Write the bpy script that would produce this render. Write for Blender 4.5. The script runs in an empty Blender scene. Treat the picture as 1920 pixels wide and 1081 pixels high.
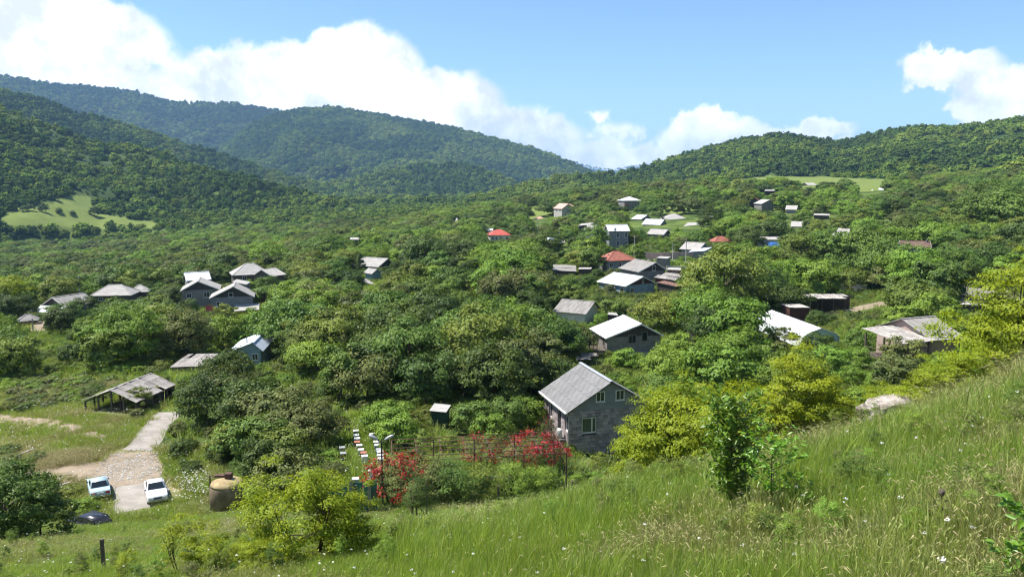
import bpy, bmesh, math, random
import numpy as np
from mathutils import Vector, Matrix

R = math.radians
rng = np.random.default_rng(7)
random.seed(7)
sc = bpy.context.scene
COL = sc.collection

# ------------------------------------------------------------------ camera, sky, sun, exposure
F, CX, CY, PITCH = 1478.0, 960.0, 540.5, R(8.0)
cam_d = bpy.data.cameras.new('camera'); cam = bpy.data.objects.new('camera', cam_d); COL.objects.link(cam)
cam_d.sensor_width = 36.0; cam_d.lens = F / 1920 * 36.0
cam_d.clip_start = 0.1; cam_d.clip_end = 60000
cam.location = (0, 0, 0); cam.rotation_euler = (R(90) - PITCH, 0, 0)
sc.camera = cam

SUN_AZ, SUN_EL = R(-79.0), R(60.0)          # azimuth from +Y towards +X
sun_d = bpy.data.lights.new('sun', 'SUN'); sun = bpy.data.objects.new('sun', sun_d); COL.objects.link(sun)
sun_d.energy = 4.6; sun_d.angle = R(0.53); sun_d.color = (1.0, 0.955, 0.88)
tosun = Vector((math.sin(SUN_AZ) * math.cos(SUN_EL), math.cos(SUN_AZ) * math.cos(SUN_EL), math.sin(SUN_EL)))
sun.rotation_euler = tosun.to_track_quat('Z', 'Y').to_euler()
sun.location = tosun * 300

world = bpy.data.worlds.new('World'); sc.world = world; world.use_nodes = True
sc.view_settings.view_transform = 'Standard'; sc.view_settings.look = 'None'
sc.view_settings.exposure = 1.0; sc.view_settings.gamma = 1.0; sc.view_settings.use_curve_mapping = False
cy = sc.cycles
cy.use_denoising = True; cy.filter_width = 1.15
cy.max_bounces = 6; cy.diffuse_bounces = 2; cy.glossy_bounces = 2; cy.transmission_bounces = 4
cy.transparent_max_bounces = 6; cy.volume_bounces = 0
cy.use_adaptive_sampling = True; cy.adaptive_threshold = 0.02
cy.sample_clamp_indirect = 4.0


class NT:
    """Small wrapper for writing node trees."""
    def __init__(self, tree, clear=True):
        self.t = tree
        if clear: tree.nodes.clear()
    def n(self, typ, **kw):
        nd = self.t.nodes.new(typ)
        ins = kw.pop('ins', {})
        for k, v in kw.items(): setattr(nd, k, v)
        for k, v in ins.items(): self.set(nd.inputs[k], v)
        return nd
    def set(self, sock, v):
        if isinstance(v, bpy.types.NodeSocket): self.t.links.new(v, sock)
        else: sock.default_value = v
    def math(self, op, a, b=None, c=None, clamp=False):
        nd = self.n('ShaderNodeMath', operation=op, use_clamp=clamp)
        for i, v in enumerate((a, b, c)):
            if v is not None: self.set(nd.inputs[i], v)
        return nd.outputs[0]
    def mix(self, f, a, b, blend='MIX'):
        nd = self.n('ShaderNodeMix', data_type='RGBA', blend_type=blend)
        self.set(nd.inputs[0], f); self.set(nd.inputs[6], a); self.set(nd.inputs[7], b)
        return nd.outputs[2]
    def noise(self, vec, scale, detail=4, rough=0.55, w=None):
        nd = self.n('ShaderNodeTexNoise')
        if vec is not None: self.set(nd.inputs['Vector'], vec)
        nd.inputs['Scale'].default_value = scale; nd.inputs['Detail'].default_value = detail; nd.inputs['Roughness'].default_value = rough
        return nd
    def ramp(self, f, stops):
        nd = self.n('ShaderNodeValToRGB'); self.set(nd.inputs[0], f)
        el = nd.color_ramp.elements
        while len(el) < len(stops): el.new(0.5)
        for e, (p, c) in zip(el, stops):
            e.position = p; e.color = (c if len(c) == 4 else (*c, 1))
        return nd.outputs[0]
    def smooth(self, x, a, b):
        nd = self.n('ShaderNodeMapRange', interpolation_type='SMOOTHSTEP')
        self.set(nd.inputs[0], x); nd.inputs[1].default_value = a; nd.inputs[2].default_value = b
        return nd.outputs[0]


def px_dir(px, py):
    """azimuth and elevation (rad) of a picture point, for placing the far ridges and the clouds"""
    a = (px - CX) / F; b = (CY - py) / F
    c, s = math.cos(PITCH), math.sin(PITCH)
    x, y, z = a, c + b * s, -s + b * c
    return math.atan2(x, y), math.atan2(z, math.hypot(x, y))


# ---- sky: Nishita plus cumulus banks laid out in azimuth / elevation round the whole horizon
def build_world():
    t = NT(world.node_tree)
    out = t.n('ShaderNodeOutputWorld'); bg = t.n('ShaderNodeBackground')
    sky = t.n('ShaderNodeTexSky', sky_type='NISHITA', sun_disc=False, sun_elevation=SUN_EL, sun_rotation=SUN_AZ % (2 * math.pi),
              altitude=900, air_density=1.0, dust_density=0.6, ozone_density=1.0)
    tc = t.n('ShaderNodeTexCoord'); d = tc.outputs['Generated']
    sep = t.n('ShaderNodeSeparateXYZ', ins={0: d}); x, y, z = sep.outputs
    az = t.math('ARCTAN2', x, y); el = t.math('ARCSINE', z)
    n1 = t.noise(d, 7.0, 5, 0.60); n2 = t.noise(d, 30.0, 5, 0.62); n3 = t.noise(d, 2.6, 1, 0.5)
    # warp the place where the cloud bodies are read so their edges billow
    azw = t.math('ADD', az, t.math('MULTIPLY', t.math('SUBTRACT', n1.outputs['Fac'], 0.5), 0.10))
    elw = t.math('ADD', el, t.math('MULTIPLY', t.math('SUBTRACT', n2.outputs['Fac'], 0.5), 0.075))
    vec = t.n('ShaderNodeCombineXYZ', ins={0: azw, 1: elw}).outputs[0]
    n4 = t.noise(d, 75.0, 4, 0.62)
    vsm = t.n('ShaderNodeCombineXYZ', ins={0: t.math('ADD', az, t.math('MULTIPLY', t.math('SUBTRACT', n4.outputs['Fac'], 0.5), 0.045)), 1: t.math('ADD', el, t.math('MULTIPLY', t.math('SUBTRACT', n4.outputs['Color'] if False else n2.outputs['Fac'], 0.5), 0.030))}).outputs[0]
    # (picture centre x, y, half width, half height)
    blobs = [(100, 75, 235, 115), (480, 172, 215, 105), (690, 165, 115, 130), (800, 215, 165, 100), (940, 260, 170, 62), (240, 200, 360, 78),
             (1345, 262, 115, 56), (1420, 270, 150, 40), (1300, 292, 170, 36), (1160, 248, 66, 22), (1128, 217, 22, 14),
             (1545, 254, 75, 34), (1780, 135, 120, 50), (1890, 185, 150, 70), (1120, 292, 150, 32), (985, 214, 50, 22), (1060, 258, 55, 20)]
    m = None
    for bx, by, hw, hh in blobs:
        a0, e0 = px_dir(bx, by); a1, _ = px_dir(bx + hw, by); _, e1 = px_dir(bx, by - hh)
        wa, he = abs(a1 - a0), abs(e1 - e0)
        ma = t.n('ShaderNodeVectorMath', operation='MULTIPLY_ADD', ins={0: vec if hh > 30 else vsm}); ma.inputs[1].default_value = (1 / wa, 1 / he, 0); ma.inputs[2].default_value = (-a0 / wa, -e0 / he, 0)
        ln = t.n('ShaderNodeVectorMath', operation='LENGTH', ins={0: ma.outputs[0]})
        k = min(1.0, he / 0.05 * 0.7 + 0.3) * (0.42 if hh < 30 else 1.0)
        b = t.math('MULTIPLY_ADD', ln.outputs['Value'], -k, k)
        m = b if m is None else t.math('SMOOTH_MAX', m, b, 0.08)
    # the same kind of cumulus goes on round the sky outside the picture
    vis = t.smooth(t.math('ABSOLUTE', az), 0.66, 0.95)
    band = t.math('SUBTRACT', t.math('MULTIPLY', t.math('SUBTRACT', n3.outputs['Fac'], 0.56), 3.0), t.math('MULTIPLY', t.math('ABSOLUTE', t.math('SUBTRACT', el, 0.30)), 0.8))
    m = t.math('MAXIMUM', m, t.math('SUBTRACT', t.math('MULTIPLY', band, vis), t.math('MULTIPLY', t.math('SUBTRACT', 1.0, vis), 3.0)))
    edge = t.math('ADD', m, t.math('MULTIPLY', t.math('SUBTRACT', n2.outputs['Fac'], 0.5), 0.45))
    edge = t.math('ADD', edge, t.math('MULTIPLY', t.math('SUBTRACT', n1.outputs['Fac'], 0.5), 0.5))
    mask = t.smooth(edge, -0.01, 0.19)
    body = t.math('MULTIPLY', t.math('ADD', t.math('SUBTRACT', n1.outputs['Fac'], 0.40), t.math('MULTIPLY', t.math('SUBTRACT', n2.outputs['Fac'], 0.5), 0.5)), 3.2, clamp=True)
    ccol = t.mix(body, (6.1, 6.5, 7.1, 1), (12.5, 12.5, 12.5, 1))
    # a thin lift of the blue towards the horizon air
    hazec = t.math('POWER', t.math('SUBTRACT', 1.0, t.math('MAXIMUM', z, 0.0)), 7.0)
    skyc = t.mix(t.math('MULTIPLY', hazec, 0.12), t.mix(1.0, sky.outputs[0], (0.84, 1.02, 1.16, 1), 'MULTIPLY'), (4.4, 6.6, 8.8, 1))
    col = t.mix(mask, skyc, ccol)
    t.set(bg.inputs[0], col); bg.inputs[1].default_value = 0.080
    t.t.links.new(bg.outputs[0], out.inputs[0])
build_world()
world.cycles.sampling_method = 'MANUAL'; world.cycles.sample_map_resolution = 256


# ------------------------------------------------------------------ mesh and object helpers
def mk_mesh(name, verts, faces, attrs=None, smooth=False):
    """verts (N,3); faces (M,k) array or list of lists"""
    me = bpy.data.meshes.new(name)
    if isinstance(faces, np.ndarray):
        verts = np.asarray(verts, np.float32); k = faces.shape[1]; m = len(faces)
        me.vertices.add(len(verts)); me.vertices.foreach_set('co', verts.ravel())
        me.loops.add(m * k); me.loops.foreach_set('vertex_index', faces.astype(np.int32).ravel())
        me.polygons.add(m); me.polygons.foreach_set('loop_start', np.arange(0, m * k, k, dtype=np.int32))
        try: me.polygons.foreach_set('loop_total', np.full(m, k, np.int32))
        except Exception: pass
        me.update(calc_edges=True)
    else:
        me.from_pydata([tuple(v) for v in verts], [], [tuple(f) for f in faces]); me.update()
    for an, arr in (attrs or {}).items():
        arr = np.asarray(arr, np.float32)
        if arr.ndim == 1:
            a = me.attributes.new(an, 'FLOAT', 'POINT'); a.data.foreach_set('value', arr)
        else:
            a = me.attributes.new(an, 'FLOAT_COLOR', 'POINT'); a.data.foreach_set('color', np.c_[arr, np.ones(len(arr), np.float32)].ravel() if arr.shape[1] == 3 else arr.ravel())
    if smooth: me.polygons.foreach_set('use_smooth', np.ones(len(me.polygons), bool))
    return me


def tag(o, label=None, cat=None, group=None, kind=None):
    if label: o['label'] = label
    if cat: o['category'] = cat
    if group: o['group'] = group
    if kind: o['kind'] = kind
    return o


def obj(name, me, mat=None, parent=None, loc=None, rot=None, link=True):
    o = bpy.data.objects.new(name, me)
    if link: COL.objects.link(o)
    if mat is not None and me is not None:
        if len(me.materials) == 0: me.materials.append(mat)
        elif me.materials[0] is not mat:
            o.material_slots[0].link = 'OBJECT'; o.material_slots[0].material = mat
    if parent is not None: o.parent = parent
    if loc is not None: o.location = loc
    if rot is not None: o.rotation_euler = rot
    return o


def empty(name, loc=(0, 0, 0), rz=0.0, label=None, cat=None, group=None):
    o = bpy.data.objects.new(name, None); COL.objects.link(o)
    o.empty_display_size = 0.3; o.location = loc; o.rotation_euler = (0, 0, rz)
    return tag(o, label, cat, group)


class MB:
    """Collects boxes, bars and tubes into one mesh."""
    def __init__(self): self.v = []; self.f = []
    def add(self, vs, fs):
        b = len(self.v); self.v += [tuple(v) for v in vs]; self.f += [tuple(i + b for i in f) for f in fs]; return self
    def box(self, x0, x1, y0, y1, z0, z1, taper=0.0, rz=0.0, c=None):
        t = taper
        vs = [(x0, y0, z0), (x1, y0, z0), (x1, y1, z0), (x0, y1, z0), (x0 + t, y0 + t, z1), (x1 - t, y0 + t, z1), (x1 - t, y1 - t, z1), (x0 + t, y1 - t, z1)]
        if rz:
            c = c or ((x0 + x1) / 2, (y0 + y1) / 2); cs, sn = math.cos(rz), math.sin(rz)
            vs = [(c[0] + (x - c[0]) * cs - (y - c[1]) * sn, c[1] + (x - c[0]) * sn + (y - c[1]) * cs, z) for x, y, z in vs]
        return self.add(vs, [(0, 3, 2, 1), (4, 5, 6, 7), (0, 1, 5, 4), (1, 2, 6, 5), (2, 3, 7, 6), (3, 0, 4, 7)])
    def tube(self, pts, rad, sides=6, caps=True):
        pts = [Vector(p) for p in pts]; n = len(pts)
        if not hasattr(rad, '__len__'): rad = [rad] * n
        vs, fs = [], []
        ref = None
        for i, p in enumerate(pts):
            d = (pts[min(i + 1, n - 1)] - pts[max(i - 1, 0)]).normalized()
            a = d.orthogonal().normalized() if ref is None else (ref - d * ref.dot(d)).normalized()
            ref = a; b = d.cross(a)
            for k in range(sides):
                th = 2 * math.pi * k / sides
                vs.append(p + (a * math.cos(th) + b * math.sin(th)) * rad[i])
        for i in range(n - 1):
            for k in range(sides):
                k2 = (k + 1) % sides
                fs.append((i * sides + k, i * sides + k2, (i + 1) * sides + k2, (i + 1) * sides + k))
        if caps:
            fs.append(tuple(range(sides - 1, -1, -1))); fs.append(tuple(range((n - 1) * sides, n * sides)))
        return self.add(vs, fs)
    def bar(self, p, q, w, h=None):
        """rectangular bar from p to q"""
        p, q = Vector(p), Vector(q); h = h or w
        d = (q - p).normalized(); up = Vector((0, 0, 1)) if abs(d.z) < 0.9 else Vector((0, 1, 0))
        s = d.cross(up).normalized() * (w / 2); u = s.cross(d).normalized() * (h / 2)
        vs = [p - s - u, p + s - u, p + s + u, p - s + u, q - s - u, q + s - u, q + s + u, q - s + u]
        return self.add(vs, [(0, 1, 2, 3), (7, 6, 5, 4), (0, 4, 5, 1), (1, 5, 6, 2), (2, 6, 7, 3), (3, 7, 4, 0)])
    def lathe(self, prof, n=24, cx=0, cyy=0):
        vs, fs = [], []
        for r, z in prof:
            for k in range(n):
                th = 2 * math.pi * k / n; vs.append((cx + r * math.cos(th), cyy + r * math.sin(th), z))
        for i in range(len(prof) - 1):
            for k in range(n):
                k2 = (k + 1) % n; fs.append((i * n + k, i * n + k2, (i + 1) * n + k2, (i + 1) * n + k))
        fs.append(tuple(range(n - 1, -1, -1))); fs.append(tuple(range((len(prof) - 1) * n, len(prof) * n)))
        return self.add(vs, fs)
    def slab(self, quad, th):
        """a quad given by 4 corners (counter-clockwise seen from above), thickened downwards"""
        q = [Vector(p) for p in quad]; nrm = (q[1] - q[0]).cross(q[3] - q[0]).normalized() * th
        vs = q + [p - nrm for p in q]
        return self.add(vs, [(0, 1, 2, 3), (7, 6, 5, 4), (0, 4, 5, 1), (1, 5, 6, 2), (2, 6, 7, 3), (3, 7, 4, 0)])
    def mesh(self, name='mesh', smooth=False): return mk_mesh(name, self.v, self.f, smooth=smooth)
    def build(self, name, mat, parent=None, smooth=False, **k): return obj(name, self.mesh(name, smooth), mat, parent, **k)


# ------------------------------------------------------------------ noise
def _hash(ix, iy, seed):
    h = (ix.astype(np.int64) * 374761393 + iy.astype(np.int64) * 668265263 + seed * 1442695041) & 0xFFFFFFFF
    h = ((h ^ (h >> 13)) * 1274126177) & 0xFFFFFFFF
    h = h ^ (h >> 16)
    return (h & 0xFFFFFF) / float(0xFFFFFF)
def vnoise(x, y, seed=0):
    x = np.asarray(x, float); y = np.asarray(y, float)
    ix = np.floor(x); iy = np.floor(y); fx = x - ix; fy = y - iy
    fx = fx * fx * fx * (fx * (fx * 6 - 15) + 10); fy = fy * fy * fy * (fy * (fy * 6 - 15) + 10)
    a = _hash(ix, iy, seed); b = _hash(ix + 1, iy, seed); c = _hash(ix, iy + 1, seed); d = _hash(ix + 1, iy + 1, seed)
    return a + (b - a) * fx + (c - a) * fy + (a - b - c + d) * fx * fy
def fbm(x, y, octv=4, seed=0, gain=0.5):
    s = 0.0; amp = 1.0; tot = 0.0
    for o in range(octv):
        s = s + amp * vnoise(x * 2 ** o, y * 2 ** o, seed + o * 17); tot += amp; amp *= gain
    return s / tot


# ------------------------------------------------------------------ picture point -> place
def P(px, py, Y):
    a = (px - CX) / F; b = (CY - py) / F; c, s = math.cos(PITCH), math.sin(PITCH)
    t = Y / (c + b * s)
    return Vector((a * t, Y, t * (-s + b * c)))
def proj(x, y, z):
    c, s = math.cos(PITCH), math.sin(PITCH)
    f = y * c - z * s; u = y * s + z * c
    return CX + F * x / f, CY - F * u / f, f
# ------------------------------------------------------------------ terrain: one height function
CTRL = [(100, 600, 165), (430, 590, 180), (365, 688, 105), (200, 782, 78), (160, 785, 77), (255, 772, 81), (240, 900, 62), (300, 950, 56), (475, 670, 118), (60, 880, 64), (20, 780, 84), (20, 700, 105),
        (1100, 846, 76), (850, 800, 74), (680, 845, 66), (690, 880, 60), (900, 905, 58), (1180, 672, 117), (1085, 590, 145), (1180, 556, 178), (1205, 525, 200),
        (1157, 503, 217), (1270, 492, 225), (1155, 466, 265), (1235, 450, 300), (1262, 416, 370), (1180, 393, 440), (1070, 404, 460), (935, 453, 330),
        (695, 503, 240), (1440, 397, 410), (1440, 462, 265), (1575, 447, 285), (1720, 478, 215), (1508, 349, 600), (1600, 357, 480), (1600, 338, 700),
        (1300, 362, 560), (1420, 340, 700), (1800, 345, 640), (1900, 380, 380), (1838, 575, 140), (1655, 670, 98), (1490, 640, 115), (1550, 585, 150), (1700, 560, 150), (1350, 600, 140),
        (230, 485, 480), (0, 480, 600), (300, 440, 760), (130, 435, 850), (0, 430, 850), (130, 395, 980), (150, 366, 1080), (500, 450, 560),
        (700, 425, 650), (900, 402, 620), (1000, 382, 620), (820, 402, 800), (560, 640, 130), (750, 560, 180), (700, 720, 95), (900, 640, 120)]
_cp = [P(*c) for c in CTRL]
_cp += [Vector((-60, 40, -25)), Vector((-140, 90, -28)), Vector((150, 90, -16)), Vector((260, 200, -12)), Vector((500, 400, -4)), Vector((700, 700, 2)),
        Vector((-400, 300, -45)), Vector((-900, 700, -50)), Vector((0, 1300, -40)), Vector((-700, 1500, -40)), Vector((900, 1500, 0)), Vector((0, 3000, -50)), Vector((-2000, 3000, -50)), Vector((2000, 3000, -40)),
        Vector((0, 9000, -60)), Vector((-6000, 8000, -60)), Vector((6000, 8000, -60)), Vector((0, 25, -22)), Vector((40, 45, -20)), Vector((-40, 20, -24))]
def _lp(x, y):
    r = np.hypot(x, y) + 1e-6
    return np.arctan2(x, y) * 2.2, np.log(np.maximum(r, 12.0)) * 1.0
_cx, _cyy = _lp(np.array([c.x for c in _cp]), np.array([c.y for c in _cp])); _cz = np.array([c.z for c in _cp])
def _tps(d2): return np.where(d2 > 1e-12, 0.5 * d2 * np.log(d2 + 1e-12), 0.0)
_n = len(_cp)
_K = _tps((_cx[:, None] - _cx) ** 2 + (_cyy[:, None] - _cyy) ** 2) + np.eye(_n) * 0.004
_Pm = np.c_[np.ones(_n), _cx, _cyy]
_A = np.block([[_K, _Pm], [_Pm.T, np.zeros((3, 3))]])
_w = np.linalg.solve(_A, np.r_[_cz, 0, 0, 0])
def base_z(x, y):
    u, v = _lp(x, y)
    sh = np.shape(u); u = np.ravel(u); v = np.ravel(v)
    out = np.empty(len(u))
    for i in range(0, len(u), 20000):
        uu, vv = u[i:i + 20000], v[i:i + 20000]
        out[i:i + 20000] = _tps((uu[:, None] - _cx) ** 2 + (vv[:, None] - _cyy) ** 2) @ _w[:_n] + _w[_n] + _w[_n + 1] * uu + _w[_n + 2] * vv
    return np.clip(out.reshape(sh), -75, 30)

# the near hillside the picture is taken from, with the brink where it falls off
_EX = np.array([-80, -40, -25, -5, 0, 3, 5, 8, 11, 14, 17, 25, 40, 80.0]); _EY = np.array([56, 53, 52, 54, 51.5, 42, 36.5, 32.5, 30.5, 29, 27.5, 30, 38, 60.0])
def plane_z(x, y):
    ax = 0.5 * (0.35 + 0.10) * x + 0.5 * (0.35 - 0.10) * (np.sqrt(x * x + 16) - 4)
    z = -3.1 + ax - 0.34 * y
    s_ = np.clip((y - 22) / 26.0, 0, 1); z = z - 1.5 * s_ * s_ * (3 - 2 * s_) * np.exp(-((x + 1) / 13.0) ** 2)
    near = np.exp(-np.clip(np.hypot(x, y), 0, 60) / 3.0) * 1.5
    return z + near
def hill_z(x, y):
    e = y - np.interp(x, _EX, _EY)
    d = np.where(e > -6, 0.5 * (e + np.sqrt(e * e + 2.0)), 0.0)
    d = d - 0.0 * d
    return plane_z(x, y) - 0.75 * np.minimum(d, 60) + 0.5 * (fbm(x / 4.0, y / 4.0, 3, 5) - 0.5) + 0.9 * (fbm(x / 13.0, y / 13.0, 2, 9) - 0.5)

# ridges: (name, skyline as picture x, y, distance), fall of the near slope, fall behind
RIDGES = [
    ('A', [(-500, 60, 1700), (-200, 140, 1600), (0, 203, 1500), (65, 230, 1450), (175, 268, 1400), (280, 284, 1350), (330, 303, 1300), (425, 322, 1250), (520, 352, 1200), (600, 377, 1150), (680, 398, 1100), (760, 425, 1050), (900, 470, 1000)], 0.235, 0.35, 36, 230),
    ('B', [(-500, 90, 2500), (-100, 160, 2500), (0, 172, 2450), (75, 186, 2400), (150, 214, 2400), (240, 236, 2300), (300, 255, 2300), (350, 272, 2250), (430, 296, 2200), (500, 320, 2200), (575, 341, 2150), (650, 362, 2100), (740, 395, 2000), (850, 440, 2000)], 0.30, 0.4, 60, 330),
    ('C', [(-500, 100, 5600), (-200, 125, 5600), (0, 142, 5600), (60, 152, 5600), (100, 160, 5600), (170, 163, 5600), (260, 173, 5500), (310, 190, 5500), (350, 194, 5400), (440, 195, 5300), (520, 208, 5200), (600, 225, 5100), (700, 262, 5000), (800, 310, 5000)], 0.30, 0.4, 230, 900),
    ('D', [(360, 330, 3900), (410, 285, 4000), (470, 236, 4100), (520, 215, 4200), (560, 206, 4200), (620, 202, 4200), (650, 206, 4200), (700, 214, 4200), (740, 222, 4100), (800, 232, 4000), (860, 243, 3900), (920, 260, 3800), (980, 276, 3700), (1040, 293, 3600), (1080, 312, 3500), (1120, 330, 3400), (1200, 380, 3300)], 0.235, 0.4, 150, 700),
    ('E', [(540, 380, 2100), (600, 352, 2200), (650, 341, 2200), (750, 320, 2300), (800, 312, 2300), (850, 309, 2300), (900, 317, 2250), (950, 338, 2200), (1000, 360, 2100), (1100, 410, 2000)], 0.26, 0.4, 30, 260),
    ('F', [(950, 330, 10500), (1040, 306, 10500), (1080, 305, 10500), (1110, 314, 10500), (1150, 318, 10500), (1200, 309, 10500), (1240, 309, 10500), (1300, 325, 10500), (1400, 340, 10500)], 0.14, 0.4, 80, 1200),
    ('G', [(700, 440, 900), (780, 412, 950), (860, 391, 1050), (900, 375, 1100), (960, 354, 1200), (1060, 333, 1350), (1150, 327, 1400), (1240, 306, 1450), (1320, 281, 1500), (1400, 263, 1500), (1450, 255, 1500), (1500, 259, 1500), (1560, 268, 1500), (1600, 265, 1500), (1640, 253, 1500), (1720, 241, 1450), (1790, 241, 1450), (1850, 235, 1450), (1920, 224, 1450), (2150, 180, 1450), (2500, 140, 1450)], 0.125, 0.35, 26, 230),
]
_RD = []
for nm, sk, s1, s2, amp, wl in RIDGES:
    az = []; H = []; RR = []
    for px, py, r in sk:
        a, e = px_dir(px, py); az.append(a); H.append(r * math.tan(e)); RR.append(r)
    _RD.append((nm, np.array(az), np.array(H), np.array(RR), s1, s2, amp, wl))
def ridge_z(i, x, y):
    nm, az, H, RR, s1, s2, amp, wl = _RD[i]
    a = np.arctan2(x, y); r = np.hypot(x, y)
    h = np.interp(a, az, H); rr = np.interp(a, az, RR)
    inside = (a > az[0]) & (a < az[-1])
    d = rr - r
    rav = np.abs(fbm(x / wl, y / wl, 4, 31 + i * 7, 0.55) - 0.5) * 2           # spurs and ravines, growing away from the crest
    down = np.where(d > 0, s1 * d, -s2 * d)
    z = h - down - amp * (1 - rav) ** 2 * 1.6 * np.clip(np.abs(d) / (6.0 * wl * 0.5), 0, 1) + amp * 0.7 * np.clip(d / (3 * wl), 0, 1)
    return np.where(inside, z, -200.0)
def smax(a, b, k):
    return 0.5 * (a + b + np.sqrt((a - b) ** 2 + k * k)) - 0.0
def ground_parts(x, y):
    b = base_z(x, y)
    r = np.hypot(x, y)
    b = b + np.clip((r - 60) / 200, 0, 1) * 2.4 * (fbm(x / 45.0, y / 45.0, 3, 3) - 0.5)
    rz = np.full(np.shape(b), -300.0); which = np.full(np.shape(b), -1)
    far = r > 560
    if np.any(far):
        for i in range(len(_RD)):
            z = np.full(np.shape(b), -300.0); z[far] = ridge_z(i, x[far], y[far])
            which = np.where(z > rz, i, which); rz = np.maximum(rz, z)
    w = rz > b
    z = np.where(r > 560, np.where(np.abs(rz - b) < 60, smax(b, rz, 8.0) , np.maximum(b, rz)), b)
    which = np.where(w & far, which, -1)
    near = r < 140
    if np.any(near):
        hz = hill_z(x[near], y[near]); zz = z[near]
        z[near] = np.where(np.abs(hz - zz) < 12, smax(zz, hz, 0.8), np.maximum(zz, hz))
    return z, which
def zt(x, y):
    x = np.atleast_1d(np.asarray(x, float)); y = np.atleast_1d(np.asarray(y, float))
    return ground_parts(x, y)[0]
def zt1(x, y): return float(zt([x], [y])[0])
def ghit(px, py, y0=8.0, y1=1500.0):
    """where the line of sight through a picture point meets the ground"""
    ys = np.geomspace(y0, y1, 900)
    a = (px - CX) / F; b = (CY - py) / F; c, s = math.cos(PITCH), math.sin(PITCH)
    t = ys / (c + b * s); xs = a * t; zs = t * (-s + b * c)
    g = zt(xs, ys); k = np.nonzero(zs < g)[0]
    i = k[0] if len(k) else len(ys) - 1
    return Vector((xs[i], ys[i], g[i]))

# ------------------------------------------------------------------ materials
M = {}
def mat_basic(name, col, rough=0.85, col2=None, scale=3.0, bump=0.0, bscale=20.0, spec=0.3, metal=0.0, stretch=None, streak=0.0, rnd=0.0):
    m = bpy.data.materials.new(name); m.use_nodes = True; t = NT(m.node_tree)
    out = t.n('ShaderNodeOutputMaterial'); p = t.n('ShaderNodeBsdfPrincipled')
    p.inputs['Roughness'].default_value = rough; p.inputs['Specular IOR Level'].default_value = spec; p.inputs['Metallic'].default_value = metal
    tc = t.n('ShaderNodeTexCoord'); v = tc.outputs['Object']
    if stretch:
        mp = t.n('ShaderNodeMapping', ins={0: v}); mp.inputs['Scale'].default_value = stretch; v = mp.outputs[0]
    c = (*col, 1)
    if col2:
        nz = t.noise(v, scale, 5, 0.62); f = t.smooth(nz.outputs['Fac'], 0.34, 0.66)
        c = t.mix(f, (*col, 1), (*col2, 1))
    if rnd:
        oi = t.n('ShaderNodeObjectInfo'); k = t.math('ADD', 1.0 - rnd, t.math('MULTIPLY', oi.outputs['Random'], 2 * rnd))
        hs = t.n('ShaderNodeHueSaturation'); t.set(hs.inputs['Value'], k); t.set(hs.inputs['Color'], c); c = hs.outputs[0]
    t.set(p.inputs['Base Color'], c)
    if bump:
        nb = t.noise(v, bscale, 4, 0.6); b = t.n('ShaderNodeBump'); b.inputs['Strength'].default_value = bump; b.inputs['Distance'].default_value = 0.05
        t.set(b.inputs['Height'], nb.outputs['Fac']); t.set(p.inputs['Normal'], b.outputs[0])
    t.t.links.new(p.outputs[0], out.inputs[0]); M[name] = m; return m

def mat_leaf(name, c1, c2, trans=0.35, rough=0.5, spec=0.25, hue=0.012, val=0.22, tint=(1.15, 1.1, 0.5)):
    m = bpy.data.materials.new(name); m.use_nodes = True; t = NT(m.node_tree)
    out = t.n('ShaderNodeOutputMaterial'); p = t.n('ShaderNodeBsdfPrincipled'); tr = t.n('ShaderNodeBsdfTranslucent'); mx = t.n('ShaderNodeMixShader')
    at = t.n('ShaderNodeAttribute', attribute_name='lv'); oi = t.n('ShaderNodeObjectInfo')
    c = t.mix(at.outputs['Fac'], (*c1, 1), (*c2, 1))
    hs = t.n('ShaderNodeHueSaturation')
    t.set(hs.inputs['Color'], c)
    t.set(hs.inputs['Hue'], t.math('ADD', 0.5 - hue, t.math('MULTIPLY', oi.outputs['Random'], 2 * hue)))
    r2 = t.math('FRACT', t.math('MULTIPLY', oi.outputs['Random'], 37.7))
    t.set(hs.inputs['Value'], t.math('ADD', 1 - val, t.math('MULTIPLY', r2, 2 * val)))
    c = hs.outputs[0]
    t.set(p.inputs['Base Color'], c); p.inputs['Roughness'].default_value = rough; p.inputs['Specular IOR Level'].default_value = spec
    t.set(tr.inputs[0], t.mix(1.0, c, (*tint, 1), 'MULTIPLY')); mx.inputs[0].default_value = trans
    t.t.links.new(p.outputs[0], mx.inputs[1]); t.t.links.new(tr.outputs[0], mx.inputs[2]); t.t.links.new(mx.outputs[0], out.inputs[0])
    M[name] = m; return m

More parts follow.
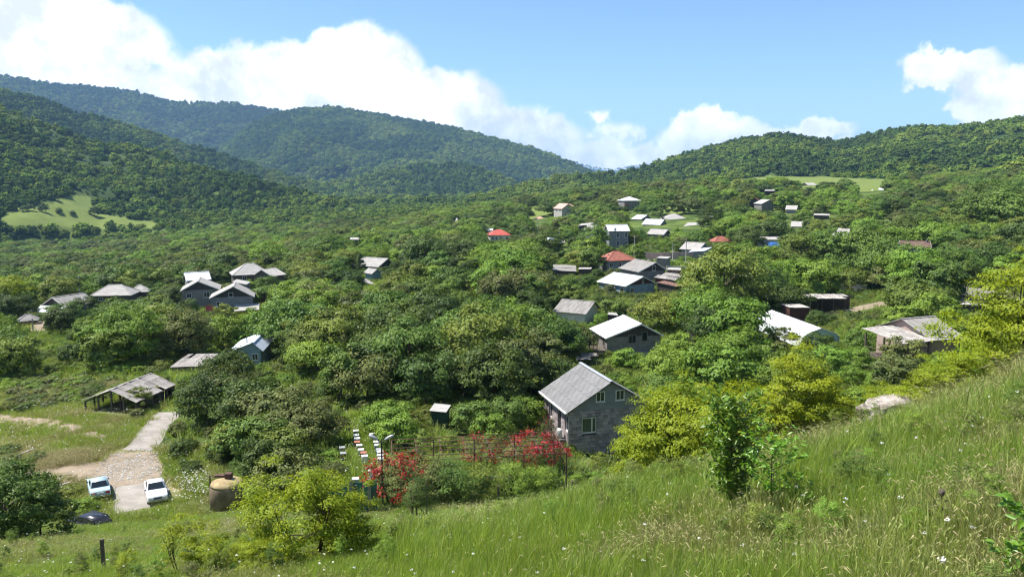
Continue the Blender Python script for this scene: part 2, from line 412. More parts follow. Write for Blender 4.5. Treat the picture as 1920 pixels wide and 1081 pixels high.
LEAF = {
    'mid':    mat_leaf('leaf_mid', (0.064, 0.118, 0.023), (0.166, 0.247, 0.047), trans=0.2, spec=0.12),
    'bright': mat_leaf('leaf_bright', (0.098, 0.176, 0.023), (0.233, 0.339, 0.047), trans=0.2, spec=0.12),
    'dark':   mat_leaf('leaf_dark', (0.040, 0.070, 0.015), (0.105, 0.156, 0.029), trans=0.2, spec=0.15),
    'grey':   mat_leaf('leaf_grey', (0.080, 0.103, 0.029), (0.180, 0.206, 0.061), trans=0.2, spec=0.12),
    'olive':  mat_leaf('leaf_olive', (0.098, 0.140, 0.023), (0.217, 0.261, 0.047), trans=0.2, spec=0.12),
    'yellow': mat_leaf('leaf_yellow', (0.150, 0.215, 0.014), (0.350, 0.400, 0.024), trans=0.38, hue=0.005, val=0.08, spec=0.15),
    'sapling': mat_leaf('leaf_sapling', (0.098, 0.213, 0.017), (0.195, 0.348, 0.036), trans=0.4, rough=0.35, spec=0.5),
    'red':    mat_leaf('petal_red', (0.33, 0.022, 0.016), (0.52, 0.070, 0.045), trans=0.3, tint=(1.1, 0.6, 0.6)),
    'forest': mat_leaf('forest_green', (0.080, 0.135, 0.024), (0.154, 0.217, 0.043), trans=0.15, val=0.34, hue=0.016, spec=0.0, rough=1.0),
    'forestl': mat_leaf('forest_light', (0.130, 0.190, 0.032), (0.207, 0.267, 0.054), trans=0.15, val=0.30, hue=0.016, spec=0.0, rough=1.0),
    'forestd': mat_leaf('forest_dark', (0.050, 0.094, 0.024), (0.100, 0.150, 0.038), trans=0.15, val=0.30, spec=0.0, rough=1.0),
    'grass':  mat_leaf('grass_green', (0.168, 0.258, 0.041), (0.302, 0.408, 0.081), trans=0.45, rough=0.45, val=0.15, spec=0.2),
    'grass2': mat_leaf('grass_olive', (0.190, 0.235, 0.057), (0.345, 0.378, 0.127), trans=0.4, rough=0.5, val=0.15, spec=0.2),
    'straw':  mat_leaf('grass_straw', (0.22, 0.20, 0.08), (0.42, 0.37, 0.19), trans=0.35, rough=0.6, val=0.12, tint=(1, 1, 0.8), spec=0.1),
    'white':  mat_leaf('petal_white', (0.62, 0.62, 0.55), (0.80, 0.80, 0.76), trans=0.2, tint=(1, 1, 1)),
}
mat_basic('bark', (0.085, 0.065, 0.045), 0.95, (0.14, 0.11, 0.085), 6, 0.5, 25)
mat_basic('twig', (0.05, 0.035, 0.022), 0.9, (0.09, 0.065, 0.04), 12)

# ground: grass, scrub, straw and bare earth by vertex colour (the earth's own colours)
def ground_material():
    m = bpy.data.materials.new('ground_soil'); m.use_nodes = True; t = NT(m.node_tree)
    out = t.n('ShaderNodeOutputMaterial'); p = t.n('ShaderNodeBsdfPrincipled'); p.inputs['Roughness'].default_value = 0.95; p.inputs['Specular IOR Level'].default_value = 0.1
    at = t.n('ShaderNodeAttribute', attribute_name='gc'); tc = t.n('ShaderNodeTexCoord')
    n1 = t.noise(tc.outputs['Object'], 1.6, 6, 0.65); n2 = t.noise(tc.outputs['Object'], 0.11, 4, 0.6)
    v = t.math('ADD', 0.55, t.math('MULTIPLY', n1.outputs['Fac'], 0.9)); v = t.math('MULTIPLY', v, t.math('ADD', 0.75, t.math('MULTIPLY', n2.outputs['Fac'], 0.5)))
    hs = t.n('ShaderNodeHueSaturation'); t.set(hs.inputs['Color'], at.outputs['Color']); t.set(hs.inputs['Value'], v)
    t.set(p.inputs['Base Color'], hs.outputs[0])
    b = t.n('ShaderNodeBump'); b.inputs['Strength'].default_value = 0.6; b.inputs['Distance'].default_value = 0.12
    t.set(b.inputs['Height'], n1.outputs['Fac']); t.set(p.inputs['Normal'], b.outputs[0])
    t.t.links.new(p.outputs[0], out.inputs[0]); return m
M['ground'] = ground_material()

def in_poly(px, py, poly):
    px = np.asarray(px); py = np.asarray(py); ins = np.zeros(px.shape, bool); n = len(poly)
    for i in range(n):
        x1, y1 = poly[i]; x2, y2 = poly[(i + 1) % n]
        c = ((y1 > py) != (y2 > py)) & (px < (x2 - x1) * (py - y1) / (y2 - y1 + 1e-9) + x1)
        ins ^= c
    return ins
# open ground, named by where it lies in the view (worked out on the terrain itself)
MEADOWS = [[(0, 432), (60, 425), (140, 428), (300, 428), (300, 418), (230, 408), (180, 398), (165, 366), (120, 366), (95, 378), (30, 388), (0, 405)],
           [(1300, 352), (1440, 330), (1560, 332), (1760, 341), (1750, 352), (1600, 360), (1480, 352), (1400, 356)],
           [(1220, 375), (1330, 352), (1400, 346), (1420, 360), (1330, 385), (1270, 405), (1225, 395)],
           [(1850, 366), (1925, 366), (1925, 384), (1870, 384)],
           [(960, 396), (1020, 384), (1040, 398), (1000, 412)],
           [(0, 712), (150, 705), (230, 720), (330, 720), (300, 800), (310, 870), (380, 945), (200, 985), (0, 1000)]]
def open_ground(x, y, z):
    px, py, f = proj(x, y, z)
    w = np.clip(np.hypot(x, y) / 60.0, 1, 20)
    amp = np.where(np.hypot(x, y) > 250, 9.0, 26.0)
    px = px + amp * (fbm(x / (2.2 * w), y / (2.2 * w), 3, 61) - 0.5) * 2; py = py + amp * 0.2 * (fbm(x / (2 * w), y / (2 * w), 3, 62) - 0.5) * 2
    o = np.zeros(np.shape(px), bool)
    for i, pl in enumerate(MEADOWS): o |= in_poly(px, py, pl) & ((fbm(x / 17.0, y / 17.0, 3, 66) < 0.45) if i == 2 else True)
    return o

# polar sheet: fine in the view, coarse beyond it, out past the last ridge
_az = np.r_[np.linspace(R(-85), R(-42), 24)[:-1], np.linspace(R(-42), R(42), 560), np.linspace(R(42), R(85), 24)[1:]]
_rr = np.r_[np.linspace(0.6, 12, 24)[:-1], np.geomspace(12, 140, 190)[:-1], np.geomspace(140, 700, 130)[:-1], np.geomspace(700, 6200, 260)[:-1], np.geomspace(6200, 14000, 24)]
_AZ, _RR = np.meshgrid(_az, _rr)
GX = (_RR * np.sin(_AZ)).ravel(); GY = (_RR * np.cos(_AZ)).ravel()
GZ, GW = ground_parts(GX, GY)
def ground_colours():
    n1 = fbm(GX / 9, GY / 9, 4, 41); n2 = fbm(GX / 60, GY / 60, 4, 43); r = np.hypot(GX, GY)
    scrub = np.array([0.050, 0.080, 0.018]); grass = np.array([0.110, 0.150, 0.034]); straw = np.array([0.26, 0.22, 0.10]); forest = np.array([0.030, 0.055, 0.014]); dirt = np.array([0.24, 0.19, 0.13])
    c = np.tile(scrub, (len(GX), 1))
    def mixin(col, f):
        nonlocal c
        f = np.clip(f, 0, 1)[:, None]; c = c * (1 - f) + col * f
    mixin(grass, (n1 - 0.42) * 4)
    hills = GW >= 0
    mixin(forest, hills.astype(float))
    mixin(grass * 0.8, hills * np.clip((n2 - 0.50) * 5, 0, 1) * np.isin(GW, (0, 6)) * 0.9)
    og = open_ground(GX, GY, GZ).astype(float)
    px, py, f = proj(GX, GY, GZ); far = r > 250
    mixin(np.array([0.145, 0.185, 0.045]), og * far)
    mixin(np.array([0.165, 0.170, 0.070]), og * ~far * (0.6 + 0.6 * n1))
    mixin(straw, og * ~far * np.clip((fbm(GX / 5, GY / 5, 3, 77) - 0.56) * 5, 0, 1))
    near = (GY < np.interp(GX, _EX, _EY) + 2) & (r < 90)
    mixin(np.array([0.075, 0.105, 0.022]), near * 1.0)
    mixin(straw * 0.6, near * np.clip((n1 - 0.6) * 4, 0, 1) * 0.4)
    return c
_nr, _na = len(_rr), len(_az)
_i = np.arange(_nr - 1)[:, None] * _na + np.arange(_na - 1)[None, :]
_faces = np.stack([_i, _i + 1, _i + _na + 1, _i + _na], -1).reshape(-1, 4)[:, ::-1]
ground = obj('ground', mk_mesh('ground', np.c_[GX, GY, GZ], _faces, {'gc': ground_colours()}, smooth=True), M['ground'])
tag(ground, 'rolling grassy ground running from the hillside to the mountains', 'ground', kind='structure')
# ------------------------------------------------------------------ plants: leaf-by-leaf crowns and branching trunks
def unit(v): return v / np.maximum(np.linalg.norm(v, axis=1, keepdims=True), 1e-9)
def leaf_quads(cen, nrm, size, rs, aspect=0.55, lv=None, bend=0.0):
    """one kite-shaped leaf per centre"""
    n = len(cen)
    nrm = unit(nrm); a = unit(np.cross(nrm, rs.normal(size=(n, 3)))); b = np.cross(nrm, a)
    L = (size * (0.7 + 0.6 * rs.random(n)))[:, None]; W = L * aspect
    v = np.stack([cen - a * L * 0.5, cen - a * L * 0.05 + b * W * 0.5 - nrm * L * bend, cen + a * L * 0.5, cen - a * L * 0.05 - b * W * 0.5 - nrm * L * bend], 1).reshape(-1, 3)
    f = np.arange(4 * n).reshape(n, 4)
    lv = rs.random(n) if lv is None else lv
    return v, f, np.repeat(lv, 4)

def crown_mesh(name, seed, rx, rz, zc, n_clump, n_leaf, leaf, clump=0.30, flat=0.75, gap=0.0, lean=(0, 0), shape='round', hollow=0.55, upb=0.7, aspect=0.6):
    """clumps of leaves spread through an uneven crown volume; returns mesh and clump centres"""
    rs = np.random.default_rng(seed)
    d = unit(rs.normal(size=(n_clump * 3, 3)))
    d = d[d[:, 2] > -0.72][:n_clump]
    lump = 0.72 + 0.5 * vnoise(d[:, 0] * 2.3 + seed * 3.1 + 50, d[:, 1] * 2.3 + d[:, 2] * 2.9 + 50, seed) 
    rad = (hollow + (1 - hollow) * rs.random(len(d)) ** 0.6) * lump
    c = d * rad[:, None] * np.array([rx, rx, rz])
    if shape == 'cone':
        h = (c[:, 2] / rz + 1) / 2; c[:, :2] *= np.clip(1.25 * (1 - h) + 0.18, 0.1, 1.1)[:, None]
    elif shape == 'umbrella':
        c[:, 2] *= 0.6; c[:, 2] += 0.25 * rz
    elif shape == 'wide':
        c[:, :2] *= 1.15; c[:, 2] *= 0.8
    c += np.array([lean[0] * rx, lean[1] * rx, 0]) * ((c[:, 2:3] / rz + 1) / 2)
    cr = rx * clump * (0.7 + 0.6 * rs.random(len(c)))
    k = rs.integers(0, len(c), n_leaf)
    dd = unit(rs.normal(size=(n_leaf, 3))); dd[:, 2] = np.where(dd[:, 2] < -0.3, -dd[:, 2] * 0.6, dd[:, 2])
    rr = rs.random(n_leaf) ** 0.45
    pos = c[k] + dd * (rr * cr[k])[:, None] * np.array([1, 1, flat])
    out = unit(c[k] * np.array([1, 1, 1.0]) + 1e-6)
    nrm = dd * 0.9 + out * 0.6 + np.array([0, 0, upb * 0.55]) + rs.normal(size=(n_leaf, 3)) * 0.38
    tone = rs.random(len(c))
    lv = np.clip(0.55 * rs.random(n_leaf) + 0.45 * tone[k], 0, 1)
    v, f, l = leaf_quads(pos, nrm, np.full(n_leaf, leaf), rs, aspect, lv, 0.06)
    v[:, 2] += zc
    c2 = c.copy(); c2[:, 2] += zc
    return mk_mesh(name, v, f, {'lv': l}), c2

def trunk_mesh(name, seed, h0, r0, clumps, n_branch=7, stems=1, spread=0.0, sides=6):
    rs = np.random.default_rng(seed + 900); mb = MB()
    top = clumps[:, 2].max()
    for s in range(stems):
        th = rs.random() * 6.28; off = np.array([math.cos(th), math.sin(th)]) * spread * (s > 0 or stems > 1)
        b = np.array([off[0] * 0.25, off[1] * 0.25, -0.4]); m1 = np.array([off[0] * 0.6 + rs.normal() * 0.05, off[1] * 0.6 + rs.normal() * 0.05, h0]); zt_ = h0 + (top - h0) * 0.62
        m2 = np.array([off[0] * 1.0 + rs.normal() * 0.12 * h0, off[1] * 1.0 + rs.normal() * 0.12 * h0, zt_])
        mb.tube([b, (b + m1) / 2 + rs.normal(size=3) * 0.03, m1, (m1 + m2) / 2 + rs.normal(size=3) * 0.06 * h0, m2], [r0 * 1.25, r0, r0 * 0.82, r0 * 0.55, r0 * 0.2], sides)
        for k in rs.choice(len(clumps), min(n_branch, len(clumps)), replace=False):
            t = 0.25 + 0.6 * rs.random(); st = m1 + (m2 - m1) * t * 0.8; en = clumps[k]
            if stems > 1 and np.dot(en[:2], off) < -0.1: continue
            mid = (st + en) / 2 + np.array([0, 0, 0.12 * np.linalg.norm(en - st)]) + rs.normal(size=3) * 0.08
            mb.tube([st, mid, en], [r0 * 0.42, r0 * 0.26, r0 * 0.08], 5, caps=False)
    return mb.mesh(name, True)

# nominal size of every tree prototype: crown radius ~1.0 wide frame scaled later
TREE = []     # (trunk mesh, crown mesh, height, crown radius)
def add_tree(seed, rx, rz, h0, shape='round', n_clump=60, n_leaf=4200, leaf=0.30, clump=0.30, r0=0.13, flat=0.75, upb=0.7, lean=(0, 0), hollow=0.5):
    h0 *= 0.8; zc = h0 + rz * 0.66; n_leaf = int(n_leaf * 1.35)
    cm, cl = crown_mesh('crown', seed, rx, rz, zc, n_clump, n_leaf, leaf * 0.92, clump, flat, shape=shape, upb=upb, lean=lean, hollow=hollow)
    tm = trunk_mesh('trunk', seed, h0, r0, cl)
    TREE.append((tm, cm, zc + rz, rx)); return len(TREE) - 1
add_tree(11, 2.6, 2.3, 1.3)                                            # 0 round
add_tree(12, 3.2, 2.5, 1.5, 'wide', 80, 5200)                          # 1 spreading
add_tree(13, 2.2, 2.7, 1.5, n_clump=55, n_leaf=3800)                   # 2 taller oval
add_tree(14, 2.9, 2.1, 1.1, 'wide', 70, 4600, lean=(0.15, 0.1))        # 3 low spreading
add_tree(15, 3.9, 3.4, 1.9, 'round', 110, 7200, 0.32, 0.26, 0.2)       # 4 big walnut
add_tree(16, 2.0, 1.7, 0.7, 'round', 50, 3200, 0.26, 0.34, 0.09)       # 5 small bushy
add_tree(17, 1.5, 3.2, 0.6, 'cone', 60, 3600, 0.24, 0.40, 0.1)         # 6 cone
add_tree(18, 2.4, 2.0, 1.0, 'umbrella', 60, 3600, 0.26, 0.34, 0.1, upb=1.2)   # 7 flat topped
add_tree(19, 2.7, 2.4, 1.2, 'round', 46, 3400, 0.28, 0.24, 0.12, hollow=0.35) # 8 loose, gaps
add_tree(20, 3.5, 2.9, 1.6, 'wide', 95, 6400, 0.30, 0.25, 0.17)        # 9 big wide
add_tree(21, 1.7, 1.3, 0.4, 'wide', 40, 2600, 0.24, 0.36, 0.06)        # 10 shrub

def plant(name, kind, tone, loc, scale, rz, label, cat, group=None, part=('trunk', 'crown'), zs=1.0):
    tm, cm, h, r = TREE[kind]
    e = empty(name, loc, rz, label, cat, group); e.scale = (scale, scale, scale * zs)
    obj(part[0], tm, M['bark'], e); obj(part[1], cm, LEAF[tone], e)
    return e

# ---- scatter of what nobody could count: one object, its copies made by geometry nodes
def scatter(name, pts, rot, scl, idx, protos, label, cat):
    me = bpy.data.meshes.new(name); me.vertices.add(len(pts)); me.vertices.foreach_set('co', np.asarray(pts, np.float32).ravel())
    a = me.attributes.new('rot', 'FLOAT_VECTOR', 'POINT'); a.data.foreach_set('vector', np.asarray(rot, np.float32).ravel())
    if np.ndim(scl) == 1: scl = np.repeat(np.asarray(scl)[:, None], 3, 1)
    a = me.attributes.new('scl', 'FLOAT_VECTOR', 'POINT'); a.data.foreach_set('vector', np.asarray(scl, np.float32).ravel())
    a = me.attributes.new('idx', 'INT', 'POINT'); a.data.foreach_set('value', np.asarray(idx, np.int32))
    o = obj(name, me); tag(o, label, cat, kind='stuff')
    col = bpy.data.collections.new(name + '_kinds')
    for i, (m, mt) in enumerate(protos):
        p = bpy.data.objects.new(f'{name}_kind_{i:02d}', m)
        if mt is not None:
            if len(m.materials) == 0: m.materials.append(mt)
            if m.materials[0] is not mt:
                p.material_slots[0].link = 'OBJECT'; p.material_slots[0].material = mt
        col.objects.link(p)
    ng = bpy.data.node_groups.new(name, 'GeometryNodeTree')
    ng.interface.new_socket('Geometry', in_out='INPUT', socket_type='NodeSocketGeometry'); ng.interface.new_socket('Geometry', in_out='OUTPUT', socket_type='NodeSocketGeometry')
    gi = ng.nodes.new('NodeGroupInput'); go = ng.nodes.new('NodeGroupOutput'); ip = ng.nodes.new('GeometryNodeInstanceOnPoints'); ci = ng.nodes.new('GeometryNodeCollectionInfo')
    ci.inputs['Collection'].default_value = col; ci.inputs['Separate Children'].default_value = True; ci.inputs['Reset Children'].default_value = True
    def na(nm, ty):
        n = ng.nodes.new('GeometryNodeInputNamedAttribute'); n.data_type = ty; n.inputs['Name'].default_value = nm
        return n.outputs['Attribute']
    L = ng.links.new
    L(gi.outputs[0], ip.inputs['Points']); L(ci.outputs[0], ip.inputs['Instance']); ip.inputs['Pick Instance'].default_value = True
    L(na('idx', 'INT'), ip.inputs['Instance Index']); L(na('scl', 'FLOAT_VECTOR'), ip.inputs['Scale'])
    er = ng.nodes.new('FunctionNodeEulerToRotation'); L(na('rot', 'FLOAT_VECTOR'), er.inputs[0]); L(er.outputs[0], ip.inputs['Rotation'])
    L(ip.outputs[0], go.inputs[0])
    md = o.modifiers.new('scatter', 'NODES'); md.node_group = ng
    return o

def blob_mesh(seed, sub=2, amp=0.5, flat=0.85):
    bm = bmesh.new(); bmesh.ops.create_icosphere(bm, subdivisions=sub, radius=1.0)
    v = np.array([x.co[:] for x in bm.verts]); f = np.array([[w.index for w in p.verts] for p in bm.faces]); bm.free()
    rs = np.random.default_rng(seed)
    n = vnoise(v[:, 0] * 2.1 + 9 + seed, v[:, 1] * 2.1 + v[:, 2] * 2.4 + 9, seed) * 0.6 + vnoise(v[:, 0] * 4.5 + 9 + v[:, 2] * 3, v[:, 1] * 4.5 + 9, seed + 5) * 0.4
    v = v * (1 - amp / 2 + amp * n + rs.normal(size=len(v)) * 0.07)[:, None]
    v[:, 2] = v[:, 2] * flat + 0.55
    return mk_mesh('canopy', v, f, {'lv': np.clip(n + rs.normal(size=len(v)) * 0.2, 0, 1)})

def tuft_mesh(seed, n=34, h=0.6, w=0.011, rad=0.20, droop=0.35, lean=(0.12, 0.0), head=0.0, bl=3):
    """a tuft of curved grass blades; head > 0 adds pale seed heads on some stems"""
    rs = np.random.default_rng(seed); V = []; Fc = []; LV = []
    for i in range(n):
        th = rs.random() * 6.283; rr = rad * math.sqrt(rs.random()); b = np.array([rr * math.cos(th), rr * math.sin(th), -0.05])
        hh = h * (0.5 + 0.6 * rs.random()); d = np.array([math.cos(th) * 0.35 + lean[0] * 2 + rs.normal() * 0.25, math.sin(th) * 0.35 + lean[1] * 2 + rs.normal() * 0.25]) * droop
        side = unit(np.array([[rs.normal(), rs.normal(), 0]]))[0]; ww = w * (0.7 + 0.6 * rs.random()); base = len(V)
        for k in range(bl + 1):
            t = k / bl; p = b + np.array([d[0] * hh * t ** 1.8, d[1] * hh * t ** 1.8, hh * (t - 0.18 * droop * t ** 3)])
            wk = ww * (1 - t ** 1.6) + 0.0008
            V += [p - side * wk / 2, p + side * wk / 2]
        lv = rs.random(); LV += [lv] * (2 * bl + 2)
        for k in range(bl): Fc.append([base + 2 * k, base + 2 * k + 1, base + 2 * k + 3, base + 2 * k + 2])
        if rs.random() < head:
            top = V[-1]; dd = np.array([d[0], d[1], 0.12]); dd /= np.linalg.norm(dd) + 1e-6; base = len(V); L = 0.08 + 0.06 * rs.random(); pw = 0.008
            V += [top, top + dd * L * 0.5 + side * pw + np.array([0, 0, 0.02]), top + dd * L - np.array([0, 0, 0.03]), top + dd * L * 0.5 - side * pw + np.array([0, 0, 0.02])]
            LV += [1.0] * 4; Fc.append([base, base + 1, base + 2, base + 3])
    return mk_mesh('tuft', np.array(V), np.array(Fc), {'lv': np.array(LV)})

def umbel_mesh(seed, h=0.5):
    rs = np.random.default_rng(seed); V = []; Fc = []
    for i in range(12):
        a = rs.random() * 6.28; r = 0.030 * math.sqrt(rs.random()); c = np.array([r * math.cos(a), r * math.sin(a), h + rs.normal() * 0.006]); s = 0.008 + 0.005 * rs.random(); base = len(V)
        for k in range(4): V.append(c + s * np.array([math.cos(k * 1.571 + a), math.sin(k * 1.571 + a), rs.normal() * 0.3]))
        Fc.append([base, base + 1, base + 2, base + 3])
    return mk_mesh('umbel', np.array(V), np.array(Fc), {'lv': rs.random(len(V))})
# ------------------------------------------------------------------ building materials
mat_basic('roof_white', (0.68, 0.69, 0.70), 0.5, (0.47, 0.47, 0.46), 0.9, 0.05, 8, spec=0.4)
mat_basic('roof_blue_white', (0.55, 0.60, 0.66), 0.45, (0.47, 0.52, 0.58), 0.8, 0.05, 8, spec=0.4)
mat_basic('roof_grey', (0.30, 0.285, 0.265), 0.9, (0.20, 0.185, 0.17), 1.1, 0.15, 12, stretch=(0.35, 2.0, 1))
mat_basic('roof_pale', (0.42, 0.40, 0.37), 0.9, (0.29, 0.27, 0.25), 1.3, 0.15, 12, stretch=(0.35, 2.0, 1))
mat_basic('roof_sheet', (0.21, 0.207, 0.205), 0.9, (0.15, 0.147, 0.145), 1.7, 0.1, 18, rnd=0.10)
mat_basic('roof_worn', (0.38, 0.35, 0.32), 0.9, (0.22, 0.20, 0.18), 1.4, 0.2, 10, rnd=0.22)
mat_basic('roof_red', (0.33, 0.115, 0.075), 0.7, (0.24, 0.085, 0.06), 1.2, 0.1, 10)
mat_basic('roof_brown', (0.17, 0.10, 0.078), 0.9, (0.11, 0.072, 0.06), 1.3, 0.15, 10)
mat_basic('roof_scarlet', (0.50, 0.10, 0.075), 0.6, (0.38, 0.08, 0.06), 1.0, 0.1, 10)
mat_basic('roof_pink', (0.58, 0.32, 0.26), 0.7, (0.50, 0.27, 0.22), 1.0, 0.1, 10)
mat_basic('rust', (0.20, 0.085, 0.05), 0.9, (0.42, 0.27, 0.22), 1.6, 0.2, 14)
mat_basic('concrete', (0.24, 0.225, 0.205), 0.92, (0.17, 0.16, 0.145), 1.6, 0.25, 9)
mat_basic('plaster_grey', (0.235, 0.24, 0.25), 0.92, (0.185, 0.19, 0.20), 1.1, 0.2, 12)
mat_basic('plaster_pale', (0.50, 0.47, 0.42), 0.9, (0.40, 0.375, 0.335), 1.0, 0.15, 10)
mat_basic('plaster_white', (0.66, 0.64, 0.60), 0.9, (0.54, 0.52, 0.48), 1.0, 0.1, 10)
mat_basic('plaster_blue', (0.22, 0.31, 0.36), 0.9, (0.17, 0.22, 0.25), 0.9, 0.15, 10)
mat_basic('plaster_pink', (0.42, 0.31, 0.27), 0.9, (0.34, 0.25, 0.22), 1.0, 0.15, 10)
mat_basic('tuff', (0.36, 0.31, 0.305), 0.95, (0.27, 0.235, 0.235), 2.2, 0.35, 16, rnd=0.32)
mat_basic('mortar', (0.07, 0.066, 0.063), 0.95, (0.05, 0.047, 0.045), 3.0)
mat_basic('board_dark', (0.075, 0.062, 0.052), 0.9, (0.045, 0.038, 0.034), 2.5, 0.3, 12, stretch=(5, 5, 0.4))
mat_basic('board_brown', (0.10, 0.042, 0.030), 0.85, (0.065, 0.03, 0.024), 2.5, 0.2, 12, stretch=(5, 5, 0.4))
mat_basic('timber', (0.14, 0.11, 0.085), 0.9, (0.085, 0.068, 0.055), 4.0, 0.3, 20)
mat_basic('frame_white', (0.62, 0.61, 0.58), 0.6)
mat_basic('frame_wood', (0.20, 0.17, 0.14), 0.8)
mat_basic('steel_rusty', (0.13, 0.062, 0.045), 0.8, (0.075, 0.045, 0.036), 6.0)
mat_basic('steel_dark', (0.035, 0.034, 0.034), 0.5, spec=0.5)
mat_basic('galvanised', (0.42, 0.43, 0.44), 0.45, (0.34, 0.35, 0.36), 3, metal=0.3)
mat_basic('green_paint', (0.035, 0.13, 0.11), 0.6, (0.055, 0.17, 0.14), 1.4, 0.1, 6)
mat_basic('green_dark', (0.035, 0.075, 0.045), 0.7, (0.022, 0.05, 0.032), 3.0)
mat_basic('film', (0.74, 0.76, 0.76), 0.4, (0.64, 0.67, 0.66), 0.7, 0.1, 4, spec=0.4)
mat_basic('film_painted_shade', (0.40, 0.50, 0.46), 0.5, (0.33, 0.43, 0.38), 0.8)  # same film, with the shade on the near end put into its colour
mat_basic('tarp_blue', (0.03, 0.14, 0.42), 0.5)
mat_basic('glass_dark', (0.018, 0.022, 0.026), 0.08, spec=0.7)
mat_basic('glass_green', (0.045, 0.07, 0.05), 0.12, spec=0.6)
mat_basic('inside_shade_black', (0.012, 0.011, 0.010), 1.0)

KEEP = []      # (px0, py0, px1, py1, Y): what must stay in sight
FOOT = []      # (x, y, radius): ground already built on
LAND = []      # (px, py, phrase): landmarks for telling plants apart
def keep_pts(pts, Y, pad=2):
    q = [proj(*p)[:2] for p in pts]
    xs = [a for a, b in q]; ys = [b for a, b in q]
    KEEP.append((min(xs) - pad, min(ys) - pad, max(xs) + pad, max(ys) + pad, Y))

def ring(mb, x0, x1, z0, z1, y0, y1, w):
    mb.box(x0, x1, y0, y1, z0, z0 + w); mb.box(x0, x1, y0, y1, z1 - w, z1); mb.box(x0, x0 + w, y0, y1, z0 + w, z1 - w); mb.box(x1 - w, x1, y0, y1, z0 + w, z1 - w)

def window(parent, side, a, z, w, h, planes, fm='frame_white', pm='glass_dark', name='window', mull=1):
    """a framed opening: frame bars standing proud of the wall, a sill and a dark pane set in between"""
    mb = MB(); ring(mb, -w / 2, w / 2, 0, h, -0.05, 0.04, min(0.09, w * 0.12))
    for k in range(mull): xm = -w / 2 + w * (k + 1) / (mull + 1); mb.box(xm - 0.03, xm + 0.03, -0.035, 0.03, 0.08, h - 0.08)
    if h < 1.9: mb.box(-w / 2 - 0.06, w / 2 + 0.06, -0.10, 0.02, -0.06, -0.004)
    loc, rz = {'G': ((a, planes['G'], z), 0), 'B': ((a, planes['B'], z), math.pi), 'L': ((planes['L'], a, z), -math.pi / 2), 'R': ((planes['R'], a, z), math.pi / 2)}[side]
    o = mb.build(name, M[fm], parent, loc=loc, rot=(0, 0, rz))
    MB().box(-w / 2 + 0.07, w / 2 - 0.07, -0.018, -0.006, 0.07, h - 0.07).build('pane', M[pm], o)
    return o

def slope_mesh(mb, p0, p1, p2, p3, pitch, amp, th=0.06):
    """roof slope: p0-p1 along the eave, p3-p2 along the ridge, folded into corrugations that run from ridge to eave"""
    p0, p1, p2, p3 = map(Vector, (p0, p1, p2, p3)); n = max(2, int((p1 - p0).length / pitch) * 2) if pitch else 1
    nr = (p1 - p0).cross(p3 - p0).normalized(); vs = []; fs = []
    for i in range(n + 1):
        t = i / n; o = nr * (amp if i % 2 else 0.0) if pitch else Vector()
        a = p0.lerp(p1, t); b = p3.lerp(p2, t)
        vs += [a + o, b + o, a + o - nr * th, b + o - nr * th]
    for i in range(n):
        k = i * 4; fs += [(k, k + 4, k + 5, k + 1), (k + 2, k + 3, k + 7, k + 6), (k, k + 2, k + 6, k + 4), (k + 1, k + 5, k + 7, k + 3)]
    fs += [(0, 1, 3, 2), (n * 4, n * 4 + 2, n * 4 + 3, n * 4 + 1)]
    mb.add(vs, fs)

def fit_gable(npk, fpk, le, re, Y):
    """ridge direction, length, half widths and eave height from four corners of the roof"""
    A = P(npk[0], npk[1], Y); a1 = (fpk[0] - CX) / F; b1 = (CY - fpk[1]) / F; c, s = math.cos(PITCH), math.sin(PITCH)
    t = A.z / (-s + b1 * c); B = Vector((a1 * t, t * (c + b1 * s), A.z))
    d = B - A; rot = math.atan2(d.y, d.x); g = Vector((math.cos(rot - math.pi / 2), math.sin(rot - math.pi / 2), 0))
    def half(pt, sg):
        k = (pt[0] - CX) / F / (c + (CY - pt[1]) / F * s)           # X / Y on that line of sight
        w = (A.x - k * A.y) / (k * g.y - g.x) if abs(k * g.y - g.x) > 1e-6 else 4.0
        w = w * sg
        yy = A.y + sg * w * g.y; tt = yy / (c + (CY - pt[1]) / F * s); return w, tt * (-s + (CY - pt[1]) / F * c)
    wr, zr = half(re, 1) if re else (None, None); wl, zl = half(le, -1) if le else (None, None)
    if wl is None: wl = wr
    if wr is None: wr = wl
    zs = [z for z in (zl, zr) if z is not None]
    return A, rot, d.length, wl, wr, A.z - sum(zs) / len(zs)

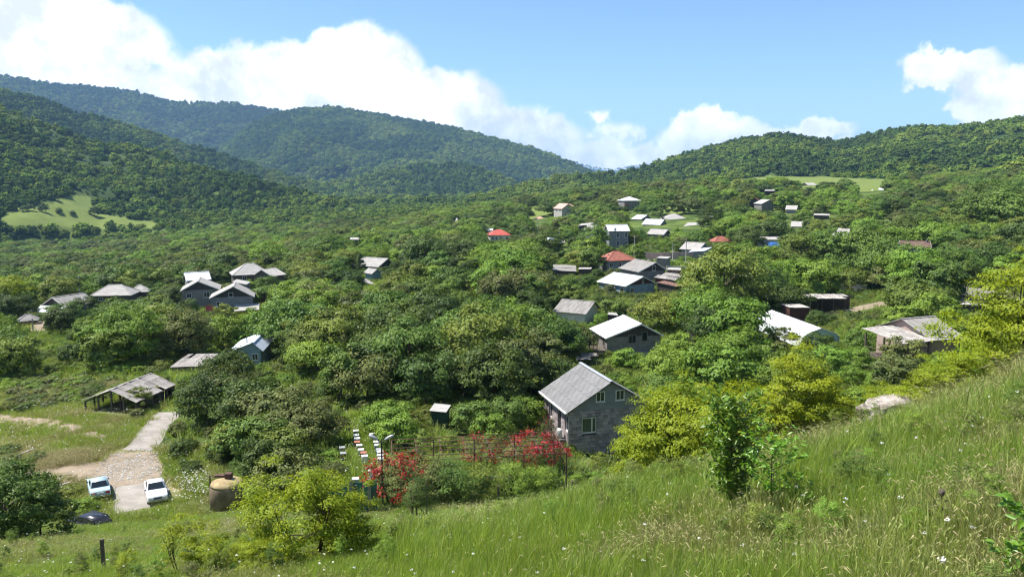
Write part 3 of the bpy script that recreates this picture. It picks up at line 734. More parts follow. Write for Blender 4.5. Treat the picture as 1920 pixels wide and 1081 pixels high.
def gable_house(name, label, cat, A, rot, L, wl, wr, rise, roof='roof_grey', wall='plaster_grey', gable=None, oh=0.45, hvis=2.2, wins=(), corr=0.22, group=None, land=None, chimney=None, base=None, depth=None, frame='frame_white', fascia='frame_white', roof_build=True, wall_build=True, foot=True, cap=True, keep=True):
    """A: near end of the ridge; local x runs along the gable, local y along the ridge away from it"""
    cx, cy2 = A.x + math.cos(rot) * L / 2, A.y + math.sin(rot) * L / 2
    zb = (zt1(cx, cy2) if base is None else base)
    zb = min(zb, A.z - rise - 1.6)
    e = empty(name, (A.x, A.y, zb), rot - math.pi / 2, label, cat, group)
    zr = A.z - zb; ze = zr - rise; far = math.hypot(cx, cy2) > 330
    pl = {'G': oh, 'B': L - oh, 'L': -wl + oh, 'R': wr - oh}
    gz = lambda x: ze + rise * (1 - (abs(x) / wl if x < 0 else x / wr))      # underside line of the roof
    if wall_build:
        top_l, top_r = gz(pl['L']) - 0.08, gz(pl['R']) - 0.08; tz = min(top_l, top_r)
        MB().box(pl['L'], pl['R'], pl['G'], pl['B'], -1.2, tz).build('wall', M[wall], e)
        for yy, s in ((pl['G'], 1), (pl['B'], -1)):
            y0, y1 = (yy - 0.015, yy + 0.2) if s > 0 else (yy - 0.2, yy + 0.015)
            prof = [(pl['L'] - 0.01, tz + 0.003), (pl['R'] + 0.01, tz + 0.003), (pl['R'] + 0.01, top_r), (0, zr - 0.10), (pl['L'] - 0.01, top_l)]
            vs = [(x, y0, z) for x, z in prof] + [(x, y1, z) for x, z in prof]
            mb = MB().add(vs, [(0, 1, 2, 3, 4), (9, 8, 7, 6, 5)] + [((i + 1) % 5, i, i + 5, (i + 1) % 5 + 5) for i in range(5)])
            mb.build('gable', M[gable or wall], e)
    if roof_build:
        mb = MB(); p = None if far else corr
        slope_mesh(mb, (-wl, L, ze), (-wl, 0, ze), (0, 0, zr), (0, L, zr), p, 0.035)
        slope_mesh(mb, (wr, 0, ze), (wr, L, ze), (0, L, zr), (0, 0, zr), p, 0.035)
        ro = mb.build('roof', M[roof], e)
        if cap and not far:
            MB().slab([(-0.22, L + 0.03, zr + 0.02), (-0.22, -0.03, zr + 0.02), (0.0, -0.03, zr + 0.075), (0.0, L + 0.03, zr + 0.075)], 0.02).slab([(0.0, L + 0.03, zr + 0.075), (0.0, -0.03, zr + 0.075), (0.22, -0.03, zr + 0.02), (0.22, L + 0.03, zr + 0.02)], 0.02).build('ridge_cap', M[roof], ro)
        if fascia and not far:
            for yy in (-0.04, L + 0.015):
                m2 = MB()
                for sx, w in ((-1, wl), (1, wr)):
                    m2.add([(0, yy, zr - 0.17), (sx * w, yy, ze - 0.17), (sx * w, yy, ze + 0.02), (0, yy, zr + 0.02), (0, yy + 0.03, zr - 0.17), (sx * w, yy + 0.03, ze - 0.17), (sx * w, yy + 0.03, ze + 0.02), (0, yy + 0.03, zr + 0.02)],
                           [(0, 1, 2, 3), (7, 6, 5, 4), (0, 4, 5, 1), (1, 5, 6, 2), (2, 6, 7, 3), (3, 7, 4, 0)])
                m2.build('bargeboard', M[fascia], e)
        if chimney:
            x, y, h = chimney
            z0 = gz(x) - 0.3
            MB().box(x - 0.22, x + 0.22, y - 0.22, y + 0.22, z0, zr + h).box(x - 0.28, x + 0.28, y - 0.28, y + 0.28, zr + h, zr + h + 0.12).build('chimney', M['concrete'], ro)
    for w in wins:
        side, a, z, ww, h = w[:5]
        nm = w[5] if len(w) > 5 else 'window'
        window(e, side, a, z + ze, ww, h, pl, fm=frame, name=nm, pm='glass_dark', mull=1 if nm == 'window' and ww > 0.7 else 0)
    Mw = Matrix.Translation((A.x, A.y, zb)) @ Matrix.Rotation(rot - math.pi / 2, 4, 'Z')
    if keep:
        keep_pts([Mw @ Vector(q) for q in ((-wl, 0, ze - hvis * 0.35), (wr, 0, ze - hvis), (-wl, L, ze), (wr, L, ze), (0, 0, zr), (0, L, zr))], A.y)
    if foot: FOOT.append((cx + 0, cy2 + 0, 0.5 * math.hypot(L, wl + wr) * 0.85))
    q = proj(A.x, A.y, A.z); LAND.append((q[0], q[1], land)) if land else None
    return e, zb, ze, zr, pl

def hip_house(name, label, cat, px, py, Y, rot, L, W, rise, roof='roof_white', wall='plaster_pale', hvis=2.2, wins=(), oh=0.5, ridge=None, group=None, land=None, drop=None, frame='frame_white', chimney=None):
    """px, py: middle of the ridge"""
    A = P(px, py, Y); zb = zt1(A.x, A.y); rot = R(rot)
    zb = min(zb, A.z - rise - 1.8)
    e = empty(name, (A.x, A.y, zb), rot, label, cat, group)
    zr = A.z - zb; ze = zr - rise; r2 = (max(0.2, L - W) if ridge is None else ridge) / 2; l, w = L / 2, W / 2
    MB().box(-l + oh, l - oh, -w + oh, w - oh, -1.2, ze - 0.02 + rise * 0.08).build('wall', M[wall], e)
    vs = [(-l, -w, ze), (l, -w, ze), (l, w, ze), (-l, w, ze), (-r2, 0, zr), (r2, 0, zr), (-l, -w, ze - 0.12), (l, -w, ze - 0.12), (l, w, ze - 0.12), (-l, w, ze - 0.12)]
    ro = MB().add(vs, [(0, 1, 5, 4), (1, 2, 5), (2, 3, 4, 5), (3, 0, 4), (1, 0, 6, 7), (2, 1, 7, 8), (3, 2, 8, 9), (0, 3, 9, 6), (6, 9, 8, 7)]).build('roof', M[roof], e)
    if Y < 330:
        hp = MB()
        for a, b in ((0, 4), (1, 5), (2, 5), (3, 4), (4, 5)): hp.bar(Vector(vs[a]) + Vector((0, 0, 0.03)), Vector(vs[b]) + Vector((0, 0, 0.03)), 0.22, 0.05)
        hp.build('ridge_cap', M[roof], ro)
    if chimney: MB().box(chimney[0] - 0.25, chimney[0] + 0.25, chimney[1] - 0.25, chimney[1] + 0.25, ze + 0.2, zr + chimney[2]).build('chimney', M['concrete'], ro)
    pl = {'G': -w + oh, 'B': w - oh, 'L': -l + oh, 'R': l - oh}
    for q in wins:
        nm = q[5] if len(q) > 5 else 'window'
        window(e, q[0], q[1], q[2] + ze, q[3], q[4], pl, fm=frame, name=nm, mull=1 if nm == 'window' and q[3] > 0.7 else 0)
    Mw = Matrix.Translation(A) @ Matrix.Rotation(rot, 4, 'Z')
    keep_pts([Mw @ Vector(p) for p in ((-l, -w, -rise - hvis * 0.7), (l, -w, -rise - hvis * 0.7), (l, w, -rise), (-l, w, -rise), (0, 0, 0))], A.y - W / 2)
    FOOT.append((A.x, A.y, 0.5 * math.hypot(L, W) * 0.85))
    if land: LAND.append((px, py, land))
    return e, zb, ze, zr, pl

# shared sheets for roofs that are laid sheet by sheet
def sheet_mesh(lx, ly, waves=7, amp=0.022, th=0.012):
    mb = MB(); slope_mesh(mb, (0, 0, 0), (lx, 0, 0), (lx, ly, 0), (0, ly, 0), lx / waves, amp, th); return mb.mesh('roof_sheet')
def sheet_roof(parent, p0, p1, p2, p3, nx, ny, mat, name='roof_sheet', jit=0.02, lift=0.03, skip=(), lap=0.10, seed=1):
    """sheets laid in nx by ny over the slope p0-p1 (eave) p2-p3 (ridge side), each a little uneven, upper rows over lower"""
    rs = random.Random(seed); p0, p1, p2, p3 = map(Vector, (p0, p1, p2, p3))
    ux = (p1 - p0); uy = (p3 - p0); lx = ux.length / nx; ly = uy.length / ny
    me = sheet_mesh(lx + 0.04, ly + lap); ex, ey = ux.normalized(), uy.normalized(); ez = ex.cross(ey).normalized(); ey = ez.cross(ex)
    base = Matrix((ex, ey, ez)).transposed()
    for j in range(ny):
        for i in range(nx):
            if (i, j) in skip: continue
            s = (i / nx); t = j / ny
            o0 = p0.lerp(p1, s); o1 = p3.lerp(p2, s); o = o0.lerp(o1, t)
            m = base.to_4x4(); m.translation = o + ez * (0.02 + lift * 0.25 + rs.random() * lift)
            m = m @ Matrix.Rotation(rs.gauss(0, jit), 4, 'Z') @ Matrix.Rotation(-0.012, 4, 'X') @ Matrix.Rotation(rs.gauss(0, jit * 0.5), 4, 'Y')
            ob = obj(name, me, mat, parent); ob.matrix_local = m
# ------------------------------------------------------------------ the grey block house in the near garden
def block_house():
    A, rot, L, wl, wr, rise = fit_gable((1147, 715), (1089, 680), (1063, 774), None, 75.5)
    oh = 0.35
    e, zb, ze, zr, pl = gable_house('block_house', 'grey stone block house with a corrugated grey roof beside the red flowering bushes', 'house', A, rot, L, wl, wr, rise, oh=oh, hvis=3.3,
                                    wall='mortar', gable='plaster_grey', roof='roof_sheet', fascia=None, land='the grey block house', roof_build=False, wall_build=False)
    zt_ = ze - 0.05; th = 0.3
    # inner shell, a hand's breadth behind the faces of the blocks so that the joints are recessed
    sh = MB(); x0, x1, y0, y1 = pl['L'] + 0.24, pl['R'] - 0.03, pl['G'] + 0.24, pl['B'] - 0.03
    wins_g = [(-2.15, -2.35, 1.55, 1.55)]           # centre x, bottom below eave, width, height
    wins_l = [(0.9, -2.15, 1.05, 1.65), (3.0, -2.9, 0.95, 2.4), (5.6, -2.1, 1.05, 1.6)]
    sh.box(x0, x1, y0, y1, -1.5, zt_ - 0.05); sh.build('wall', M['mortar'], e)
    bm_ = MB().box(-0.5, 0.5, -0.5, 0.5, -0.5, 0.5).mesh('block')
    bm2 = bmesh.new(); bm2.from_mesh(bm_); bmesh.ops.bevel(bm2, geom=bm2.edges[:], offset=0.035, segments=1, affect='EDGES'); bm2.to_mesh(bm_); bm2.free()
    rs = random.Random(5); bh = 0.315; rows = int((zt_ + 0.4) / bh)
    def lay(side, a0, a1, wins):
        for r in range(rows):
            z1 = zt_ - r * bh; z0 = z1 - bh; a = a0; odd = r % 2
            first = True
            while a < a1 - 0.05:
                w = rs.uniform(0.42, 0.62) * (0.55 if first and odd else 1); first = False
                b = min(a + w, a1)
                if a1 - b < 0.18: b = a1
                segs = [(a, b)]
                for c, zbm, ww, hh in wins:
                    zz0 = ze + zbm; zz1 = zz0 + hh
                    if z0 < zz1 - 0.03 and z1 > zz0 + 0.03:
                        ns = []
                        for s0, s1 in segs:
                            l, rr = c - ww / 2, c + ww / 2
                            if s1 <= l or s0 >= rr: ns.append((s0, s1))
                            else:
                                if s0 < l: ns.append((s0, l))
                                if s1 > rr: ns.append((rr, s1))
                        segs = ns
                for s0, s1 in segs:
                    if s1 - s0 < 0.06: continue
                    o = obj('block', bm_, M['tuff'], e)
                    dep = 0.30 + rs.uniform(0, 0.025); cz = (z0 + z1) / 2; ca = (s0 + s1) / 2
                    if side == 'G': o.location = (ca, pl['G'] + 0.12, cz); o.scale = (s1 - s0 - 0.022, dep, bh - 0.022)
                    else: o.location = (pl['L'] + 0.12, ca, cz); o.scale = (dep, s1 - s0 - 0.022, bh - 0.022)
                a = b
    lay('G', pl['L'] - 0.02, pl['R'], wins_g)
    lay('L', pl['G'] + 0.29, pl['B'], wins_l)
    MB().box(pl['R'] - 0.02, pl['R'] + 0.06, pl['G'] + 0.14, pl['B'], -1.5, zt_ - 0.06).build('plaster', M['plaster_grey'], e)
    # plastered attic gables with a tie course below
    for yy, s in ((pl['G'], 1), (pl['B'], -1)):
        ya, yb = (yy - 0.035, yy + 0.2) if s > 0 else (yy - 0.2, yy + 0.035)
        gl = ze + rise * (1 - (-pl['L']) / wl) - 0.06; gr = ze + rise * (1 - pl['R'] / wr) - 0.06
        prof = [(pl['L'] - 0.02, zt_ + 0.005), (pl['R'] + 0.02, zt_ + 0.005), (pl['R'] + 0.02, gr), (0, zr - 0.09), (pl['L'] - 0.02, gl)]
        vs = [(x, ya, z) for x, z in prof] + [(x, yb, z) for x, z in prof]
        MB().add(vs, [(0, 1, 2, 3, 4), (9, 8, 7, 6, 5)] + [((i + 1) % 5, i, i + 5, (i + 1) % 5 + 5) for i in range(5)]).build('gable', M['plaster_grey'], e)
    pg = dict(pl); pg['G'] = pl['G'] - 0.04
    window(e, 'G', -1.05, ze + 0.75, 0.95, 1.05, pg, pm='glass_dark'); window(e, 'G', 1.05, ze + 0.75, 0.95, 1.05, pg, pm='glass_dark')
    pg['G'] = pl['G'] + 0.15; pg['L'] = pl['L'] + 0.15
    c, zq, ww, hh = wins_g[0]
    w = window(e, 'G', c, ze + zq, ww, hh, pg, pm='glass_green', mull=0)
    MB().box(ww * 0.16, ww * 0.24, -0.04, 0.03, 0.09, hh - 0.09).build('mullion', M['frame_white'], w)
    for i, (c, zq, ww, hh) in enumerate(wins_l): window(e, 'L', c, ze + zq, ww, hh, pg, fm='frame_white' if i != 1 else 'frame_wood', name='window' if i != 1 else 'door', mull=1 if i != 1 else 0)
    # roof: sheets laid one by one on a deck
    ro = MB().slab([(-wl, L, ze), (-wl, 0, ze), (0, 0, zr), (0, L, zr)], 0.07).slab([(0, L, zr), (0, 0, zr), (wr, 0, ze), (wr, L, ze)], 0.07).build('roof', M['board_dark'], e)
    sheet_roof(ro, (-wl - 0.08, L + 0.05, ze - 0.03), (-wl - 0.08, -0.08, ze - 0.03), (0, -0.08, zr), (0, L + 0.05, zr), 8, 4, M['roof_sheet'], jit=0.004, lift=0.012)
    sheet_roof(ro, (wr + 0.08, -0.08, ze - 0.03), (wr + 0.08, L + 0.05, ze - 0.03), (0, L + 0.05, zr), (0, -0.08, zr), 8, 4, M['roof_sheet'], jit=0.004, lift=0.012, seed=2)
    MB().slab([(-0.24, L + 0.08, zr + 0.03), (-0.24, -0.12, zr + 0.03), (0.0, -0.12, zr + 0.12), (0.0, L + 0.08, zr + 0.12)], 0.02).slab([(0.0, L + 0.08, zr + 0.12), (0.0, -0.12, zr + 0.12), (0.24, -0.12, zr + 0.03), (0.24, L + 0.08, zr + 0.03)], 0.02).build('ridge_cap', M['galvanised'], ro)
    # white gutter along the eave over the lit wall, with its downpipe
    gt = MB(); gt.bar((-wl - 0.10, L + 0.05, ze - 0.03), (-wl - 0.10, -0.12, ze - 0.03), 0.22, 0.14); gt.build('gutter', M['frame_white'], ro)
    MB().tube([(-wl - 0.02, -0.05, ze - 0.1), (pl['L'] - 0.08, pl['G'] - 0.05, ze - 0.5), (pl['L'] - 0.08, pl['G'] - 0.05, 0)], 0.05, 8).build('downpipe', M['galvanised'], e)
    # balcony on the lit side with its railing
    zb_ = ze - 2.95
    bal = MB().box(pl['L'] - 1.15, pl['L'] - 0.07, 2.2, 6.4, zb_ - 0.14, zb_).build('balcony', M['concrete'], e)
    rl = MB()
    for z in (0.25, 0.6, 0.95): rl.bar((pl['L'] - 1.1, 2.25, zb_ + z), (pl['L'] - 1.1, 6.35, zb_ + z), 0.04); rl.bar((pl['L'] - 1.1, 6.33, zb_ + z), (pl['L'] - 0.1, 6.33, zb_ + z), 0.04)
    for y in (2.25, 3.6, 5.0, 6.33): rl.bar((pl['L'] - 1.1, y, zb_), (pl['L'] - 1.1, y, zb_ + 0.98), 0.05)
    rl.build('railing', M['steel_rusty'], bal)
    MB().box(pl['L'] - 1.05, pl['L'] - 0.1, 0.9, 2.15, zb_ - 1.4, zb_ + 0.0).build('stair_block', M['concrete'], e)
    MB().lathe([(0.28, zb_ + 0.01), (0.33, zb_ + 0.25), (0.33, zb_ + 0.8), (0.2, zb_ + 0.95)], 12, pl['L'] - 0.6, 1.5).build('water_drum', M['frame_white'], e, True)
block_house()

FG = fit_gable
# --- the white-roofed house behind it
A, rot, L, wl, wr, rise = FG((1203, 607), (1168, 590), (1135, 635), (1246, 629), 118)
e, zb, ze, zr, pl = gable_house('farm_house', 'dark brick house under a bright white roof with a half-built stone annex', 'house', A, rot, L, wl, wr, rise, roof='roof_white', wall='concrete', gable='board_dark', hvis=3.0, land='the white-roofed dark brick house', frame='frame_wood',
    wins=[('G', -1.3, -1.0, 1.3, 1.35), ('G', 0.7, -0.75, 0.95, 1.5, 'door'), ('L', 2.0, -1.6, 1.0, 1.2), ('L', 5.0, -1.6, 1.0, 1.2)], chimney=None)
MB().tube([(0.35, 1.6, zr - 0.4), (0.35, 1.6, zr + 0.95)], 0.09, 8).build('stovepipe', M['steel_dark'], e)
MB().box(-3.6, 1.1, pl['G'] - 0.9, pl['G'] - 0.02, -1, ze - 2.2).build('annex', M['concrete'], e)
rs_ = random.Random(3)
for r in range(4):
    for c in range(10):
        MB().box(-3.55 + c * 0.46 + (r % 2) * 0.1, -3.55 + c * 0.46 + 0.42 + (r % 2) * 0.1 - 0.001, pl['G'] - 0.93 - rs_.random() * 0.03, pl['G'] - 0.88, ze - 3.75 + r * 0.36, ze - 3.75 + r * 0.36 + 0.32).build('stone', M['plaster_pale'], e)
bl = MB()
bl.box(pl['L'] - 1.5, pl['L'] - 0.02, 0.8, 6.5, ze - 2.3, ze - 2.15); [bl.box(pl['L'] - 1.5, pl['L'] - 1.4, y, y + 0.1, -1, ze - 0.35) for y in (0.8, 2.7, 4.6, 6.4)]; bl.box(pl['L'] - 1.5, pl['L'] - 1.44, 0.8, 6.5, ze - 1.25, ze - 1.15)
bl.build('veranda', M['timber'], e)

# --- blue house with the white roof on the village street
A, rot, L, wl, wr, rise = FG((1206.5, 518.3), (1151, 510), (1172, 534), (1232, 534), 180)
e, zb, ze, zr, pl = gable_house('cottage', 'blue plastered cottage with a white roof and dark red gable', 'house', A, rot, L, wl, wr, rise, roof='roof_white', wall='plaster_blue', gable='board_brown', hvis=3.0, land='the blue cottage',
    wins=[('G', 0.3, 0.35, 0.55, 0.9), ('G', -3.0, -1.9, 1.2, 1.3), ('L', 1.5, -1.9, 1.3, 1.4), ('L', 4.2, -1.9, 1.3, 1.4), ('L', 7.5, -1.9, 1.3, 1.4)])
pt = MB(); pt.box(pl['L'] - 1.0, pl['L'] - 0.02, 3.0, 6.0, -1, ze - 2.2); [pt.box(pl['L'] - 1.0, pl['L'] - 0.88, y, y + 0.12, ze - 2.2, ze - 0.3) for y in (3.0, 4.4, 5.88)]
pt.build('porch', M['plaster_white'], e)
# --- big grey barn-roofed house behind it
A, rot, L, wl, wr, rise = FG((1230, 491.7), (1191, 485.0), (1196.6, 509.4), (1252, 507.8), 198)
gable_house('barn', 'large barn with weathered grey roof and dark plank gable behind the blue cottage', 'barn', A, rot, L, wl, wr, rise, roof='roof_grey', wall='concrete', gable='board_dark', hvis=3.0, land='the grey-roofed barn', wins=[('G', -0.2, 0.1, 1.0, 1.2, 'door')])
# --- red hip-roofed house
hip_house('bungalow', 'grey bungalow with a rust red hipped roof on the village street', 'house', 1155, 470, 217, 20, 9.5, 8.0, 2.3, 'roof_red', 'plaster_grey', 3.0, land='the red-roofed bungalow', ridge=1.2,
          wins=[('G', -3.2, -1.8, 1.1, 1.3), ('G', -0.6, -1.8, 1.1, 1.3), ('G', 2.2, -2.1, 1.2, 1.6), ('L', 0, -1.8, 1.2, 1.3)], chimney=(-2.5, -0.6, -0.9))

def mono(name, label, cat, corners, Y, tilt_to, h, roof, wall=None, posts=True, sheets=None, th=0.08, rect=True, land=None, keep=True, group=None, frontdrop=0.0, back_wall=None, skip=()):
    """lean-to or open shed: corners = near-left, near-right, far-right, far-left picture points of the roof; Y = their distances"""
    q = [P(c[0], c[1], y) for c, y in zip(corners, Y)]
    cx = sum(p.x for p in q) / 4; cy2 = sum(p.y for p in q) / 4; zb = zt1(cx, cy2); zb = min(zb, min(p.z for p in q) - h)
    e = empty(name, (cx, cy2, zb), 0, label, cat, group); o = Vector((cx, cy2, zb)); l = [p - o for p in q]
    if sheets:
        dk = MB()
        for k in range(5):
            t = k / 4; dk.bar(l[0].lerp(l[3], t) - Vector((0, 0, 0.08)), l[1].lerp(l[2], t) - Vector((0, 0, 0.08)), 0.09)
        dk.build('purlins', M['timber'], e)['kind'] = 'stuff'
        sheet_roof(e, l[0], l[1], l[2], l[3], sheets[0], sheets[1], M[roof], jit=0.018, lift=0.05, skip=skip, seed=int(corners[0][0]))
    else: MB().slab(l, th).build('roof', M[roof], e)
    c = sum(l, Vector()) / 4; ins = [p + (c - p) * 0.08 for p in l]
    if wall:
        for i in range(4):
            a, b = ins[i], ins[(i + 1) % 4]
            d = (b - a).normalized() * 0.02
            vs = [(a.x, a.y, -1), (b.x, b.y, -1), (b.x, b.y, b.z - 0.1), (a.x, a.y, a.z - 0.1)]; n = Vector((b.y - a.y, a.x - b.x, 0)).normalized() * -0.12
            MB().add([Vector(v) + d for v in vs] + [Vector(v) + n + d for v in vs], [(0, 1, 2, 3), (7, 6, 5, 4), (0, 4, 5, 1), (1, 5, 6, 2), (2, 6, 7, 3), (3, 7, 4, 0)]).build('wall', M[wall], e)
    elif posts:
        n = 4
        for i in (0, 2):
            a, b = ins[i], ins[i + 1]
            for k in range(n):
                p = a.lerp(b, k / (n - 1)); MB().bar((p.x, p.y, -1), (p.x, p.y, p.z - 0.1), 0.13).build('post', M['timber'], e)
        if back_wall:
            a, b = ins[2], ins[3]; MB().bar((a.x, a.y, (a.z - 1) / 2), (b.x, b.y, (b.z - 1) / 2), 0.1, a.z + 0.8).build('wall', M[back_wall], e)
    if keep: keep_pts([o + p for p in l] + [o + l[0] - Vector((0, 0, h * 0.6)), o + l[1] - Vector((0, 0, h * 0.6))], min(Y))
    FOOT.append((cx, cy2, 0.45 * max((l[0] - l[2]).length, (l[1] - l[3]).length)))
    if land: LAND.append((sum(c[0] for c in corners) / 4, sum(c[1] for c in corners) / 4, land))
    return e, l

# --- long open shed by the track: two slopes of loose sheets on posts
def open_shed():
    A, rot, L, wl, wr, rise = FG((206, 738), (285, 705), (155, 757), (255, 762), 80)
    # ridge kept to a believable length
    zb = zt1(A.x + 3, A.y + 3); e = empty('cattle_shed', (A.x, A.y, zb), rot - math.pi / 2, 'long open cattle shed with a ragged pale sheet roof beside the concrete road', 'shed')
    zr = max(A.z - zb, 2.6); ze = zr - min(rise, 1.5)
    L = min(L, 16); wl = min(wl, 4.2); wr = min(wr, 4.2)
    print('shed', L, wl, wr, rise, zr)
    sheet_roof(e, (-wl, L, ze), (-wl, 0, ze), (0, 0, zr), (0, L, zr), 14, 3, M['roof_worn'], jit=0.03, lift=0.07, seed=4, skip={(3, 0)})
    sheet_roof(e, (wr, 0, ze), (wr, L, ze), (0, L, zr), (0, 0, zr), 14, 3, M['roof_worn'], jit=0.03, lift=0.07, seed=5, skip={(9, 0)})
    for sx in (-1, -0.5, 0, 0.5, 1):
        w = wl if sx < 0 else wr; z = ze + (zr - ze) * (1 - abs(sx))
        MB().bar((sx * w * 0.95, 0.1, z - 0.12), (sx * w * 0.95, L - 0.1, z - 0.12), 0.1, 0.12).build('purlin', M['timber'], e)
        for k in range(6):
            if sx in (-1, 0, 1) or k in (0, 5):
                y = 0.2 + (L - 0.4) * k / 5; MB().bar((sx * w * 0.95, y, -1), (sx * w * 0.95, y, z - 0.15), 0.14).build('post', M['timber'], e)
    MB().box(-wl * 0.9, wr * 0.9, L - 0.3, L - 0.15, -1, ze - 0.3).build('wall', M['board_dark'], e)
    MB().box(wr * 0.9 - 0.1, wr * 0.9, 2, L - 0.4, -1, ze - 0.9).build('wall', M['board_brown'], e)
    Mw = Matrix.Translation((A.x, A.y, zb)) @ Matrix.Rotation(rot - math.pi / 2, 4, 'Z')
    keep_pts([Mw @ Vector(q) for q in ((-wl, 0, 1.0), (wr, 0, 1.2), (-wl, L, ze), (wr, L, ze), (0, 0, zr), (0, L, zr))], A.y)
    for k in (0.15, 0.5, 0.85): FOOT.append((A.x + math.cos(rot) * L * k, A.y + math.sin(rot) * L * k, 3.0))
    LAND.append((240, 735, 'the long open shed'))
open_shed()
# --- ramshackle roof under the trees
mono('store_shed', 'low ramshackle shed with a sagging plank roof half buried in bushes', 'shed', [(318, 689), (385, 686), (403, 664), (352, 664)], [102, 102, 108, 108], None, 1.6, 'roof_worn', wall='concrete', sheets=(7, 3), land='the ramshackle shed', skip={(1, 2)})
# --- small white-blue house (near left)
A, rot, L, wl, wr, rise = FG((473, 642), (495, 620.5), (427, 665), (493, 653), 110)
print('cabin', math.degrees(rot), L, wl, wr, rise)
e, zb, ze, zr, pl = gable_house('cabin', 'small pale teal cabin with a bluish white metal roof among the orchard trees', 'house', A, rot, L, wl, wr, rise, roof='roof_blue_white', wall='plaster_blue', hvis=0.3, land='the bluish white roofed cabin', fascia=None, wins=[('G', 0.2, -1.4, 0.9, 1.0)])
MB().tube([(-1.2, 2.2, ze), (-1.2, 2.2, zr + 0.5)], 0.08, 6).build('stovepipe', M['steel_dark'], e)

# --- left hamlet
e, zb, ze, zr, pl = gable_house('hamlet_house', 'dark gabled house with white bargeboards and two windows left in the hamlet', 'house', P(371, 527, 190), R(108), 9, 4.2, 5.0, 2.3, roof='roof_pale', wall='concrete', gable='board_dark', hvis=2.6, land='the two-windowed hamlet house', wins=[('G', -2.2, -1.8, 1.1, 1.2), ('G', 1.8, -1.8, 1.3, 1.3)], fascia='plaster_white')
e, zb, ze, zr, pl = gable_house('hamlet_house', 'dark gabled house with broad white roof edges and bluish lower wall', 'house', P(437, 537, 180), R(106), 8, 5.4, 4.6, 2.6, roof='roof_pale', wall='plaster_grey', gable='board_dark', hvis=3.0, land='the broad-eaved hamlet house', wins=[('G', -0.6, 0.1, 1.0, 1.1, 'door'), ('G', -3.2, -2.2, 1.2, 1.3)], fascia='plaster_white')
rf = MB().slab([(0.2, -3.2, ze - 2.6), (5.6, -3.2, ze - 2.5), (5.6, 0.4, ze - 1.6), (0.2, 0.4, ze - 1.6)], 0.08).build('lean_to_roof', M['roof_pale'], e)
MB().bar((0.4, -3.0, -1), (0.4, -3.0, ze - 2.7), 0.14).bar((5.4, -3.0, -1), (5.4, -3.0, ze - 2.6), 0.14).bar((2.9, -3.0, -1), (2.9, -3.0, ze - 2.7), 0.14).build('lean_to_frame', M['timber'], e)
mono('block_shed', 'flat-roofed concrete shed behind the broad-eaved hamlet house', 'shed', [(435, 528), (462, 533), (470, 528), (444, 523)], [196, 195, 201, 202], None, 3.6, 'roof_pale', wall='concrete')
hip_house('hamlet_house', 'hamlet house with a large pale hipped roof at the top of the lane', 'house', 468, 493, 222, 25, 10.5, 8.5, 2.8, 'roof_pale', 'timber', 0.1, land='the large hip-roofed hamlet house', ridge=2.0, wins=[('G', -2, -1.6, 1.1, 1.2), ('G', 2, -1.6, 1.1, 1.2)])
gable_house('shed', 'low grey gabled shed joined to the large hip-roofed hamlet house', 'shed', P(490, 505, 212), R(60), 5, 3.0, 4.2, 1.6, roof='roof_pale', wall='timber', hvis=0.0)
gable_house('hamlet_house', 'small hamlet house with a bluish white roof behind the conical tree', 'house', P(345, 511, 216), R(30), 6.5, 3.4, 3.4, 1.9, roof='roof_blue_white', wall='plaster_grey', hvis=0.6, wins=[('R', 3, -1.5, 1, 1)])
e, zb, ze, zr, pl = gable_house('hamlet_house', 'dark house with a grey roof and a white porch roof by the dirt bank', 'house', P(97, 557, 165), R(66), 7.5, 3.6, 3.9, 1.9, roof='roof_grey', wall='plaster_grey', gable='board_dark', hvis=2.4, land='the dirt bank house', wins=[('G', -1.8, -1.9, 0.9, 1.1), ('G', 1.6, -1.9, 0.9, 1.1)])
MB().slab([(-3.8, -2.6, ze - 0.9), (3.6, -2.6, ze - 0.9), (3.6, 0.3, ze + 0.05), (-3.8, 0.3, ze + 0.05)], 0.07).build('porch_roof', M['roof_white'], e)
for x in (-3.6, -1.2, 1.2, 3.4): MB().bar((x, -2.5, -1), (x, -2.5, ze - 0.95), 0.12).build('porch_post', M['timber'], e)
MB().box(-3.7, 3.5, -2.5, 0.3, ze - 2.9, ze - 2.7).build('porch_floor', M['timber'], e)
hip_house('small_shed', 'little grey hipped shed below the porch house by the dirt bank', 'shed', 52, 588, 158, 30, 4.2, 3.6, 1.2, 'roof_grey', 'timber', 0.3)
hip_house('hamlet_house', 'low house with a patchy whitish hipped roof half hidden by trees', 'house', 216, 533, 200, 8, 10, 8, 2.3, 'roof_pale', 'timber', 0.9, land='the patchy hip-roofed house', ridge=3, wins=[('G', -2.5, -1.4, 1.1, 1.0)])
hip_house('outbuilding', 'small whitish hipped outbuilding next to the patchy hip-roofed house', 'shed', 262, 533, 206, 15, 5, 4.6, 1.7, 'roof_pale', 'timber', 0.2)
e = empty('yard_gate', P(482, 562, 190), R(8), 'dark brown board gate in the hamlet lane', 'gate')
for k in range(9): MB().box(-2.6 + k * 0.58, -2.6 + k * 0.58 + 0.55, -0.03, 0.03, -0.6, 2.0).build('board', M['board_brown'], e)
MB().box(2.7, 3.15, -0.2, 0.2, -0.8, 2.3).build('gate_post', M['plaster_white'], e); MB().bar((-2.65, 0.06, 1.6), (2.65, 0.06, 1.6), 0.08).build('rail', M['steel_dark'], e)
KEEP.append((455, 545, 497, 562, 188))
e = empty('washing_line', P(398, 586, 176), R(5), 'washing line with red and blue cloths under the hamlet house', 'washing line')
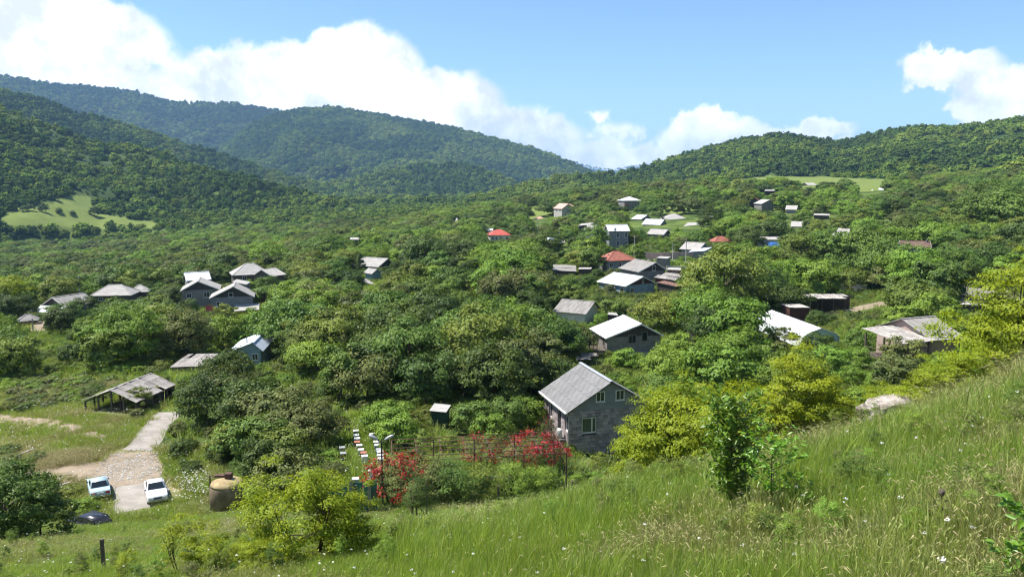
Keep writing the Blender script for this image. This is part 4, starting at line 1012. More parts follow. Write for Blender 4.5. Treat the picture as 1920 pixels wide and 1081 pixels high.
MB().bar((-1.6, 0, -0.6), (-1.6, 0, 1.7), 0.07).bar((1.6, 0, -0.6), (1.6, 0, 1.7), 0.07).bar((-1.6, 0, 1.66), (1.6, 0, 1.66), 0.02).build('frame', M['timber'], e)
mat_basic('cloth_red', (0.45, 0.10, 0.10), 0.9); mat_basic('cloth_blue', (0.10, 0.20, 0.42), 0.9)
MB().box(-1.4, 0.4, -0.012, 0.012, 0.4, 1.65).build('cloth', M['cloth_red'], e); MB().box(0.6, 1.3, -0.012, 0.012, 0.6, 1.65).build('cloth', M['cloth_blue'], e)
KEEP.append((392, 578, 408, 588, 176))
gable_house('orchard_house', 'orchard house with a wide grey roof and dark gable beside a slim conifer', 'house', P(728, 484, 240), R(152), 9.5, 5.2, 3.0, 2.2, roof='roof_pale', wall='board_dark', hvis=1.6, land='the wide grey roofed orchard house', wins=[('G', 0.0, -1.2, 1.0, 1.0)])
gable_house('orchard_hut', 'little hut with a grey roof and bluish wall below the orchard house', 'hut', P(707, 504, 214), R(140), 3.6, 2.0, 2.0, 1.2, roof='roof_pale', wall='plaster_blue', hvis=1.6)
mono('lean_to', 'narrow pale lean-to roof slanting through the orchard bushes', 'shed', [(679, 526), (702, 536), (704, 532), (686, 522)], [205, 204, 207, 208], None, 1.5, 'roof_pale')
mono('far_hut', 'tiny pale roofed hut on the far edge of the orchard', 'hut', [(656, 449), (673, 449), (674, 445), (657, 445)], [352, 352, 358, 358], None, 2.2, 'roof_pale', wall='board_dark')

# --- slope village, upper right
hip_house('villa', 'white-walled house with a bright red hipped roof at the edge of the trees', 'house', 935, 430, 330, 12, 9.5, 8, 2.1, 'roof_scarlet', 'plaster_white', 3.2, land='the scarlet-roofed house', ridge=2, wins=[('G', -3.2, -1.9, 0.9, 1.2), ('G', -1.6, -1.9, 0.9, 1.2), ('G', 0.2, -1.9, 0.9, 1.2), ('G', 2.8, -1.9, 0.9, 1.2)])
mono('far_hut', 'small white roofed hut just behind the scarlet-roofed house', 'hut', [(911, 432), (924, 432), (925, 428), (912, 428)], [342, 342, 346, 346], None, 2.0, 'roof_white', wall='plaster_white')
e, zb, ze, zr, pl = gable_house('villa', 'cream house with a pink tiled roof high on the ridge', 'house', P(1066, 381.5, 462), R(125), 8.5, 5.0, 4.4, 3.0, roof='roof_pink', wall='plaster_pale', hvis=3.5, land='the pink-roofed cream house', wins=[('L', 2.2, -1.8, 0.9, 1.3), ('L', 5.4, -1.8, 0.9, 1.3), ('G', 0, -1.8, 0.9, 1.2)])
MB().box(4.0, 7.4, 3.5, 8.5, -1, ze + 1.0).build('wing', M['plaster_pale'], e); MB().slab([(3.8, 3.2, ze + 1.0), (7.8, 3.2, ze + 1.0), (7.8, 8.8, ze + 2.6), (3.8, 8.8, ze + 2.6)], 0.15).build('wing_roof', M['roof_pink'], e)
e, zb, ze, zr, pl = hip_house('villa', 'two-storey stone house with a white hipped roof alone on the ridge', 'house', 1180, 368.5, 445, 18, 10.8, 9.0, 2.1, 'roof_white', 'concrete', 4.8, land='the white hip-roofed house on the ridge', ridge=1.0, wins=[('G', -1.0, -1.9, 1.0, 1.4), ('G', 0.8, -1.9, 1.0, 1.4), ('G', -2.8, -1.9, 1.0, 1.7, 'door'), ('R', 0, -1.7, 0.9, 1.0), ('G', 0.4, -4.4, 1.3, 1.2)])
MB().box(-5.4, -1.6, -5.4, -4.0, ze - 2.4, ze - 2.2).build('balcony', M['roof_red'], e)
hip_house('far_house', 'tiny house with a faded pink roof at the edge of the village slope', 'house', 1012, 406, 470, 5, 6.5, 5, 1.4, 'roof_pink', 'plaster_pale', 0.8)
gable_house('slope_house', 'slope house with a small white roof slanting to one side, above its neighbours', 'house', P(1214, 403, 385), R(130), 6.5, 5.0, 3.6, 2.0, roof='roof_white', wall='plaster_grey', hvis=0.6)
gable_house('slope_house', 'slope house with a broad white roof and bare grey gable', 'house', P(1246, 411, 360), R(150), 9, 5.5, 3.2, 2.3, roof='roof_white', wall='plaster_grey', hvis=2.0, land='the broad white roofed slope house')
hip_house('slope_house', 'slope house with a wide grey-white hipped roof', 'house', 1263, 400.5, 385, 6, 13, 9, 2.6, 'roof_pale', 'timber', 0.8, ridge=1.6)
gable_house('slope_house', 'slope house with worn pale roof and dark gable below two white roofs', 'house', P(1253, 430, 315), R(145), 7.5, 4.4, 2.6, 1.9, roof='roof_pale', wall='concrete', gable='board_dark', hvis=2.2, land='the worn pale roofed slope house', wins=[('G', -1.0, -1.5, 0.9, 1.0)])
mono('slope_shed', 'flat pale roofed shed at the edge of the slope houses', 'shed', [(1278, 426), (1306, 426), (1315, 417), (1290, 417)], [348, 348, 358, 358], None, 2.2, 'roof_pale', wall='timber', sheets=None)
mono('slope_shed', 'very small whitish flat roof above the slope shed', 'shed', [(1318, 408), (1337, 408), (1338, 405), (1319, 405)], [385, 385, 390, 390], None, 2.0, 'roof_pale', wall='board_dark')
mono('slope_shed', 'dark open-sided shed with a thin pale roof left of the tall house', 'shed', [(1084, 423), (1106, 421), (1114, 417), (1090, 419)], [305, 305, 311, 311], None, 2.6, 'roof_pale', wall='board_dark')
gable_house('slope_house', 'small hut with pale roof between the dark shed and the tall house', 'hut', P(1120, 421.5, 295), R(140), 4.2, 3.0, 2.0, 1.9, roof='roof_pale', wall='plaster_grey', hvis=1.6, wins=[('G', 0, -1.6, 0.8, 1.0)])
e, zb, ze, zr, pl = gable_house('tower_house', 'tall grey two-storey house with a shining white roof in the village', 'house', P(1136, 421, 268), R(8), 7.5, 3.4, 3.6, 2.0, roof='roof_white', wall='plaster_grey', hvis=5.5, land='the tall grey house', wins=[('R', 6.1, -2.2, 1.0, 1.7), ('R', 3.5, -2.2, 1.0, 1.7), ('R', 6.1, -5.0, 1.0, 1.6), ('R', 3.5, -5.0, 1.0, 1.6), ('B', 0, -2.2, 1.0, 1.6)])
MB().box(4.5, 5.5, 1.5, 2.2, ze + 0.2, ze + 1.2).build('dormer', M['roof_white'], e)
mono('whitewashed_hut', 'whitewashed hut with a pale roof beside a power pole', 'hut', [(1025, 450), (1042, 452), (1040, 446), (1027, 445)], [300, 299, 305, 306], None, 2.4, 'roof_blue_white', wall='plaster_white')
mono('whitewashed_hut', 'small pale lean-to beside the whitewashed hut', 'hut', [(1043, 456), (1058, 456), (1059, 450), (1045, 450)], [292, 292, 298, 298], None, 1.8, 'roof_pale', wall='plaster_pale')
hip_house('round_roof_house', 'house sunk in trees showing only an orange-red roof', 'house', 1351, 442, 288, 10, 7.5, 6, 1.9, 'roof_red', 'plaster_pale', 0.2, ridge=1.5, land='the orange-red roof in the trees')
gable_house('street_house', 'street house with a grey roof and pale annex by the power pole', 'house', P(1322, 455, 242), R(140), 6.5, 4.2, 3.0, 2.0, roof='roof_pale', wall='plaster_grey', hvis=1.2, land='the street house by the power pole')
mono('street_shed', 'bluish white lean-to roof in front of the street house', 'shed', [(1291, 472), (1322, 470), (1336, 463), (1300, 466)], [236, 235, 240, 241], None, 2.4, 'roof_blue_white', wall='plaster_grey')
mono('street_shed', 'small square concrete shed on the village street', 'shed', [(1230, 483), (1251, 484.5), (1258, 481), (1238, 480)], [214, 213, 217, 218], None, 3.0, 'roof_pale', wall='concrete')
e, l = mono('rusty_shed', 'rusty tin lean-to with patched roof beside the blue cottage', 'shed', [(1231, 529), (1268, 537), (1283, 534), (1244, 526)], [183, 180, 183, 187], None, 2.2, 'rust', wall='board_dark', sheets=(6, 2))
mono('rusty_shed', 'pale tin roofed woodshed behind the rusty lean-to', 'shed', [(1226, 520), (1266, 526), (1284, 513), (1252, 511)], [189, 187, 195, 197], None, 2.4, 'roof_worn', wall='board_brown', sheets=(6, 2), land='the rusty sheds')
mono('rusty_shed', 'little rusty coop with a pale flat roof', 'coop', [(1249, 505), (1277, 506), (1279, 502), (1254, 501)], [203, 202, 206, 207], None, 2.0, 'roof_pale', wall='rust')
mono('orchard_shed', 'low grey sheet roof sunk in greenery left of the street houses', 'shed', [(1035, 507), (1081, 509), (1080, 497), (1040, 496)], [205, 205, 212, 212], None, 1.8, 'roof_grey', wall='timber', sheets=(6, 2))
mono('orchard_shed', 'thin pale strip of roof near the street houses', 'shed', [(1084, 504), (1108, 504), (1110, 501), (1086, 501)], [206, 206, 209, 209], None, 1.6, 'roof_pale', wall='board_dark')
A = P(1117, 565, 142)
gable_house('garden_house', 'garden house with a weathered grey roof and red painted eave', 'house', P(1116, 565, 141), R(152), 6.6, 4.2, 3.0, 1.7, roof='roof_grey', wall='plaster_white', hvis=0.6, land='the red-eaved garden house', fascia=None)
mono('plank_roof', 'sagging plank roof leaning on the white-roofed dark brick house', 'shed', [(1081, 674), (1108, 674), (1133, 660), (1100, 663)], [110, 110, 114, 114], None, 1.6, 'roof_worn', sheets=(6, 2))
mono('tin_hut', 'little tin roof behind the white-roofed dark brick house', 'hut', [(1139, 589), (1159, 591), (1156, 586), (1141, 585)], [133, 133, 136, 136], None, 1.6, 'roof_pale', wall='board_dark')
mono('tin_hut', 'small rusty-edged box hut right of the white-roofed dark brick house', 'hut', [(1288, 608), (1302, 609), (1303, 606), (1290, 606)], [124, 124, 126, 126], None, 1.5, 'roof_pale', wall='plaster_pink')

# --- right-hand side
mono('hay_shed', 'open hay shed with a pale sheet roof on dark posts', 'shed', [(1518, 560), (1588, 560), (1597, 552), (1500, 551)], [146, 146, 151, 151], None, 3.0, 'roof_worn', sheets=(10, 2), back_wall='board_dark', land='the open hay shed')
mono('red_shed', 'red-brown shed with a pale sloping roof behind the white greenhouse', 'shed', [(1480, 577), (1519, 577), (1506, 571), (1463, 570)], [131, 131, 135, 135], None, 2.4, 'roof_pale', wall='board_brown', sheets=(5, 1), land='the red-brown shed')
e = mono('hillside_house', 'house with a broad grey-brown roof on the right hillside edge behind yellow bushes', 'house', [(1800, 552), (1853, 562), (1868, 544), (1803, 534)], [138, 136, 144, 146], None, 2.6, 'roof_grey', wall='plaster_pale', sheets=(9, 2), land='the broad brown roofed house')
mono('hillside_shed', 'flat pale terrace roof in front of the broad brown roofed house', 'shed', [(1800, 570), (1848, 572), (1850, 565), (1815, 562)], [132, 131, 134, 135], None, 1.8, 'roof_pale', wall='board_dark')
gable_house('red_brown_house', 'low house with a red-brown roof and dark chimneys half hidden by trees', 'house', P(1744, 452, 212), R(160), 7.5, 4.0, 2.6, 1.6, roof='roof_brown', wall='plaster_grey', hvis=0.5, land='the red-brown roofed house', chimney=(-0.8, 0.8, 0.4))
mono('tarp_shed', 'pale roofed stone shed with a blue tarpaulin', 'shed', [(1420, 449), (1461, 449), (1465, 443), (1424, 443)], [262, 262, 268, 268], None, 2.8, 'roof_pale', wall='plaster_pale', land='the shed with the blue tarpaulin')
e = empty('tarpaulin', P(1450, 457, 259), 0, 'bright blue tarpaulin draped against the pale roofed stone shed', 'tarpaulin')
MB().add([(-1.9, -0.6, -1.2), (2.1, -0.7, -1.3), (2.2, 0.9, 0.45), (-0.3, 0.5, 0.62), (-1.7, 0.7, 0.35), (0.2, -0.2, 0.1), (-1.9, -0.6, -1.3), (2.1, -0.7, -1.4), (2.2, 0.95, 0.35), (-1.7, 0.8, 0.25)], [(0, 1, 5), (1, 2, 5), (2, 3, 5), (3, 4, 5), (4, 0, 5), (1, 0, 6, 7), (2, 1, 7, 8), (0, 4, 9, 6), (6, 9, 8, 7)]).build('sheet', M['tarp_blue'], e)
mono('grey_roof_house', 'house with a bright grey slanting roof in the trees', 'house', [(1557, 443), (1592, 443), (1594, 428), (1572, 427)], [288, 288, 296, 296], None, 2.6, 'roof_pale', wall='plaster_grey', land='the bright grey slanting roof')
e = empty('shipping_container', P(1605, 458, 272), R(3), 'blue and white metal container standing among trees', 'container')
MB().box(-3.1, -1.1, -1.2, 1.2, -2, 2.2).build('door_end', M['roof_blue_white'], e); MB().box(-1.09, 3.1, -1.2, 1.2, -2, 2.2).build('body', M['plaster_blue'], e); MB().box(-3.15, 3.15, -1.25, 1.25, 2.203, 2.3).build('roof', M['roof_grey'], e)
KEEP.append((1588, 447, 1622, 456, 272))
gable_house('upper_house', 'upper slope house with dark grey gable beside a round green tree', 'house', P(1444, 374, 412), R(110), 7, 5.2, 3.0, 2.2, roof='roof_pale', wall='concrete', hvis=3, land='the dark grey upper house', wins=[('G', 1.2, -1.6, 0.9, 1.0)])
gable_house('upper_house', 'upper slope house with a small brown roof and dark shade beneath', 'house', P(1416, 371, 425), R(70), 6, 3.4, 3.2, 2.2, roof='roof_red', wall='board_dark', hvis=1.4)
gable_house('upper_house', 'upper slope house with pale roof just right of the round green tree', 'house', P(1496, 385, 395), R(155), 5.5, 4.0, 2.4, 2.0, roof='roof_pale', wall='plaster_grey', hvis=1.8)
gable_house('upper_house', 'solitary small pale roof in trees below the upper houses', 'house', P(1506, 415, 328), R(155), 4.6, 3.6, 2.4, 2.0, roof='roof_pale', wall='plaster_grey', hvis=1.6, wins=[('G', 0.6, -1.4, 0.7, 0.9)])
gable_house('field_barn', 'tiny barn with pale roof at the edge of the far meadow', 'barn', P(1508, 342.5, 590), R(15), 8, 4.5, 4.5, 1.8, roof='roof_pale', wall='board_dark', hvis=0.8, land='the tiny barn by the meadow')
mono('field_hut', 'small pale roof below the far meadow', 'hut', [(1610, 360), (1636, 357), (1637, 355), (1612, 358)], [470, 470, 478, 478], None, 1.5, 'roof_white', wall='plaster_pale')
mono('field_hut', 'bright little box roof at the meadow edge', 'hut', [(1647, 356), (1657, 356), (1658, 352), (1648, 352)], [470, 470, 474, 474], None, 1.5, 'roof_white', wall='plaster_white')
mono('field_hut', 'long thin grey roof among trees below the upper houses', 'hut', [(1525, 403), (1555, 404), (1556, 401), (1527, 400)], [350, 350, 355, 355], None, 1.6, 'roof_pale', wall='timber')
mono('field_hut', 'white rag-like little roof in the trees on the right slope', 'hut', [(1658, 416), (1671, 416), (1672, 412), (1661, 412)], [330, 330, 334, 334], None, 1.5, 'roof_white', wall='plaster_pale')
mono('brown_hut', 'dark brown low hut roof above the upper houses', 'hut', [(1433, 358), (1452, 358), (1453, 355), (1435, 355)], [470, 470, 476, 476], None, 1.4, 'roof_grey', wall='board_dark')
e = empty('chapel', P(857, 417, 560), 0, 'little chapel drum with a pointed white cone roof above the trees', 'chapel')
MB().lathe([(1.6, -12), (1.6, 0.2)], 12).build('drum', M['plaster_white'], e); MB().lathe([(2.0, 0.2), (1.0, 1.9), (0.06, 3.4)], 12).build('roof', M['plaster_white'], e)
KEEP.append((850, 408, 864, 417, 560))

# --- greenhouse
def greenhouse():
    A = P(1541, 601, 107); B = P(1447, 582, 122)
    A = Vector((A.x, A.y, 0)); B = Vector((B.x, B.y, 0)); zg = zt1(A.x, A.y)
    rot = math.atan2(B.y - A.y, B.x - A.x); L = (B - A).length; print('greenhouse', L, math.degrees(rot))
    zr = min(P(1541, 601, 107).z - zg, 3.1)
    e = empty('greenhouse', (A.x, A.y, zg), rot - math.pi / 2, 'white plastic film greenhouse tunnel beyond the hillside', 'greenhouse')
    w = 2.7; ze = zr - 1.25
    prof = [(-w, -0.4), (-w, ze), (-w * 0.8, ze + 0.45), (0, zr), (w * 0.8, ze + 0.45), (w, ze), (w, -0.4)]
    n = 12
    def shell(segs, name, mat, off=0.0):
        vs, fs = [], []; nz = len(segs)
        rs = random.Random(8)
        for i in range(n + 1):
            for x, z in segs:
                sag = -0.05 * (i % 2) if z > 0.2 else rs.uniform(0.0, 0.35)
                vs.append((x + off, L * i / n, z + sag))
        for i in range(n):
            for k in range(nz - 1): fs.append((i * nz + k, i * nz + k + 1, (i + 1) * nz + k + 1, (i + 1) * nz + k))
        m = mk_mesh(name, vs, fs); o = obj(name, m, mat, e); s = o.modifiers.new('thickness', 'SOLIDIFY'); s.thickness = 0.02
        return o
    shell(prof[1:6], 'roof_film', M['film']); shell([(-w - 0.02, 0.25), (-w - 0.02, ze - 0.06)], 'side_film', M['film']); shell([(w + 0.02, -0.3), (w + 0.02, ze - 0.06)], 'side_film', M['film'])
    MB().add([(x, 0.05, z) for x, z in prof] , [tuple(range(6, -1, -1))]).build('end_film', M['film_painted_shade'], e)
    MB().add([(x, L - 0.05, z) for x, z in prof], [tuple(range(7))]).build('end_film', M['film'], e)
    for k in range(7):
        y = L * k / 6; MB().tube([(x * 0.985, y, z - 0.04) for x, z in prof], 0.035, 6).build('hoop', M['galvanised'], e)
    FOOT.append(((A.x + B.x) / 2, (A.y + B.y) / 2, L * 0.5)); KEEP.append((1418, 582, 1550, 630, 106)); LAND.append((1490, 605, 'the white greenhouse'))
greenhouse()

# --- house with the porch on stilts
def porch_house():
    A = P(1700, 596, 99)
    e, zb, ze, zr, pl = gable_house('porch_house', 'house with a grey-brown roof and a timber porch on stilts', 'house', P(1690, 597, 97), R(20), 5.5, 4.6, 4.8, 1.9, roof='roof_grey', wall='plaster_pink', hvis=2.0, land='the porch house on stilts', fascia=None)
    po = MB()
    x0, x1, y0, y1 = -1.5, 4.6, -4.2, 0.4; zf = ze - 2.5
    fl = MB().box(x0, x1, y0, y1, zf - 0.15, zf).build('porch_floor', M['timber'], e)
    for x in (x0 + 0.1, (x0 + x1) / 2, x1 - 0.1):
        for y in (y0 + 0.1, y1 - 0.6): MB().bar((x, y, -1.5), (x, y, ze + 0.1), 0.16).build('post', M['timber'], e)
    rl = MB()
    for z in (0.45, 0.95): rl.bar((x0, y0 + 0.05, zf + z), (x1, y0 + 0.05, zf + z), 0.07); rl.bar((x1 - 0.05, y0, zf + z), (x1 - 0.05, y1, zf + z), 0.07)
    rl.build('railing', M['timber'], fl)
    for k in range(4): MB().box(x1 - 0.06, x1 - 0.02, y0 + 0.1 + k * 1.1, y0 + 1.1 + k * 1.1, zf + 0.1, zf + 0.9).build('panel', M['rust'] if k < 2 else M['board_dark'], fl)
    sheet_roof(e, (x1 + 0.5, y0 - 0.5, ze + 0.0), (x1 + 0.5, y1, ze + 0.05), (x0, y1, ze + 0.75), (x0, y0 - 0.5, ze + 0.7), 5, 3, M['roof_worn'], jit=0.02, lift=0.05)
    KEEP.append((1584, 600, 1740, 650, 92)); FOOT.append((e.location.x - 2, e.location.y, 6))
porch_house()
# --- green outhouse in the garden
_p = P(826, 801, 74); e = empty('outhouse', (_p.x, _p.y, max(_p.z, zt1(_p.x, _p.y))), R(-12), 'small green board outhouse with a grey roof under the dark trees', 'outhouse')
for k in range(6): MB().box(-0.72 + k * 0.24, -0.72 + k * 0.24 + 0.21, -0.63, -0.60, -0.6, 1.75).build('board', M['green_dark'], e)
MB().box(-0.7, 0.7, -0.595, 0.6, -0.6, 1.72).build('wall', M['green_dark'], e)
MB().slab([(-0.85, -0.85, 1.78), (0.85, -0.85, 1.72), (0.85, 0.8, 1.98), (-0.85, 0.8, 2.04)], 0.06).build('roof', M['roof_pale'], e)
KEEP.append((812, 768, 840, 800, 72)); LAND.append((826, 785, 'the green outhouse'))
# ------------------------------------------------------------------ roads, tracks and yards
mat_basic('road_concrete', (0.33, 0.30, 0.265), 0.92, (0.25, 0.225, 0.195), 0.7, 0.3, 14)
mat_basic('dirt', (0.30, 0.235, 0.165), 0.95, (0.21, 0.17, 0.115), 0.8, 0.5, 7)
mat_basic('rubble', (0.46, 0.43, 0.39), 0.9, (0.30, 0.28, 0.25), 4.0, 0.3, 10, rnd=0.3)
mat_basic('rock', (0.40, 0.35, 0.31), 0.9, (0.20, 0.17, 0.15), 3.2, 1.0, 5)
def strip(name, pts, widths, mat, label, lift=0.03, step=0.7, cols=7, rag=0.25, cat='road', seed=0):
    g = [ghit(*p) if len(p) == 2 else Vector((P(p[0], 500, p[2]).x, p[2], 0)) for p in pts]
    P2 = []; W = []
    for i in range(len(g) - 1):
        d = (g[i + 1] - g[i]).length; n = max(1, int(d / step))
        for k in range(n):
            t = k / n
            a = g[max(i - 1, 0)]; b = g[i]; c = g[i + 1]; e = g[min(i + 2, len(g) - 1)]
            P2.append(0.5 * ((2 * b) + (c - a) * t + (2 * a - 5 * b + 4 * c - e) * t * t + (3 * b - a - 3 * c + e) * t ** 3)); W.append(widths[i] + (widths[i + 1] - widths[i]) * t)
    P2.append(g[-1]); W.append(widths[-1])
    V = []; Fc = []
    xy = []
    for i, p in enumerate(P2):
        d = (P2[min(i + 1, len(P2) - 1)] - P2[max(i - 1, 0)]); d = Vector((d.x, d.y, 0)).normalized(); s = Vector((d.y, -d.x, 0))
        for k in range(cols):
            u = k / (cols - 1) - 0.5; edge = abs(u) == 0.5
            w = W[i] * u + (rag * (2 * vnoise(i * 0.31 + k * 7, seed * 9.1, 3) - 1) if edge else 0)
            xy.append((p.x + s.x * w, p.y + s.y * w))
    xy = np.array(xy); z = zt(xy[:, 0], xy[:, 1]); crown = np.tile(np.array([-0.05] + [lift] * (cols - 2) + [-0.05]), len(P2))
    crown[:cols] = -0.08; crown[-cols:] = -0.08
    V = np.c_[xy, z + crown]
    for i in range(len(P2) - 1):
        for k in range(cols - 1): Fc.append([i * cols + k, i * cols + k + 1, (i + 1) * cols + k + 1, (i + 1) * cols + k])
    o = obj(name, mk_mesh(name, V, np.array(Fc), smooth=True), mat); tag(o, label, cat, kind='structure')
    for i in range(0, len(P2), 3): FOOT.append((P2[i].x, P2[i].y, W[i] * 0.5 + 0.3))
    return o, P2
strip('dirt_track', [(-60, 778), (0, 784), (70, 792), (140, 806), (200, 822)], [2.6, 2.6, 2.4, 2.0, 1.2], M['dirt'], 'rutted dirt track crossing the rough meadow', lift=0.03, rag=0.5, cat='track')
strip('dirt_path', [(40, 888), (110, 884), (180, 882), (240, 884)], [2.6, 3.6, 5.0, 6.0], M['dirt'], 'bare earth fork joining the concrete road', lift=0.035, rag=0.7, cat='track', seed=2)
strip('road_patch', [(250, 846), (240, 870), (238, 890), (246, 915)], [3.8, 5.6, 6.6, 5.4], M['dirt'], 'broken stony stretch of the concrete road', lift=0.045, rag=0.7, cat='road', seed=3)
road, road_pts = strip('road', [(318, 772), (299, 794), (276, 826), (255, 848)], [3.0, 3.0, 3.0, 3.0], M['road_concrete'], 'cracked pale concrete village road, upper slab', lift=0.07, rag=0.32, cat='road', seed=4)
strip('road_slab', [(256, 905), (262, 930), (270, 957)], [4.0, 4.6, 4.4], M['road_concrete'], 'pale concrete slab where the cars are parked', lift=0.07, rag=0.32, cat='road', seed=5)
strip('street', [(1170, 484), (1220, 487), (1270, 492), (1340, 500)], [5, 5, 5, 5], M['road_concrete'], 'pale concrete village street behind the barn', lift=0.08, rag=0.1, cat='street', step=1.5, seed=6)
strip('yard', [(1545, 590), (1590, 584), (1640, 572), (1690, 562)], [4, 6, 7, 6], M['dirt'], 'bare dirt yard beside the open hay shed', lift=0.08, rag=1.0, cat='yard', step=1.2, seed=7)
strip('earth_bank', [(68, 622), (76, 610), (84, 600)], [3.0, 3.2, 2.4], M['dirt'], 'pale bare earth bank below the porch house', lift=0.10, rag=0.6, cat='bank', seed=8)
KEEP += [(0, 775, 200, 812, 84), (205, 850, 285, 900, 60), (250, 800, 292, 850, 70), (200, 900, 320, 958, 55), (60, 598, 86, 616, 155), (1260, 480, 1330, 496, 218), (1590, 560, 1650, 578, 150), (60, 840, 210, 890, 60)]
LAND.append((260, 850, 'the concrete road'))
# loose stones on the broken stretch
rs = np.random.default_rng(21)
def stone_mesh(seed):
    r = np.random.default_rng(seed); bm = bmesh.new(); bmesh.ops.create_icosphere(bm, subdivisions=1, radius=1.0)
    for v in bm.verts: v.co *= 0.75 + 0.5 * r.random(); v.co.z *= 0.55
    me = bpy.data.meshes.new('stone'); bm.to_mesh(me); bm.free(); return me
def scatter_disc(n, pts, rad, rs):
    k = rs.integers(0, len(pts), n); c = np.array([[p.x, p.y] for p in pts])[k]; a = rs.random(n) * 6.283; r = rad * np.sqrt(rs.random(n))
    xy = c + np.c_[np.cos(a) * r, np.sin(a) * r]; return np.c_[xy, zt(xy[:, 0], xy[:, 1])]
q = scatter_disc(1500, [ghit(245, 862), ghit(235, 885), ghit(250, 880), ghit(245, 898)], 2.4, rs); q[:, 2] += 0.05
scatter('rubble', q, np.c_[np.zeros((len(q), 2)), rs.random(len(q)) * 6.28], 0.03 + 0.07 * rs.random(len(q)) ** 2, rs.integers(0, 3, len(q)), [(stone_mesh(i), M['rubble']) for i in range(3)], 'loose pale stones strewn over the broken road', 'stones')
q = scatter_disc(260, [ghit(88, 912), ghit(105, 905), ghit(120, 916)], 1.6, rs); q[:, 2] += 0.06
scatter('rubble', q, np.c_[np.zeros((len(q), 2)), rs.random(len(q)) * 6.28], 0.08 + 0.12 * rs.random(len(q)), rs.integers(0, 3, len(q)), [(stone_mesh(i + 5), M['dirt']) for i in range(3)], 'heap of earth and broken boards beside the road fork', 'debris')
for i, (a, b, lb) in enumerate([((70, 918), (118, 902), 'grey plank lying across the debris heap'), ((82, 924), (130, 912), 'weathered plank at the near foot of the debris heap'), ((26, 862), (64, 848), 'long pale pole lying in the meadow grass')]):
    p, q_ = ghit(*a), ghit(*b); o = MB().bar((0, 0, 0.25), (q_.x - p.x, q_.y - p.y, q_.z - p.z + 0.3), 0.18, 0.06).build('plank', M['roof_worn'], loc=p); tag(o, lb, 'plank')
KEEP.append((60, 895, 135, 925, 58))

# ------------------------------------------------------------------ cars
mat_basic('car_lightblue', (0.40, 0.53, 0.57), 0.28, spec=0.6); mat_basic('car_white', (0.74, 0.75, 0.77), 0.28, spec=0.6); mat_basic('car_dark', (0.025, 0.027, 0.034), 0.22, spec=0.6)
mat_basic('tyre', (0.018, 0.018, 0.018), 0.9); mat_basic('chrome', (0.45, 0.45, 0.45), 0.25, metal=0.9); mat_basic('bumper', (0.10, 0.10, 0.105), 0.6)
mat_basic('lamp_red', (0.28, 0.02, 0.02), 0.3); mat_basic('lamp_clear', (0.7, 0.72, 0.74), 0.15, spec=0.7); mat_basic('plate', (0.7, 0.7, 0.68), 0.5)
def loft(secs, name, mat, parent, bev=0.05):
    """secs: (x, half width, z bottom, z top)"""
    V = []; Fc = []
    for x, w, a, b in secs: V += [(x, -w, a), (x, w, a), (x, w, b), (x, -w, b)]
    for i in range(len(secs) - 1):
        k = i * 4; Fc += [(k + j, k + 4 + j, k + 4 + (j + 1) % 4, k + (j + 1) % 4) for j in range(4)]
    Fc += [(0, 1, 2, 3), tuple(len(V) - 1 - j for j in range(4))]
    bm = bmesh.new(); vs = [bm.verts.new(v) for v in V]; [bm.faces.new([vs[i] for i in f]) for f in Fc]; bm.normal_update()
    bmesh.ops.recalc_face_normals(bm, faces=bm.faces[:])
    if bev: bmesh.ops.bevel(bm, geom=[e for e in bm.edges if e.calc_face_angle(0) > 0.5], offset=bev, segments=3, affect='EDGES', profile=0.6)
    me = bpy.data.meshes.new(name); bm.to_mesh(me); bm.free()
    me.polygons.foreach_set('use_smooth', np.ones(len(me.polygons), bool)); return obj(name, me, mat, parent)
def quad_on(parent, name, mat, pts, off=0.008):
    p = [Vector(v) for v in pts]; n = (p[1] - p[0]).cross(p[3] - p[0]).normalized() * off
    MB().add([v + n for v in p] + [v - n * 1.5 for v in p], [(0, 1, 2, 3), (7, 6, 5, 4), (0, 4, 5, 1), (1, 5, 6, 2), (2, 6, 7, 3), (3, 7, 4, 0)]).build(name, M[mat], parent)
